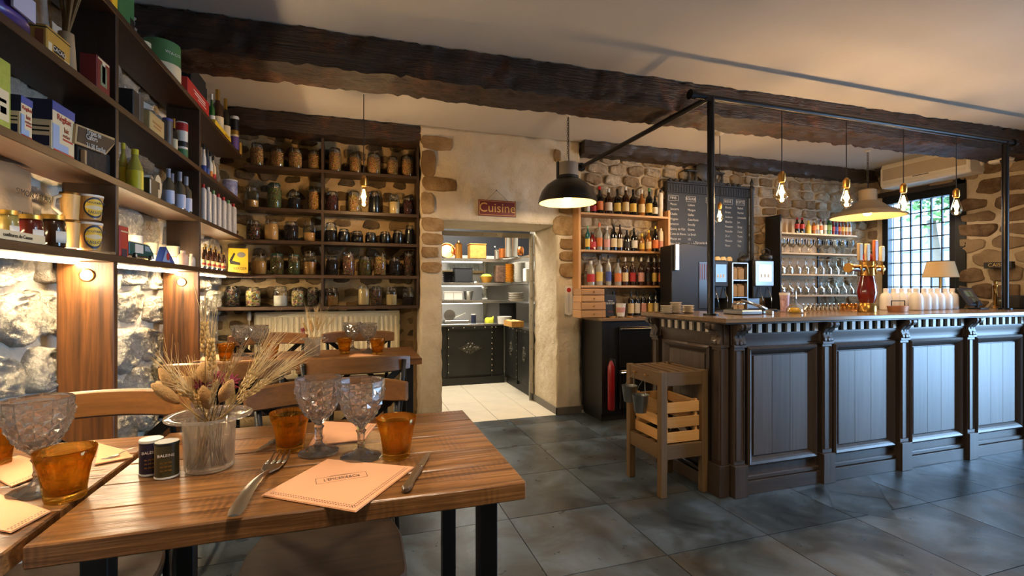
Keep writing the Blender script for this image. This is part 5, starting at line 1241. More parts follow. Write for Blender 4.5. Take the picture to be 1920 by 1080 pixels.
bouquet('dried grasses with one dark pink blossom in the back vase', vp2, .88, .11, .08, 9,
        [('b', -.01, .20, 0), ('b', .02, .22, .02), ('g', .04, .2, 0), ('g', .02, .24, -.01), ('g', -.03, .22, .02), ('b', -.035, .19, -.02), ('p', -.07, .19, 0), ('g', .06, .2, 0), ('g', .10, .21, .01), ('t', .01, .18, -.03), ('t', -.02, .19, .03), ('b', .045, .2, -.02)])
# ------------------------------------------------------------------ radiator, kitchen sign, thermometer box
m_rad = plain('radiator cream', S(232, 218, 182), .4)
YR = 4.765; r0 = PY(478, 590, YR); r1 = PY(748, 583, YR); zt = (r0.z+r1.z)/2
o = thing('radiator', 'cream ribbed panel radiator under the jar shelves', 'radiator', (r0.x, YR, zt-.6)); L = r1.x-r0.x
MB().box(0, L, .012, .05, 0, .6).build('panel', m_rad, o, bevel=.004)
nr = 27
rib = MB().prism([(-.016, .0), (-.011, -.014), (.011, -.014), (.016, .0)], .03, .565).mesh('rib', m_rad, bevel=.003)
for k in range(nr): link('rib', rib, o, (L*(k+.5)/nr, .012, 0))
MB().box(-.004, L+.004, -.004, .056, .6, .612).build('top_grille', m_rad, o, bevel=.003)
for x in (-.004, L): MB().box(x, x+.004, -.002, .055, 0, .6).build('side_panel', m_rad, o)
q = thing('radiator_valve', 'chrome thermostatic valve at the left end of the radiator', 'valve', (r0.x-.05, YR+.02, zt-.06))
MB().lathe([(0, 0), (.016, 0), (.02, .05), (.014, .075), (0, .078)], 14).build('knob', m_white, q, True); MB().tube([(0, 0, 0), (0, 0, -.5)], .008, 8).build('pipe', m_rad, q)
YS = YD-.012; p0 = PY(897, 404, YS); p1 = PY(967, 378, YS); pn = PY(931, 357, YS)
o = thing('kitchen_sign', 'small dark red sign lettered Cuisine hanging over the doorway', 'sign', (p0.x, YS, p0.z)); W_, H_ = p1.x-p0.x, p1.z-p0.z
MB().box(0, W_, -.008, .004, 0, H_).build('board', plain('sign oxblood', S(112, 40, 34), .5), o, bevel=.0015)
for a, b, c, d in ((.02, .98, .06, .08), (.02, .98, .92, .94), (.02, .03, .06, .94), (.97, .98, .06, .94)): MB().box(a*W_, b*W_, -.0086, -.007, c*H_, d*H_).build('rule', plain('sign gold', S(226, 176, 96), .5), o)
text('lettering', 'Cuisine', H_*.82, MATS['sign gold'], o, (W_*.5, -.009, H_*.50), FRONT, sx=.98)
for s in (.22, .78): MB().tube([(W_*s, -.004, H_), (pn.x-p0.x, -.003, pn.z-p0.z)], .0015, 5).build('string', m_cord, o)
MB().lathe([(0, 0), (.005, 0), (.006, .006), (0, .008)], 8, Matrix.Translation((pn.x-p0.x, .006, pn.z-p0.z)) @ Matrix.Rotation(R(90), 4, 'X')).build('nail', m_cord, o)
YS = YD-.012; p0 = PY(1059, 592, YS); p1 = PY(1073, 536, YS)
o = thing('thermometer_board', 'white wall thermometer with a red emblem on the right door pillar', 'thermometer', (p0.x, YS, p0.z)); W_, H_ = p1.x-p0.x, p1.z-p0.z
MB().prism([(0, .02), (W_*.5, 0), (W_, .02), (W_, H_), (0, H_)], -.008, .004, 1).build('board', m_white, o, bevel=.002)
MB().box(W_*.4, W_*.6, -.0095, -.007, H_*.12, H_*.75).build('tube', plain('thermo grey', S(200, 200, 200), .2), o)
MB().lathe([(0, 0), (W_*.28, 0), (W_*.28, .002), (0, .002)], 16, Matrix.Translation((W_*.5, -.008, H_*.86)) @ Matrix.Rotation(R(90), 4, 'X')).build('emblem', m_red, o)

# ------------------------------------------------------------------ right wall: window, air conditioner, sign, camera
m_wfr = plain('black window iron', S(24, 26, 28), .45, .3)
wd = thing('window_1', 'black framed leaded window onto the street', None, (XR+.12, WY0, WZ0)); struct(wd)
Ww, Wh = WY1-WY0, WZ1-WZ0
def wb_(name, y0, y1, z0, z1, x0=-.03, x1=.03, m=m_wfr): return MB().box(x0, x1, y0, y1, z0, z1).build(name, m, wd, bevel=.0 if y1-y0 < .02 else .003)
for b in ((0, .09, 0, Wh), (Ww-.07, Ww, 0, Wh), (.09, Ww-.07, 0, .06), (.09, Ww-.07, Wh-.09, Wh)): wb_('window_frame', *b, -.08, .04)
nc, nrw = 6, 8; gw, gh = (Ww-.16)/nc, (Wh-.15)/nrw
for k in range(1, nc): wb_('glazing_bar', .09+k*gw-.0075, .09+k*gw+.0075, .06, Wh-.09, -.012, .012)
for k in range(1, nrw): wb_('glazing_bar', .09, Ww-.07, .06+k*gh-.0065, .06+k*gh+.0065, -.010, .010)
m_pane = thin_glass('window pane', (.97, .98, .98), .35)
pane = MB().box(-.002, .002, .005, gw-.005, .005, gh-.005).mesh('pane', m_pane)
for i in range(nc):
    for j in range(nrw): link('pane', pane, wd, (0, .09+i*gw, .06+j*gh))
MB().box(-.17, .05, -.03, Ww+.03, -.04, 0).build('window_sill', plain('sill stone', S(176, 160, 136), .7), wd, bevel=.004)
MB().box(-.135, -.08, -.10, 0, -.05, Wh+.1).build('shutter_frame', m_wfr, wd, bevel=.003)
MB().box(-.135, -.08, -.10, Ww+.02, Wh, Wh+.06).build('head_beam', m_beam2, wd, bevel=.004)
XA = 6.27; a0 = PX(1650, 356, XA); a1 = PX(1818, 320, XA); zb = PX(1700, 345, XA).z; zt_ = PX(1700, 306, XA).z
o = thing('air_conditioner', 'long cream air conditioning unit above the window', 'air conditioner', (XA, a1.y, zb)); L = a0.y-a1.y; hh = zt_-zb+.05; m_ac = plain('ac cream', S(238, 230, 216), .35)
MB().prism([(.0, .03), (.03, 0), (.24, 0), (.26, .04), (.26, hh), (.03, hh), (.0, hh*.8)], 0, L, 1, Matrix(((1, 0, 0, 0), (0, 1, 0, 0), (0, 0, 1, 0), (0, 0, 0, 1)))).build('body', m_ac, o, bevel=.01)
MB().box(-.003, .004, .03, L-.03, hh*.30, hh*.78).build('front_panel', plain('ac panel', S(196, 180, 156), .4), o, bevel=.002)
MB().box(-.006, .03, .04, L-.04, hh*.13, hh*.22).build('air_flap', m_white, o, bevel=.002)
MB().box(-.004, .002, L*.42, L*.60, hh*.25, hh*.275).build('display', m_black, o)
XC = 6.44; p = PX(1866, 497, XC-.02)
o = thing('till_sign', 'small black plate lettered CAISSE on the right wall', 'sign', (XC-.01, p.y, p.z)); MB().box(-.006, .05, -.13, .10, -.032, .032).build('plate', m_black, o, bevel=.001)
text('lettering', 'CAISSE', .052, plain('brass paint', S(206, 176, 110), .4), o, (-.0065, -.015, 0), (R(90), 0, R(-90)))
p = PX(1876, 300, 6.3)
o = thing('security_camera', 'white security camera under the beam end', 'camera', p); MB().box(-.05, .06, -.09, .09, -.025, .035).build('body', m_ac, o, bevel=.015); MB().lathe([(0, -.02), (.03, -.01), (.035, .015), (0, .02)], 14, Matrix.Translation((-.04, -.05, -.03))).build('dome', m_black, o, True)
MB().box(.05, .25, -.02, .02, -.01, .02).build('bracket', m_ac, o)
p = PX(1832, 300, 6.42)
o = thing('wall_conduit', 'short bent cream pipe beside the air conditioner', 'pipe', p); MB().tube([(.0, .09, .16), (0, .05, .06), (.02, .0, .0), (.06, -.02, -.05)], .022, 10).build('pipe', m_ac, o, True)

# ------------------------------------------------------------------ the street outside
m_fac = plain('street plaster', S(190, 190, 190), .9, vary=.05); m_roof = plain('street roof', S(120, 116, 122), .7)
o = thing('street_house', 'pale plastered house across the street seen through the window', 'house', (13.0, 8.5, 0))
MB().box(0, .3, -6, 10, -1, 2.2).build('wall', m_fac, o)
MB().box(-.5, .4, -6, 10, 2.2, 2.45).build('eaves', m_roof, o); MB().box(.0, 1, -6, 10, 2.46, 5.2).build('upper_wall', m_fac, o)
for y in (-1.4, 1.2, 3.6):
    w_ = MB().box(-.06, .02, y-.45, y+.45, .5, 1.8).build('window', plain('street shutter', S(176, 170, 170), .7), o); MB().box(-.07, -.055, y-.35, y+.35, .6, 1.7).build('pane', plain('street glass', S(150, 158, 170), .2), w_)
MB().box(-.08, .02, -2.6, -2.5, -1, 2.2).build('red_post', plain('street red', S(150, 70, 70), .6), o)
struct(MB().box(XR+.4, 16, -8, 20, -1.1, -1.0).build('street_ground', plain('pavement', S(170, 168, 164), .9)), 'pale street pavement outside')
o = thing('street_tree', 'leafy green tree outside the upper window panes', 'tree', (10.2, 5.9, -1)); 
MB().tube([(0, 0, 0), (.1, .1, 2), (0, .2, 3.6)], [.16, .12, .07], 8).build('trunk', plain('bark', S(96, 80, 64), .9), o, True)
b = MB(); rr = random.Random(4)
for k in range(1500):
    c = Vector((rr.gauss(0, .5), rr.gauss(-.1, .45), 4.25+rr.gauss(0, .4))); u = Vector((rr.uniform(-1, 1), rr.uniform(-1, 1), rr.uniform(-1, 1))).normalized(); w = u.orthogonal().normalized(); s = .085
    b.add([c-u*s, c+w*s*.5, c+u*s, c-w*s*.5], [(0, 1, 2, 3)])
t = b.build('foliage', plain('leaf green', S(70, 104, 30), .6, vary=.3), o, fixn=False); t['kind'] = 'stuff'
# ------------------------------------------------------------------ kitchen behind the doorway
m_iron2 = plain('riveted iron', S(46, 46, 42), .5, .5, vary=.3, bscale=12); m_riv = plain('rivet', S(150, 140, 120), .35, .9); m_inox = plain('stainless', S(176, 174, 168), .25, .9); m_orn = plain('cast ornament', S(84, 80, 70), .4, .8)
KZ = .80; KY = 6.42; KX = 1.985
def rivets(o, pts, M):
    rv = MB().lathe([(0, .006), (.006, .004), (.009, 0)], 8).mesh('rivet', m_riv, True)
    for p in pts: q = link('rivet', rv, o); q.matrix_local = M @ Matrix.Translation(p)
Mfy = Matrix.Rotation(R(90), 4, 'X')
def ornament(o, M, w, h):
    b = MB(); r = random.Random(5)
    b.prism([(-w, 0), (0, -h), (w, 0), (0, h)], 0, .006)
    for k in range(26):
        t = r.uniform(0, 2*PI); u = r.uniform(.15, .9); x, y = w*u*math.cos(t)*.8, h*u*math.sin(t)*.8
        if abs(x)/w+abs(y)/h < 1: b.lathe([(0, .018), (.012, .012), (.018, .004)], 7, Matrix.Translation((x, y, 0)))
    b.lathe([(0, .024), (.02, .018), (.03, .004)], 10)
    q = b.build('ornament', m_orn, o, 'auto'); q.matrix_local = M
o = thing('kitchen_counter', 'black riveted iron kitchen counter facing the doorway', 'counter', (.25, KY, 0)); L = KX-.25-.014
MB().box(0, L, .02, .60, 0, KZ).build('carcass', m_iron2, o); MB().box(0, L, -.01, .62, KZ, KZ+.03).build('worktop', m_inox, o, bevel=.003)
MB().box(0, L, -.005, .02, 0, .10).build('plinth', m_iron2, o)
x0 = PY(841, 650, KY).x-.25; x1 = PY(921, 650, KY).x-.25
MB().box(x0, x1, -.004, .02, .13, KZ-.03).build('door', m_iron2, o, bevel=.003)
for x in (x0-.012, x1): MB().box(x, x+.02, -.012, .02, .10, KZ).build('strap', m_iron2, o)
MB().box(x0, x1, -.012, .02, KZ-.045, KZ-.002).build('strap', m_iron2, o)
rivets(o, [(x0-.002, .18+k*.115, .012) for k in range(6)]+[(x1+.01, .18+k*.075, .012) for k in range(9)]+[(x0+.06+k*.15, KZ-.02, .012) for k in range(5)], Matrix.Rotation(R(90), 4, 'X'))
ornament(o, Matrix.Translation(((x0+x1)/2, -.004, .50)) @ Mfy, .17, .085)
o = thing('kitchen_side_counter', 'black riveted iron counter along the right side of the kitchen', 'counter', (KX, 5.30, 0)); L = KY-5.30
MB().box(.02, .60, 0, L, 0, KZ).build('carcass', m_iron2, o); MB().box(-.01, .60, 0, L, KZ, KZ+.03).build('worktop', m_inox, o, bevel=.003)
Mfx = Matrix(((0, 0, -1, 0), (-1, 0, 0, 0), (0, 1, 0, 0), (0, 0, 0, 1)))     # outward = -x
for y0, y1 in ((.05, .56), (.60, 1.08)):
    MB().box(-.004, .02, y0, y1, .13, KZ-.04).build('door', m_iron2, o, bevel=.003)
    ornament(o, Matrix.Translation((-.004, (y0+y1)/2, .50)) @ Mfx, .08, .11)
for y in (.57, .03, 1.085): MB().box(-.010, .02, y, y+.022, .08, KZ).build('strap', m_iron2, o)
MB().box(-.010, .02, .03, L, KZ-.04, KZ-.002).build('strap', m_iron2, o)
rivets(o, [(-.581, .17+k*.085, .010) for k in range(8)]+[(-1.096, .17+k*.085, .010) for k in range(8)]+[(-.1-k*.16, KZ-.02, .010) for k in range(6)], Mfx)
# steel corner frame of the doorway
fx = thing('door_frame', 'riveted steel angle framing the inside of the kitchen doorway', 'door frame', (DX0, 5.285, 0))
MB().box(DX1-DX0-.055, DX1-DX0, 0, .012, 0, DZ-.02).build('jamb', m_inox, fx); MB().box(0.0, DX1-DX0-.055, 0, .012, DZ-.075, DZ-.02).build('head', m_inox, fx)
rivets(fx, [(DX1-DX0-.03, .2+k*.2, 0) for k in range(9)]+[(.1+k*.16, DZ-.048, 0) for k in range(6)], Mfy)
# L-shaped steel shelves: back wall and right wall
sh = thing('kitchen_shelving', 'L-shaped stainless shelves full of kitchenware on the kitchen walls', 'shelving', (.25, 6.72, 0))
KS = [1.745, 1.40, 1.15]; KB = 6.72
for z in KS:
    MB().box(0, 2.05, 0, .42, z-.03, z).build('back_shelf', m_inox, sh, bevel=.002)
    MB().box(1.86, 2.36, -1.38, 0, z-.03, z).build('side_shelf', m_inox, sh, bevel=.002)
    MB().box(0, 1.86, .0, .006, z-.045, z-.03).build('shelf_lip', m_inox, sh)
MB().box(1.60, 1.64, .36, .40, .84, 1.72).build('shelf_post', m_inox, sh); MB().box(0, 1.6, .38, .42, 1.55, 1.585).build('knife_rail', plain('rail wood', S(190, 160, 110), .6), sh)
EK = .0015
# things on the kitchen shelves; positions from the photo on the shelf plane
def kx(px_, Y=6.85): return PY(px_, 500, Y).x
m_cop = plain('copper', S(196, 120, 66), .3, 1); m_wick = plain('wicker', S(206, 150, 70), .7, vary=.3, bump=.8, bscale=90); m_plate = plain('china', S(226, 222, 214), .25)
def kthing(name, label, cat, px_, z, Y=6.85, group=None): return thing(name, label, cat, (kx(px_, Y), Y, z+EK), 0, group)
o = kthing('copper_pan', 'copper pan hung upright at the left of the top kitchen shelf', 'pan', 838, KS[0], 7.0); MB().lathe([(0, 0), (.10, 0), (.115, .04), (.11, .04), (.095, .01), (0, .01)], 22, Matrix.Translation((0, 0, .117)) @ Matrix.Rotation(R(75), 4, 'X')).build('dish', m_cop, o, 'auto')
o = kthing('brass_jug', 'tall brass coffee pot on the top kitchen shelf', 'jug', 860, KS[0]); MB().lathe([(0, 0), (.055, 0), (.048, .2), (.052, .215), (.02, .235), (.012, .26), (0, .262)], 18).build('body', m_brass, o, 'auto'); MB().tube([(-.05, 0, .19), (-.1, 0, .18), (-.1, 0, .08), (-.055, 0, .05)], .008, 8).build('handle', m_brass, o, True)
o = kthing('wicker_box', 'square woven basket on the top kitchen shelf', 'basket', 894, KS[0]); MB().box(-.12, .12, -.1, .1, 0, .2).build('body', m_wick, o, bevel=.01); MB().box(-.125, .125, -.105, .105, .201, .22).build('lid', m_wick, o, bevel=.008)
def saucepan(label, px_, z, r, h, m, Y=6.85, hd=(-1, 0)):
    o = kthing('saucepan', label, 'saucepan', px_, z, Y, 'pans on the kitchen shelves'); MB().lathe([(0, 0), (r*.95, 0), (r, h), (r*.94, h), (r*.9, .01), (0, .01)], 20).build('pan', m, o, 'auto')
    MB().tube([(hd[0]*r, hd[1]*r, h*.85), (hd[0]*(r+.16), hd[1]*(r+.16), h*1.25)], .007, 6).build('handle', m_inox, o); return o
saucepan('small steel saucepan with its handle to the left on the top shelf', 935, KS[0], .07, .13, m_inox, 6.75, (-.5, -.86))
saucepan('copper saucepan on the top kitchen shelf', 945, KS[0], .075, .13, m_cop, 6.5, (0, 1))
o = kthing('stock_pot', 'tall shiny stock pot at the corner of the top kitchen shelf', 'pot', 959, KS[0], 6.3); MB().lathe([(0, 0), (.09, 0), (.09, .27), (.094, .275), (.086, .275), (.084, .02), (0, .02)], 22).build('pot', m_inox, o, 'auto')
o = kthing('small_copper_pot', 'little copper pot near the end of the top side shelf', 'pot', 976, KS[0], 5.9); MB().lathe([(0, 0), (.04, 0), (.045, .07), (.03, .11), (0, .11)], 14).build('pot', m_cop, o, True)
for k in range(8):
    o = kthing('glass_tumbler', f'clear tumbler upside down on the white rack under the top shelf, {ORD[k]} from the left', 'glass', 842+k*7.6, 1.589, 7.125, 'tumblers on the kitchen rack'); MB().lathe([(.033, 0), (.028, .096), (0, .098)], 12).build('glass', m_jar, o, True)
o = kthing('plate_rack', 'pale wooden strip holding the row of tumblers', 'rack', 840, 1.56, 7.09); 
bpy.data.objects.remove(o)
for k in range(6):
    o = kthing('black_bowl', f'black bowl in the stack on the middle kitchen shelf, {ORD[k]} from the bottom', 'bowl', 840, KS[1]+k*.025, 6.85, 'black bowls'); MB().lathe([(0, 0), (.05, 0), (.085, .03), (.08, .03), (.045, .006), (0, .006)], 18).build('bowl', plain('black china', S(34, 34, 38), .3), o, 'auto')
o = kthing('black_crate', 'black plastic tub on the middle kitchen shelf', 'tub', 867, KS[1]); MB().box(-.125, .125, -.12, .12, 0, .2).build('tub', plain('black plastic', S(36, 38, 44), .5), o, bevel=.012); MB().box(-.13, .13, -.125, .125, .201, .215).build('rim', plain('black plastic', S(36, 38, 44), .5), o)
o = kthing('pot_cover', 'flat metal lid lying on the middle kitchen shelf', 'lid', 891, KS[1]); MB().lathe([(.07, 0), (.06, .02), (0, .03)], 16).build('lid', m_inox, o, True)
o = kthing('ochre_bowl', 'yellow ochre bowl with lime green contents on the middle kitchen shelf', 'bowl', 912, KS[1], 6.80); MB().lathe([(0, 0), (.06, 0), (.10, .09), (.093, .09), (.05, .01), (0, .01)], 20).build('bowl', plain('ochre glaze', S(210, 150, 50), .3), o, 'auto'); MB().lathe([(.085, .088), (.06, .12), (0, .13)], 12).build('greens', plain('lime leaves', S(160, 200, 70), .7), o, True)
o = kthing('bottle_crate', 'brown egg tray stack behind the ochre stack', 'tray', 937, KS[1], 6.80); MB().box(-.07, .07, -.08, .08, 0, .25).build('trays', plain('brown card', S(110, 80, 60), .9, vary=.5, bscale=120), o, bevel=.01)
for nm, lab, px_, Y, r, n, m in (('ochre_dish', 'ochre oven dish in the tall stack on the middle side shelf', 956, 6.5, .075, 10, 'ochre glaze'), ('white_plate', 'white plate in the tall stack on the middle side shelf', 974.5, 6.15, .085, 14, 'china')):
    for k in range(n):
        o = kthing(nm, f'{lab}, {ORD[k]} from the bottom', 'dish' if 'dish' in nm else 'plate', px_, KS[1]+k*.0265*(10/n), Y, nm.replace('_', ' ')+' stack'); h = .0255*(10/n); MB().lathe([(0, 0), (r*.7, 0), (r, h*.9), (r*.97, h*.9), (r*.66, h*.3), (0, h*.3)], 18).build('dish', MATS[m], o, 'auto')
o = kthing('white_container', 'white square container at the end of the middle side shelf', 'container', 990, KS[1], 5.8); MB().box(-.05, .05, -.06, .06, 0, .17).build('tub', m_plate, o, bevel=.008)
for k, px_ in enumerate((840, 857)): o = kthing('white_box', ('white plastic box at the left of the lowest kitchen shelf', 'white plastic box second on the lowest kitchen shelf')[k], 'box', px_, KS[2]); MB().box(-.065, .065, -.08, .08, 0, .11).build('tub', m_plate, o, bevel=.006); MB().box(-.068, .068, -.083, .083, .111, .122).build('lid', m_plate, o, bevel=.004)
o = kthing('sieve', 'deep steel sieve on the lowest kitchen shelf', 'sieve', 878, KS[2]); MB().lathe([(0, 0), (.05, 0), (.075, .12), (.08, .125), (.07, .12), (0, .02)], 18).build('bowl', m_inox, o, 'auto')
o = kthing('mixer', 'white and steel stand mixer in the corner of the lowest kitchen shelf', 'mixer', 908, KS[2], 6.86); MB().box(-.05, .05, -.06, .06, 0, .03).build('base', m_plate, o, bevel=.006); MB().box(-.02, .04, .02, .06, .031, .2).build('column', m_inox, o, bevel=.005); MB().box(-.04, .05, -.08, .06, .201, .25).build('head', m_plate, o, bevel=.012); MB().lathe([(0, .032), (.03, .032), (.045, .11), (0, .11)], 14).build('jug', m_jar, o, True); o.scale = (.8, .8, .8)
saucepan('dark pan leaning among the whisks on the lowest side shelf', 965, KS[2], .07, .06, m_iron2, 6.4, (0, -1))
for k in range(4): o = kthing('white_dish', f'white oval dish stacked on the lowest side shelf, {ORD[k]} from the bottom', 'dish', 968, KS[2]+k*.028, 6.0, 'white oval dishes'); MB().lathe([(0, 0), (.08, 0), (.11, .024), (.1, .024), (.07, .008), (0, .008)], 18).build('dish', m_plate, o, 'auto')
# on the worktops
def ktop(name, label, cat, px_, Y): return thing(name, label, cat, (PY(px_, 600, Y).x, Y, KZ+.0315))
o = ktop('hand_slicer', 'steel kitchen machine at the left end of the kitchen worktop', 'machine', 848, 6.7); MB().box(-.12, .22, -.1, .1, 0, .04).build('base', m_inox, o, bevel=.008); MB().lathe([(0, 0), (.08, 0), (.08, .02), (0, .025)], 18, Matrix.Translation((-.05, -.05, .11)) @ Matrix.Rotation(R(90), 4, 'X')).build('blade', m_inox, o, 'auto'); MB().tube([(0, 0, .06), (.18, -.05, .14)], .008, 6).build('arm', m_inox, o)
o = ktop('blue_mug', 'dark blue tin on the kitchen worktop', 'tin', 888, 6.65); MB().lathe([(0, 0), (.035, 0), (.035, .11), (0, .11)], 16).build('body', m_navy, o, 'auto'); MB().lathe([(.036, .1105), (.036, .12), (0, .12)], 16).build('lid', m_white, o, 'auto')
o = ktop('yellow_cloth', 'crumpled bright yellow cloth in the corner of the kitchen worktop', 'cloth', 918, 6.6); v, f = stone_mesh(77, 14, 3, .3, .3); MB().add([(x*.14, y*.1, z*.06) for x, y, z in v], f).build('cloth', plain('lime cloth', S(226, 224, 60), .9), o, True)
o = ktop('bread_crate', 'wooden crate of small bread rolls on the side worktop', 'crate', 963, 5.85); MB().box(-.08, .08, -.17, .17, 0, .012).build('base', m_wick, o)
for b4 in ((-.08, -.07, -.17, .17), (.07, .08, -.17, .17), (-.07, .07, -.17, -.16), (-.07, .07, .16, .17)): MB().box(*b4, .012, .07).build('side', m_wick, o)
for k in range(8):
    q = ktop('bread_roll', f'small pale bread roll in the crate, {ORD[k]} of two rows', 'bread', 963, 5.85); q['group'] = 'bread rolls'; q.location += Vector((-.035+.07*(k % 2), -.12+.08*(k//2), .016)); MB().lathe([(0, 0), (.025, .005), (.034, .035), (.02, .06), (0, .064)], 12).build('roll', plain('bread', S(226, 188, 120), .8), q, True)
o = ktop('black_screen', 'black square tray standing at the back of the side worktop', 'tray', 952, 6.75); MB().box(-.13, .13, -.01, .01, 0, .27).build('panel', m_black, o, bevel=.004)
o = ktop('white_tub', 'low white tub on the side worktop', 'tub', 946, 6.3); MB().lathe([(0, 0), (.09, 0), (.1, .1), (0, .105)], 18).build('body', m_plate, o, 'auto')

# tube lights under the kitchen shelves
for k, z in enumerate(KS):
    o = thing('kitchen_tube_light', f'white tube light under the {("top", "middle", "lowest")[k]} kitchen shelf', 'tube light', (.35, 6.80, z-.052)); MB().box(0, 1.4, 0, .02, 0, .012).build('tube', emit('tube white', (1, .95, .86), 14), o); MB().box(-.02, 1.42, -.004, .024, .0125, .020).build('holder', m_inox, o)
# ------------------------------------------------------------------ back bar
m_cab = plain('black lacquer', S(26, 26, 28), .35); m_beech = wood('beech shelf', S(176, 126, 74), S(206, 160, 106), 0, 1.2, .45, .3, .1)
m_beechz = wood('beech upright', S(170, 120, 70), S(200, 154, 100), 2, 1.2, .45, .3, .1); m_chrome = plain('chrome', S(200, 200, 200), .15, 1)
BX0, BY0, BZ = 2.285, 4.19, 1.02
o = thing('back_bar', 'black lacquered back bar cabinets along the bar wall', 'cabinet', (BX0, BY0, 0)); L = 6.3-BX0
MB().box(0, L, .02, .43, .08, BZ-.03).build('carcass', m_cab, o); MB().box(.02, L, .05, .43, 0, .08).build('plinth', m_cab, o)
MB().box(-.005, L, -.015, .435, BZ-.03, BZ).build('worktop', m_top, o, bevel=.003)
MB().box(.0, .05, .0, .02, .08, BZ-.03).build('door_stile', m_cab, o)
for k, (a, b, z0, z1) in enumerate(((.19, .56, .52, .93), (.19, .56, .12, .50), (.60, 1.0, .12, .93), (1.04, 1.5, .12, .93), (1.54, 2.0, .12, .93))):
    d = MB().box(a, b, -.012, .018, z0, z1).build('door', plain('fridge black', S(20, 21, 23), .25), o, bevel=.004)
    MB().box(a+.01, b-.01, -.03, -.014, z1-.03, z1-.015).build('handle', m_chrome, d, bevel=.003)
    MB().box(a, a+.006, -.014, -.012, z0, z1).build('edge_trim', m_chrome, d)
p = PY(1142, 762, BY0-.01)
o = thing('red_bar', 'narrow red fire extinguisher beside the black cabinet', 'extinguisher', (p.x, BY0-.05, .13))
MB().lathe([(0, 0), (.03, 0), (.034, .01), (.034, .42), (.02, .46), (.012, .48), (0, .48)], 16).build('cylinder', plain('extinguisher red', S(130, 16, 20), .3), o, 'auto')
MB().lathe([(.013, .481), (.013, .50), (0, .50)], 10).build('valve', m_black, o, 'auto'); MB().tube([(0, 0, .49), (.03, -.01, .49), (.036, -.015, .40), (.036, -.015, .2)], .006, 6).build('hose', m_black, o, True)
MB().box(-.036, .036, .03, .048, .2, .22).build('bracket', m_black, o)
# liquor shelf
LY = 4.45
xa, xb = PY(1085, 450, LY).x, PY(1257, 450, LY).x; zt = [PY(1173, 402, LY).z, PY(1173, 470, LY).z, PY(1173, 535.5, LY).z]
o = thing('liquor_shelf', 'pale beech liquor shelf between the kitchen door and the chalkboard', 'shelf', (xa, LY, BZ)); W_ = xb-xa
for z in zt: MB().box(.028, W_-.028, 0, .2, z-.022-BZ, z-BZ).build('shelf_board', m_beech, o, bevel=.002)
for x in (0, W_-.027): MB().box(x, x+.027, 0, .2, zt[2]-.09-BZ, zt[0]+.07-BZ).build('upright', m_beechz, o, bevel=.002)
for x in (.04, W_-.06): MB().box(x, x+.02, .05, .2, zt[2]-.12-BZ, zt[2]-.023-BZ).build('bracket', m_cab, o)
LBM = {}
def lm(c):
    k = 'label %d %d %d' % c
    return plain(k, S(*c), .6)
CRE, YEL, WHT, REDL, ORA, GRN, BLK, BLU, PNK = (216, 196, 150), (214, 180, 84), (214, 208, 196), (176, 44, 44), (206, 112, 52), (120, 150, 84), (30, 28, 28), (60, 76, 150), (206, 150, 140)
DK, AM, GD, CL, RD, GR, WH = g_black, g_amber, g_gold, g_white, g_red, g_dark, m_white
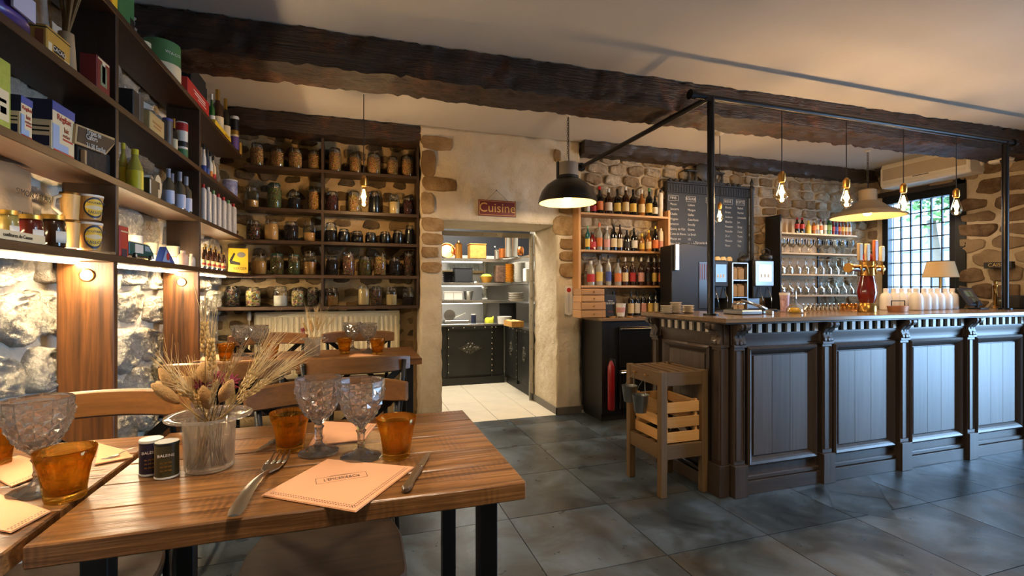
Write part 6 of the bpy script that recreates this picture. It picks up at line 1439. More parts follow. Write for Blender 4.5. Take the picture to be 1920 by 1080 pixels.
LIQ = [[(1101, 30, 10, 'spirit', plain('pale green glass', S(130, 160, 120), .1), c_wht, WHT, 'pale green'), (1112.5, 33, 11.5, 'spirit', DK, c_blk, REDL, 'black, red-labelled'), (1124, 52, 13.5, 'wine', DK, c_red, ORA, 'tall black red-capped'), (1141, 49, 14, 'spirit', AM, c_wht, WHT, 'dark brown'), (1157.7, 49, 12.5, 'wine', DK, c_blk, YEL, 'black, gold-labelled'), (1173, 54, 12.5, 'wine', AM, c_wht, CRE, 'brown, cream-labelled'), (1187, 50, 12.5, 'wine', DK, c_blk, YEL, 'slim black'), (1203, 50, 12, 'spirit', GD, c_wht, CRE, 'golden'), (1217, 54, 12, 'wine', GR, c_grn, YEL, 'dark green'), (1228, 40, 10, 'wine', DK, c_blk, WHT, 'short black white-labelled'), (1238.5, 52, 9, 'can', m_white, c_blk, WHT, 'white printed')],
       [(1102, 46, 9, 'wine', plain('teal glass', S(30, 84, 84), .1), c_grn, YEL, 'teal'), (1111, 34, 14, 'flask', RD, c_blk, REDL, 'squat red'), (1124, 52, 11, 'spirit', CL, plain('orange cap', S(206, 100, 60), .4), ORA, 'clear, orange-labelled'), (1138, 46, 11.5, 'spirit', CL, c_wht, PNK, 'clear, pink-labelled'), (1151, 50, 12, 'wine', DK, c_blk, CRE, 'black, cream-labelled'), (1162.5, 50, 9.5, 'wine', AM, c_blk, CRE, 'slim brown'), (1175.5, 40, 11, 'flask', DK, c_blk, BLK, 'square black'), (1189, 44, 12.5, 'spirit', DK, c_blk, WHT, 'black, white-labelled'), (1203.5, 34, 9.5, 'spirit', GD, c_yel, YEL, 'small golden'), (1216, 41, 10.5, 'wine', GD, c_yel, CRE, 'golden, cream-labelled'), (1228.5, 49, 11.5, 'wine', DK, m_gold, ORA, 'black, orange-labelled'), (1239, 45, 10, 'can', m_white, c_wht, PNK, 'white printed')],
       [(1108, 46, 15, 'flask', CL, c_wht, REDL, 'clear, red-labelled'), (1123.5, 56, 13.5, 'spirit', CL, c_blk, YEL, 'clear, yellow-labelled'), (1141, 57, 10.5, 'wine', CL, c_blk, BLU, 'clear, blue-labelled'), (1158.5, 50, 13, 'spirit', CL, c_blk, ORA, 'clear, orange-labelled'), (1172, 53, 12, 'spirit', AM, c_wht, CRE, 'brown, cream-labelled'), (1186, 53, 12, 'spirit', AM, c_wht, REDL, 'brown, red-labelled'), (1202, 53, 12, 'spirit', AM, c_wht, PNK, 'brown, pink-labelled'), (1215.6, 52, 11, 'spirit', AM, c_wht, BLK, 'brown, black-labelled'), (1226.7, 52, 10.5, 'spirit', AM, c_wht, YEL, 'brown, yellow-labelled'), (1237, 52, 10, 'spirit', AM, c_wht, ORA, 'brown, orange-labelled')]]
for k, row in enumerate(LIQ):
    for i, (x, hp, wp, prof, gm, cm, lc, ds) in enumerate(row):
        Y = LY+.09; p = PY(x, 450, Y); d = FW.x*p.x+FW.y*Y
        bottle(f'{ds} bottle on the {("top", "middle", "bottom")[k]} liquor board, {ORD[i]} from the left', (p.x, Y, zt[k]+EPS), hp*d/900, wp*.5*d/900, prof, gm, cm, lm(lc), lz=(.14, .46), group=f'bottles on the {("top", "middle", "bottom")[k]} liquor board')
for i, x in enumerate((1150, 1183, 1194.5, 1206.5, 1218.7, 1230)):
    Y = LY+.05; p = PY(x, 560, Y); d = FW.x*p.x+FW.y*Y
    bottle(f'dark aperitif bottle standing on the back bar under the liquor shelf, {ORD[i]} from left', (p.x, Y, BZ+EPS), 46*d/900, 5.6*d/900, 'wine', DK, c_blk, lm((YEL, CRE, WHT, PNK, YEL, CRE)[i]), lz=(.1, .5), group='bottles on the back bar')
# small drawers, menu card, cups on the back bar
YQ = 4.24
p0, p1 = PY(1090, 598, YQ), PY(1137, 545, YQ); W_ = p1.x-p0.x
o = thing('drawer_chest', 'small pale wooden chest of four drawers on the back bar', 'drawers', (p0.x, YQ, BZ+EPS)); hd = [.0, .078, .156, .225, .29]
for k in range(4):
    w0 = 0 if k < 2 else .012; MB().box(w0*.5, W_-w0*1.2, .012, .2, hd[k], hd[k+1]-.003).build('case', m_beech, o, bevel=.003)
    f = MB().box(w0*.5+.006, W_-w0*1.2-.006, .002, .0115, hd[k]+.006, hd[k+1]-.009).build('drawer', m_beech, o, bevel=.002); MB().lathe([(0, 0), (.006, .0), (.008, .01), (0, .012)], 10, Matrix.Translation((W_*.5, .002, (hd[k]+hd[k+1])/2)) @ Matrix.Rotation(R(90), 4, 'X')).build('knob', m_brass, f, True)
YQ = 4.26; p0, p1 = PY(1134, 598, YQ), PY(1155, 553, YQ)
o = thing('menu_board', 'small black card lettered BURGER propped on the back bar', 'card', (p0.x, YQ, BZ+EPS)); W_, H_ = p1.x-p0.x, p1.z-BZ
MB().box(0, W_, 0, .006, 0, H_).build('card', m_black, o); text('lettering', 'BURGER', .026, m_white, o, (W_*.5, -.001, H_*.62), FRONT); text('lettering', 'maison', .02, m_white, o, (W_*.5, -.001, H_*.74), FRONT); text('lettering', 'MENU', .022, plain('menu rust', S(150, 70, 50), .6), o, (W_*.5, -.001, H_*.25), FRONT)
p0 = PY(1164, 590, 4.25); o = thing('printed_cup', 'white paper cup with red print in front of the bottles', 'cup', (p0.x, 4.25, BZ+EPS)); MB().lathe([(0, 0), (.035, 0), (.05, .14), (.047, .14), (.03, .005)], 18).build('cup', m_white, o, 'auto'); MB().lathe([(.0405, .05), (.0415, .05), (.0465, .1), (.0455, .1)], 18).build('print', lm(PNK), o, 'auto')
for k in range(4):
    p0 = PY(1150+k*16, 592, 4.23-.01); o = thing('coffee_tray', f'small round tray with napkins at the edge of the back bar, {ORD[k]} from the left', 'tray', (p0.x, 4.235, BZ+EPS), 0, 'trays on the back bar'); MB().lathe([(0, 0), (.03, 0), (.034, .012), (.03, .012), (0, .004)], 16).build('tray', m_chrome if k % 2 else m_beech, o, 'auto')
# ------------------------------------------------------------------ chalkboard
YK = 4.59; q0, q1 = PY(1251, 590, YK), PY(1404, 372, YK)
m_cfr = plain('charcoal frame', S(40, 42, 46), .5); m_cbd = plain('chalkboard', S(50, 55, 60), .6, vary=.08, bscale=6)
zt_ = PY(1330, 366, YK).z; zb_ = 1.1
o = thing('chalkboard', 'large charcoal menu chalkboard with carved crest behind the bar', 'chalkboard', (q0.x, YK, zb_)); W_, H_ = q1.x-q0.x, zt_-zb_
MB().box(0, W_, .0, .03, 0, H_).build('board', m_cbd, o)
MB().box(-.02, W_+.03, -.02, .03, H_, H_+.10).build('cornice', m_cfr, o, bevel=.004)
for k in range(32): MB().box(-.01+k*(W_+.02)/32, .012+k*(W_+.02)/32, -.026, -.0195, H_+.01, H_+.085).build('flute', m_cfr, o)
MB().box(-.03, W_+.04, -.035, .03, H_+.10, H_+.12).build('cornice_cap', m_cfr, o, bevel=.003)
# side column with finial
for x in (W_+.015,):
    MB().lathe([(.022, 0), (.022, H_+.08), (.03, H_+.09), (.03, H_+.12), (.014, H_+.14), (.022, H_+.17), (.012, H_+.2), (0, H_+.24)], 14).build('column', m_cfr, o, 'auto', loc=(x, -.03, 0))
cxp = PY(1322, 350, YK).x-q0.x
MB().box(cxp-.26, cxp+.26, -.03, .03, H_+.121, H_+.15).build('crest_base', m_cfr, o, bevel=.003)
for k in range(6): MB().lathe([(.012, 0), (.018, .03), (.010, .06), (.018, .09), (.012, .1)], 10).build('baluster', m_cfr, o, True, loc=(cxp-.23+k*.092, -.01, H_+.15))
MB().box(cxp-.26, cxp+.26, -.03, .03, H_+.251, H_+.27).build('crest_rail', m_cfr, o, bevel=.003)
MB().lathe([(0, -.02), (.115, -.02), (.14, 0), (.115, .02), (0, .02)], 22, Matrix.Translation((cxp, -.02, H_+.29)) @ Matrix.Rotation(R(90), 4, 'X')).build('crest_medallion', m_cfr, o, 'auto')
for s in (-1, 1):
    for k in range(3): MB().lathe([(0, 0), (.022, .006), (.026, .025), (0, .045)], 10).build('scroll', m_cfr, o, True, loc=(cxp+s*(.33+k*.075), 0, H_+.12))
mch = plain('chalk grey', S(206, 208, 208), .9)
cols = [(1258, 'VINS\nBlanc', ['Macon', 'Sancerre', 'Chablis', 'Viognier', 'Jurancon', 'Quincy de l Est', 'Cotes de Rhone', 'Muscat sec', 'Entre 2 Mers', 'Vin de Pays', 'Clairette']), (1291, 'ROUGE', ['Cahors', 'Morgon', 'Gaillac', 'Cote Rotie', 'Brouilly', 'Graves', 'La Syrah', '1/2', 'Madiran', 'Buzet', 'Malbec']), (1328, 'ROSE', ['Tavel', 'Bandol', 'Gris', 'Vin de Pays', 'Cahors']),
        (1361, 'BIERE', ['Blonde', 'Brune', 'Ambree', 'Blanche', 'Pression', 'Panache', '25 cl', 'Monaco', 'Picon']), (1384, 'SOFTS', ['Badoit', 'Perrier', 'Limonade', 'Jus', 'Sirop', 'Coca', 'Tonic', 'Cafe', 'The'])]
for px_, hd_, ls_ in cols:
    p = PY(px_, 380, YK-.002); x = p.x-q0.x
    text('chalk_heading', hd_.split('\n')[0], .042, mch, o, (x+.03, -.002, H_-.06), FRONT)
    b = MB(); 
    for (u0, u1, v0, v1) in ((-.03, .10, -.033, -.030), (-.03, .10, -.092, -.089), (-.03, -.027, -.092, -.03), (.097, .10, -.092, -.03)): b.box(x+u0, x+u1, -.0012, 0, H_+v0, H_+v1)
    b.build('chalk_box', mch, o)
    for k, s in enumerate(ls_): text('chalk_line', s, .036, mch, o, (x-.01, -.002, H_-.13-k*.056), FRONT, 'LEFT', sx=.9)
text('chalk_line', "L'Epicerie & Cie", .04, mch, o, (PY(1300, 455, YK).x-q0.x, -.002, PY(1300, 455, YK).z-zb_), FRONT, 'LEFT')
# ------------------------------------------------------------------ glass shelf
YG = 4.42; x0 = PY(1463, 500, YG).x; x1 = PY(1607, 500, YG).x; W_ = x1-x0
gz = [PY(1530, y, YG).z for y in (438, 474.5, 514, 553)]; zlo = 1.06; ztop = PY(1463, 402, YG).z
m_pale = wood('pale ash', S(190, 160, 118), S(216, 190, 150), 0, 1., .5, .3, .08)
o = thing('glass_shelf', 'open ash shelf with dark side board holding the bar glasses', 'shelf', (x0, YG, zlo))
MB().box(0, .022, 0, .22, 0, ztop-zlo).build('side_board', m_cab, o, bevel=.002); MB().box(.022, W_*.66, .205, .22, 0, ztop-zlo-.01).build('back_panel', m_pale, o)
for z in gz: MB().box(.023, W_, 0, .204, z-.02-zlo, z-zlo).build('shelf_board', m_pale, o, bevel=.002)
MB().box(W_*.66, W_*.66+.02, .19, .22, 0, gz[0]-.021-zlo).build('divider', m_cab, o)
m_wine = thin_glass('wine glass', (.95, .97, .97), 1.2)
def stem_glass_mesh(flip):
    pr = [(.032, 0), (.03, .002), (.005, .008), (.004, .06), (.012, .07), (.034, .10), (.036, .12), (.030, .155)]
    if flip: pr = [(r, .155-z) for r, z in pr][::-1]
    return MB().lathe(pr, 12).mesh('glass', m_wine, True)
SG = [stem_glass_mesh(False), stem_glass_mesh(True)]; tum = MB().lathe([(0, .004), (.028, .004), (.028, 0), (.034, .085)], 12).mesh('glass', m_wine, True)
for r_, (z, n, flip, sc) in enumerate(((gz[1], 9, 0, 1.0), (gz[2], 10, 1, 1.0), (gz[3], 10, 1, 1.0))):
    for dep in (0, 1):
        for k in range(n):
            q = thing('wine_glass', f'wine glass, {("upper", "middle", "lower")[r_]} board of the glass shelf, {("front", "back")[dep]} row, {ORD[k]} from left', 'wine glass', (x0+.07+k*(W_-.12)/(n-1), YG+.05+dep*.09, z+EPS), 0, f'wine glasses on the {("upper", "middle", "lower")[r_]} board')
            link('glass', SG[flip], q, scale=(1.18, 1.18, 1.22 if r_ else 1.12))
SOD = [(1494.5, 30, 8, g_black, c_red, REDL, 'dark cola'), (1504, 30, 8, g_black, c_red, REDL, 'red-capped cola'), (1516, 25, 9, plain('lemonade yellow', S(206, 196, 90), .15), c_yel, YEL, 'yellow lemonade'), (1526, 26, 8, g_gold, c_wht, ORA, 'orange juice'), (1532, 30, 7, CL, c_wht, CRE, 'clear'), (1539, 28, 7, m_white, c_red, ORA, 'white and red'), (1546.5, 30, 7, CL, c_wht, WHT, 'clear water'), (1554, 31, 10, g_green, c_grn, GRN, 'bright green'), (1562.5, 26, 6, g_red, c_red, REDL, 'slim red'), (1568, 27, 6, g_blue, c_red, BLU, 'slim blue'), (1574, 27, 6, g_red, c_red, ORA, 'slim red-orange'), (1580.5, 27, 6, g_gold, c_red, YEL, 'slim yellow'), (1587, 27, 6, g_gold, c_yel, CRE, 'slim amber'), (1593, 27, 6, g_gold, c_wht, WHT, 'slim pale amber')]
for k, (x, hp, wp, gm, cm, lc, ds) in enumerate(SOD):
    Y = YG+.08; p = PY(x, 430, Y); d = FW.x*p.x+FW.y*Y
    bottle(f'{ds} soft drink bottle on top of the glass shelf, {ORD[k]} from left', (p.x, Y, gz[0]+EPS), hp*d/900, wp*.5*d/900, 'soda', gm, cm, lm(lc), lz=(.3, .6), group='soft drinks on the glass shelf')
# ------------------------------------------------------------------ machines and things on the bars
def bt(name, label, cat, px_, Y, z=ZT, group=None): return thing(name, label, cat, (PY(px_, 560, Y).x, Y, z+EPS), 0, group)
m_mach = plain('machine black', S(20, 20, 22), .5); m_scr = plain('screen glass', S(22, 26, 32), .1); m_ssl = plain('brushed steel', S(170, 172, 174), .3, .9)
# tall black grinder cabinet
Y = 4.22; p0, p1 = PY(1259, 455, Y), PY(1331, 455, Y); W_ = p1.x-p0.x; H_ = p0.z-BZ
o = thing('bean_machine', 'tall black coffee vending machine left of the steel post', 'coffee machine', (p0.x, Y, BZ+EPS))
MB().prism([(0, 0), (W_, 0), (W_, H_*.90), (W_*.9, H_*.97), (W_*.35, H_), (0, H_*.96)], .0, .2, 1).build('body', m_mach, o, bevel=.008)
MB().box(W_*.70, W_*.95, -.006, -.001, H_*.1, H_*.75).build('door_panel', plain('machine panel', S(44, 40, 40), .3), o, bevel=.003); MB().box(W_*.05, W_*.16, -.03, -.001, H_*.62, H_*.98).build('spout', m_ssl, o, bevel=.006)
for k in range(4): MB().box(W_*(.72+.06*k), W_*(.74+.06*k), -.009, -.0065, H_*.5, H_*.72).build('red_strip', plain('strip rust', S(120, 54, 40), .4), o)
def tea(label, px_, Y, s, z):
    o = thing('teapot', label, 'teapot', (PY(px_, 480, Y).x, Y, z+EPS), 0, 'teapots on the machines'); mt = plain('cast iron', S(36, 34, 34), .5)
    MB().lathe([(0, 0), (.045*s, 0), (.062*s, .03*s), (.055*s, .06*s), (.02*s, .072*s), (.012*s, .085*s), (0, .088*s)], 16).build('pot', mt, o, True)
    MB().tube([(-.05*s, 0, .055*s), (-.05*s, 0, .11*s), (0, 0, .135*s), (.05*s, 0, .11*s), (.05*s, 0, .055*s)], .004*s, 6).build('handle', mt, o, True); MB().tube([(.055*s, 0, .03*s), (.085*s, 0, .06*s)], [.012*s, .006*s], 6).build('spout', mt, o); return o
def espresso(label, pa, pb, pt, Y, steel):
    a, b = PY(pa, pt, Y), PY(pb, pt, Y); W_ = b.x-a.x; H_ = a.z-BZ
    o = thing('espresso_machine', label, 'coffee machine', (a.x, Y, BZ+EPS))
    MB().box(0, W_, .06, .30, .30*H_, H_).build('body', m_mach, o, bevel=.008); MB().box(0, W_, -.02, .30, 0, .10*H_).build('drip_tray', m_mach, o, bevel=.006)
    MB().box(W_*.08, W_*.92, .22, .29, .101*H_, .30*H_).build('column', m_ssl if steel else m_mach, o)
    s = MB().box(W_*.02, W_*.98, .03, .058, .52*H_, .985*H_).build('display_bezel', m_ssl if steel else m_mach, o, bevel=.006); MB().box(W_*.16, W_*.84, .024, .0295, .60*H_, .92*H_).build('screen', emit('screen glow', (.55, .72, .82), .7) if steel else plain('screen dark', S(60, 66, 72), .1), s)
    for k in range(3): MB().box(W_*(.26+.18*k), W_*(.34+.18*k), .0215, .0235, .68*H_, .74*H_).build('button', m_white, s)
    MB().lathe([(.03, 0), (.028, .05), (.012, .06)], 12).build('spout', m_ssl, o, 'auto', loc=(W_*.5, .10, .34*H_))
    for s_ in (-1, 1): MB().tube([(W_*.5+s_*.06, .05, .5*H_), (W_*.5+s_*.065, .0, .3*H_), (W_*.5+s_*.05, -.01, .13*H_)], .005, 6).build('steam_wand', m_chrome, o, True)
    return o, a
e1, a1 = espresso('black coffee machine with a dark touch screen behind the steel post', 1340, 1370, 487, 4.22, False)
e2, a2 = espresso('steel coffee machine with a bright touch screen', 1420, 1456, 487, 4.22, True)
Y = 4.235; p0, p1 = PY(1373, 493, Y), PY(1403, 493, Y); W_ = p1.x-p0.x; H_ = p0.z-BZ
o = thing('cup_rack', 'narrow steel rack of brown paper packs between the coffee machines', 'rack', (p0.x, Y, BZ+EPS))
for x in (0, W_-.012): MB().box(x, x+.012, 0, .2, 0, H_).build('side', m_ssl, o)
for k in range(4): MB().box(.012, W_-.012, 0, .2, H_*k/3.03, H_*k/3.03+.008).build('shelf', m_ssl, o)
for k in range(3):
    for j in range(2): q = thing('coffee_pack', f'brown coffee pack on the {("lower", "middle", "upper")[k]} rack shelf, {("left", "right")[j]}', 'pack', (p0.x+.02+j*(W_-.03)/2, Y+.03, BZ+EPS+H_*k/3.03+.0095), 0, 'coffee packs'); MB().box(0, (W_-.05)/2, 0, .1, 0, H_*.22).build('bag', m_kraft, q, bevel=.008); MB().box(0, (W_-.05)/2, .03, .07, H_*.2205, H_*.25).build('seal', m_kraft, q)
tea('cast iron teapot on the left of the coffee rack', 1393, 4.32, 1.0, a1.z+.0); tea('cast iron teapot on top of the steel coffee machine', 1436, 4.40, 1.1, a2.z)
bpy.data.objects['teapot'].location.z = BZ+H_+.001+EPS
for k in range(3):
    q = thing('cup', f'cream cup upside down on the black coffee machine, {ORD[k]} from the left', 'cup', (PY(1345+k*11, 480, 4.42).x, 4.42, a1.z+EPS), 0, 'cups on the coffee machine'); MB().lathe([(.036, 0), (.034, .03), (.02, .05), (0, .052)], 14).build('cup', m_cream, q, True)
# saucers stacked at the left end of the bar
for s_, (px_, n) in enumerate(((1249, 5), (1267, 7), (1290, 5))):
    for k in range(n):
        q = bt('saucer', f'cream saucer in the {("left", "middle", "right")[s_]} stack at the bar end, {ORD[k]} from the bottom', 'saucer', px_, 2.95+.0*s_, ZT+k*.0115, 'saucers'); MB().lathe([(0, 0), (.024, 0), (.043, .011), (.0435, .0125), (.023, .004), (0, .004)], 18).build('saucer', plain('cream china', S(228, 214, 188), .3), q, 'auto')
# bar tools
o = bt('glass_rinser', 'low steel rinser tray on the bar', 'tray', 1392, 2.72); MB().box(-.09, .09, -.09, .09, 0, .03).build('tray', m_ssl, o, bevel=.006); MB().box(-.075, .075, -.075, .075, .0305, .034).build('grid', m_mach, o); MB().tube([(-.05, .04, .034), (-.05, .04, .07), (.02, .0, .075)], .008, 8).build('tap', m_chrome, o, True)
o = bt('citrus_press', 'chrome lever press lying beside the rinser tray', 'press', 1437, 2.70); MB().lathe([(0, 0), (.05, 0), (.05, .02), (.03, .03), (0, .03)], 18).build('base', m_chrome, o, 'auto'); MB().tube([(0, 0, .034), (-.06, .02, .06), (-.18, .05, .10)], [.014, .012, .008], 8).build('lever', m_chrome, o, True)
o = bt('oil_carafe', 'small glass carafe of golden oil on the bar', 'carafe', 1490, 2.72); MB().lathe([(0, 0), (.055, 0), (.06, .015), (.045, .05), (.014, .075), (.011, .16), (.018, .175)], 18).build('glass', m_jar, o, True); MB().lathe([(0, .004), (.052, .004), (.055, .016), (.046, .04), (0, .04)], 18).build('oil', plain('oil', S(210, 160, 40), .2), o, True)
o = bt('straw_cup', 'pink and white patterned tumbler on the bar', 'tumbler', 1471, 2.90); MB().lathe([(0, 0), (.028, 0), (.036, .15), (.033, .15), (.025, .006)], 16).build('cup', plain('pink pattern', S(206, 170, 180), .4, vary=.5, bscale=200), o, 'auto'); MB().lathe([(.0365, .13), (.0375, .13), (.0375, .15), (.0365, .15)], 16).build('rim', m_white, o, 'auto')
for k in range(13):
    amb = k > 7
    q = bt('shot_glass', f'{"amber" if amb else "clear"} small glass between carafe and beer tower on the bar, {ORD[k]} from left', 'glass', 1512+k*8.2, 2.90, ZT, 'small glasses on the bar'); MB().lathe([(0, .003), (.021, .003), (.021, 0), (.026, .06)], 10).build('glass', thin_glass('amber thin glass', (.95, .55, .15), .7) if amb else m_wine, q, True)
# beer tower
m_cer = plain('red ceramic', S(120, 24, 14), .12, spec=.7, coat=.6); Y = 2.72; p = PY(1626, 560, Y); hb = PY(1626, 455, Y).z-ZT
o = thing('beer_tower', 'red ceramic and brass beer tower with wooden tap handles', 'beer tower', (p.x, Y, ZT+EPS)); s = .001
MB().lathe([(0, 0), (.063, 0), (.063, .045), (.056, .055), (.05, .07)], 28).build('base', m_brass, o, 'auto')
MB().lathe([(.048, .070), (.058, .10), (.068, .15), (.062, .20), (.05, .255), (.046, .28)], 28).build('body', m_cer, o, True)
MB().lathe([(.046, .28), (.052, .285), (.052, .39), (.047, .395)], 28).build('collar', m_brass, o, 'auto')
MB().lathe([(.05, .395), (.05, .415), (.04, .445), (.022, .455), (.012, .47), (.02, .485), (0, .51)], 28).build('dome', m_cer, o, True)
zc = .34
MB().tube([(-.235, -.03, zc), (.18, .03, zc)], .026, 16).build('crossbar', m_ssl, o, 'auto')
for sx, sy in ((-.235, -.03), (.18, .03)): MB().tube([(sx-.012 if sx < 0 else sx-.004, sy, zc), (sx+.006 if sx < 0 else sx+.014, sy, zc)], .036, 16).build('end_cap', m_brass, o, 'auto')
for k, (x, y, m, zt_, lean) in enumerate(((-.215, -.11, m_pale, .57, -.015), (-.14, -.10, m_pale, .57, 0), (-.055, -.10, plain('tap orange', S(190, 96, 40), .4), .60, 0), (.06, -.07, m_cream, .56, .0))):
    t = MB().tube([(x, y+.08, zc), (x, y, zc+.01), (x, y-.008, zc-.05)], [.012, .011, .007], 8).build('tap', m_brass, o, True)
    MB().tube([(x, y, zc+.012), (x, y, zc+.05)], .008, 8).build('tap_stem', m_brass, t)
    MB().prism([(-.016, zc+.05), (.016, zc+.05), (.02, zt_-.12), (.018, zt_-.05), (-.018, zt_-.05), (-.02, zt_-.12)], -.012, .012, 1, Matrix.Translation((x+lean, y, 0))).build('tap_handle', m, o, bevel=.005)
# white bottles, tray, till lamp, monitor
m_wb = plain('white enamel bottle', S(232, 228, 224), .3)
WBX = [(1661, 2.92), (1676, 2.95), (1691, 2.95), (1706, 2.95), (1718, 2.78), (1733, 2.80), (1746, 2.82), (1759, 2.84), (1773, 2.86), (1785, 2.90)]
for k, (x, Y) in enumerate(WBX):
    d = FW.x*PY(x, 560, Y).x+FW.y*Y
    bottle(f'white enamel water bottle on the bar, {ORD[k]} from the beer tower', (PY(x, 560, Y).x, Y, ZT+EPS), .185, .049 if k > 3 else .045, 'jug', m_wb, m_wb, capz=.84, group='white bottles on the bar', name='water_bottle')
o = bt('copper_tray', 'oval copper tray with a thin handle in front of the white bottles', 'tray', 1684, 2.66); MB().lathe([(0, 0), (.08, 0), (.09, .045), (.086, .045), (.075, .006), (0, .006)], 24, Matrix.Diagonal((1.0, .7, 1, 1))).build('tray', plain('tray copper', S(196, 134, 92), .4, .3), o, 'auto'); MB().tube([(-.075, 0, .045), (-.075, 0, .085), (.075, 0, .085), (.075, 0, .045)], .004, 6).build('handle', m_cord, o)
Y = 3.35; p = PY(1763, 545, Y); o = thing('till_lamp', 'table lamp with beige shade beside the till', 'lamp', (p.x, Y, 0))
zs0, zs1 = PY(1763, 520, Y).z, PY(1763, 491, Y).z; d = FW.x*p.x+FW.y*Y
MB().lathe([(27*d/900, zs0), (20*d/900, zs1), (20*d/900-.002, zs1), (27*d/900-.002, zs0)], 28).build('shade', plain('beige linen', S(206, 180, 140), .8), o, 'auto')
MB().tube([(0, 0, .96), (0, 0, zs1-.02)], .010, 10).build('stem', m_brass, o, 'auto'); MB().lathe([(0, .90), (.07, .90), (.07, .92), (.02, .96), (0, .96)], 20).build('base', plain('lamp base wood', S(140, 90, 60), .5), o, 'auto'); 
o2 = thing('till_cabinet', 'dark cabinet behind the bar carrying the till lamp', 'cabinet', (p.x, Y, 0)); MB().box(-.22, .22, -.18, .22, .08, .898).build('body', m_cab, o2, bevel=.004); MB().box(-.20, .20, -.15, .2, 0, .08).build('plinth', m_cab, o2)
Y = 2.80; p = PY(1834, 578, Y); o = thing('till_monitor', 'black point of sale touch screen tilted on the bar', 'monitor', (p.x, Y, ZT+EPS)); M_ = Matrix.Rotation(R(14), 4, 'Z') @ Matrix.Rotation(R(-28), 4, 'X')
MB().box(-.06, .06, -.05, .05, 0, .012).build('foot', m_mach, o, bevel=.003); MB().tube([(0, .01, .012), (0, .0, .07)], .015, 8).build('arm', m_mach, o)
MB().box(-.16, .16, -.012, .012, .03, .21, M_).build('bezel', m_mach, o, bevel=.004); MB().box(-.145, .145, -.0135, -.0122, .045, .195, M_).build('screen', plain('screen teal', S(34, 40, 46), .15), o)
for (a, b, c, d_) in ((-.11, -.02, .12, .18), (.0, .07, .12, .18), (-.04, .03, .06, .10)): MB().box(a, b, -.0142, -.0136, c, d_, M_).build('screen_tile', plain('screen olive', S(96, 104, 80), .3), o)
o = bt('brass_pump', 'slim brass pump column on the bar near the right post', 'column', 1866, 2.90); MB().lathe([(0, 0), (.03, 0), (.03, .012), (.014, .02), (.013, .19), (.02, .20), (.02, .215), (.010, .225), (.015, .25), (0, .265)], 16).build('column', m_brass, o, 'auto'); MB().tube([(0, 0, .18), (-.04, -.02, .17), (-.045, -.025, .13)], .006, 6).build('spout', m_brass, o, True)
o = bt('card_printer', 'black receipt printer at the right end of the bar', 'printer', 1912, 2.75); MB().box(-.09, .09, -.09, .09, 0, .12).build('body', m_mach, o, bevel=.01); MB().box(-.06, .06, -.092, -.0905, .05, .09).build('paper_slot', m_white, o)
o = bt('glass_pot', 'small glass pot with brown contents beside the brass column', 'pot', 1876, 2.93); MB().lathe([(0, 0), (.03, 0), (.032, .1), (.028, .1), (.026, .006)], 14).build('glass', m_jar, o, True); MB().lathe([(0, .006), (.026, .006), (.026, .06), (0, .06)], 14).build('contents', m_kraft, o, True)
# ------------------------------------------------------------------ trolley stand with crate and buckets
m_pine = wood('weathered pine', S(80, 58, 32), S(124, 94, 56), 2, 1., .6, .3, .3); m_pinex = wood('weathered pine rail', S(80, 58, 32), S(122, 92, 54), 0, 1., .6, .3, .3); m_piney = wood('weathered pine rail y', S(80, 58, 32), S(122, 92, 54), 1, 1., .6, .3, .3)
tx0, tx1, ty0, ty1 = 1.80, 2.155, 2.545, 2.95
o = thing('crate_stand', 'rough wooden slatted stand in front of the bar corner', 'stand', (tx0, ty0, 0)); w, dp, lg = tx1-tx0, ty1-ty0, .045
ZTT = .785
for x in (0, w-lg):
    for y in (0, dp-lg): MB().box(x, x+lg, y, y+lg, 0, ZTT).build('leg', m_pine, o, bevel=.003)
for z0, z1 in ((ZTT-.09, ZTT-.005), (.235, .325)):
    for y in (.004, dp-.026): MB().box(lg, w-lg, y, y+.022, z0, z1).build('cross_rail', m_pinex, o, bevel=.002)
    for x in (.004, w-.026): MB().box(x, x+.022, lg, dp-lg, z0, z1).build('side_rail', m_piney, o, bevel=.002)
for k in range(4): x = .045+k*.066; MB().box(x, x+.03, .03, dp-.03, ZTT-.026, ZTT-.004, ).build('top_slat', m_piney, o, bevel=.002)
for k in range(4): y = .03+k*.095; MB().box(.027, w-.027, y, y+.06, .31, .322).build('shelf_slat', m_pinex, o, bevel=.002)
for k in range(2):
    MB().tube([(.0, .14+k*.13, ZTT-.04), (-.02, .14+k*.13, ZTT-.045), (-.028, .14+k*.13, ZTT-.03)], .004, 6).build('hook', m_brass, o, True)
m_zinc = plain('zinc', S(130, 130, 126), .35, .9, vary=.2, bscale=20)
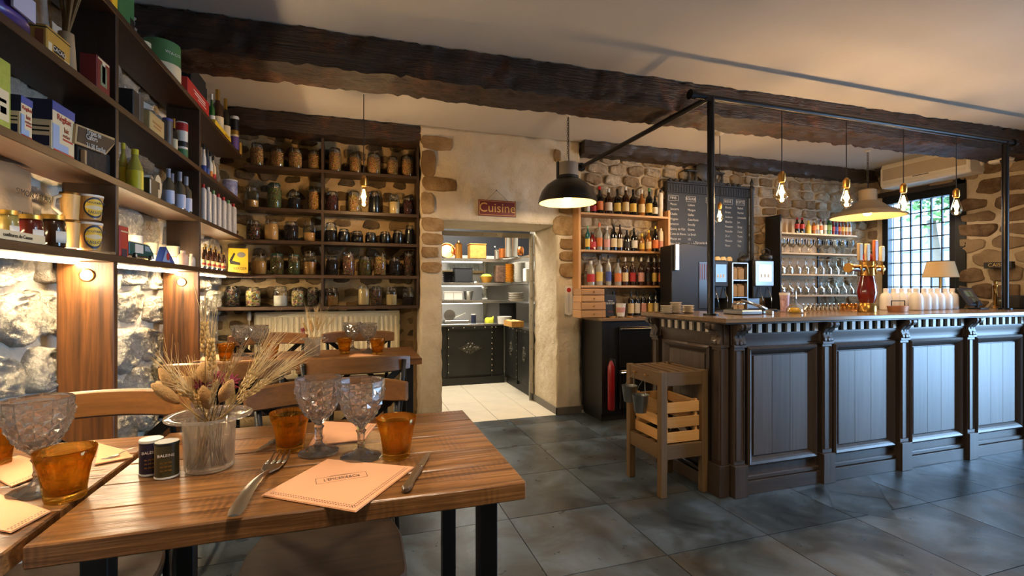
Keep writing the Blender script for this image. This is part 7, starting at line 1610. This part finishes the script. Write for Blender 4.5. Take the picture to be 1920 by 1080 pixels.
for k, (y, dz, s) in enumerate(((.27, .0, 1.), (.14, -.03, 1.05))):
    q = thing('metal_bucket', ('small zinc bucket hanging at the back of the stand side', 'small zinc bucket hanging nearest on the stand side')[k], 'bucket', (tx0-.058, ty0+y, ZTT-.045-.085*s-.105*s+dz), 0, 'zinc buckets')
    MB().lathe([(0, 0), (.034*s, 0), (.036*s, .004), (.05*s, .105*s), (.053*s, .108*s), (.048*s, .105*s), (.033*s, .006), (0, .006)], 20).build('pail', m_zinc, q, 'auto')
    MB().tube([(0, -.051*s, .1*s), (.01, -.035*s, .15*s), (.033, 0, .186*s-dz), (.01, .035*s, .15*s), (0, .051*s, .1*s)], .002, 6).build('bail', m_zinc, q, True)
q = thing('wooden_crate', 'small slatted wooden crate on the shelf of the stand', 'crate', (tx0+.048, ty0+.028, .3265), 0); cw, cd, chh = w-.096, dp-.056, .27
m_crate = wood('crate pine', S(176, 122, 62), S(216, 166, 100), 0, 1.2, .6, .3, .2); m_cratey = wood('crate pine y', S(176, 122, 62), S(216, 166, 100), 1, 1.2, .6, .3, .2)
for x in (0.0085, cw-.0275):
    for y in (.0085, cd-.0275): MB().box(x, x+.019, y, y+.019, 0, chh).build('corner_post', m_crate, q, bevel=.001)
for k in range(3):
    z = .004+k*.094
    for y in (0, cd-.008): MB().box(0, cw, y, y+.008, z, z+.066).build('slat', m_crate, q, bevel=.001)
    for x in (0, cw-.008): MB().box(x, x+.008, .0085, cd-.0085, z, z+.066).build('slat', m_cratey, q, bevel=.001)
MB().box(.0085, cw-.0085, .03, cd-.03, 0, .006).build('floor_board', m_crate, q)
for k, y in enumerate((.08, .19, .29)):
    gm, lb = (g_dark, lm(WHT)), (g_dark, lm(CRE)); b = bottle(f'wine bottle lying in the wooden crate, {ORD[k]} from the front', (0, 0, 0), .215, .03, 'wine', g_dark, c_blk, lm((WHT, CRE, GRN)[k]), lz=(.2, .45), group='wine bottles in the crate')
    b.location = (tx0+.048+.243, ty0+.02+y, .3265+.042); b.rotation_euler = (0, R(-90), 0)
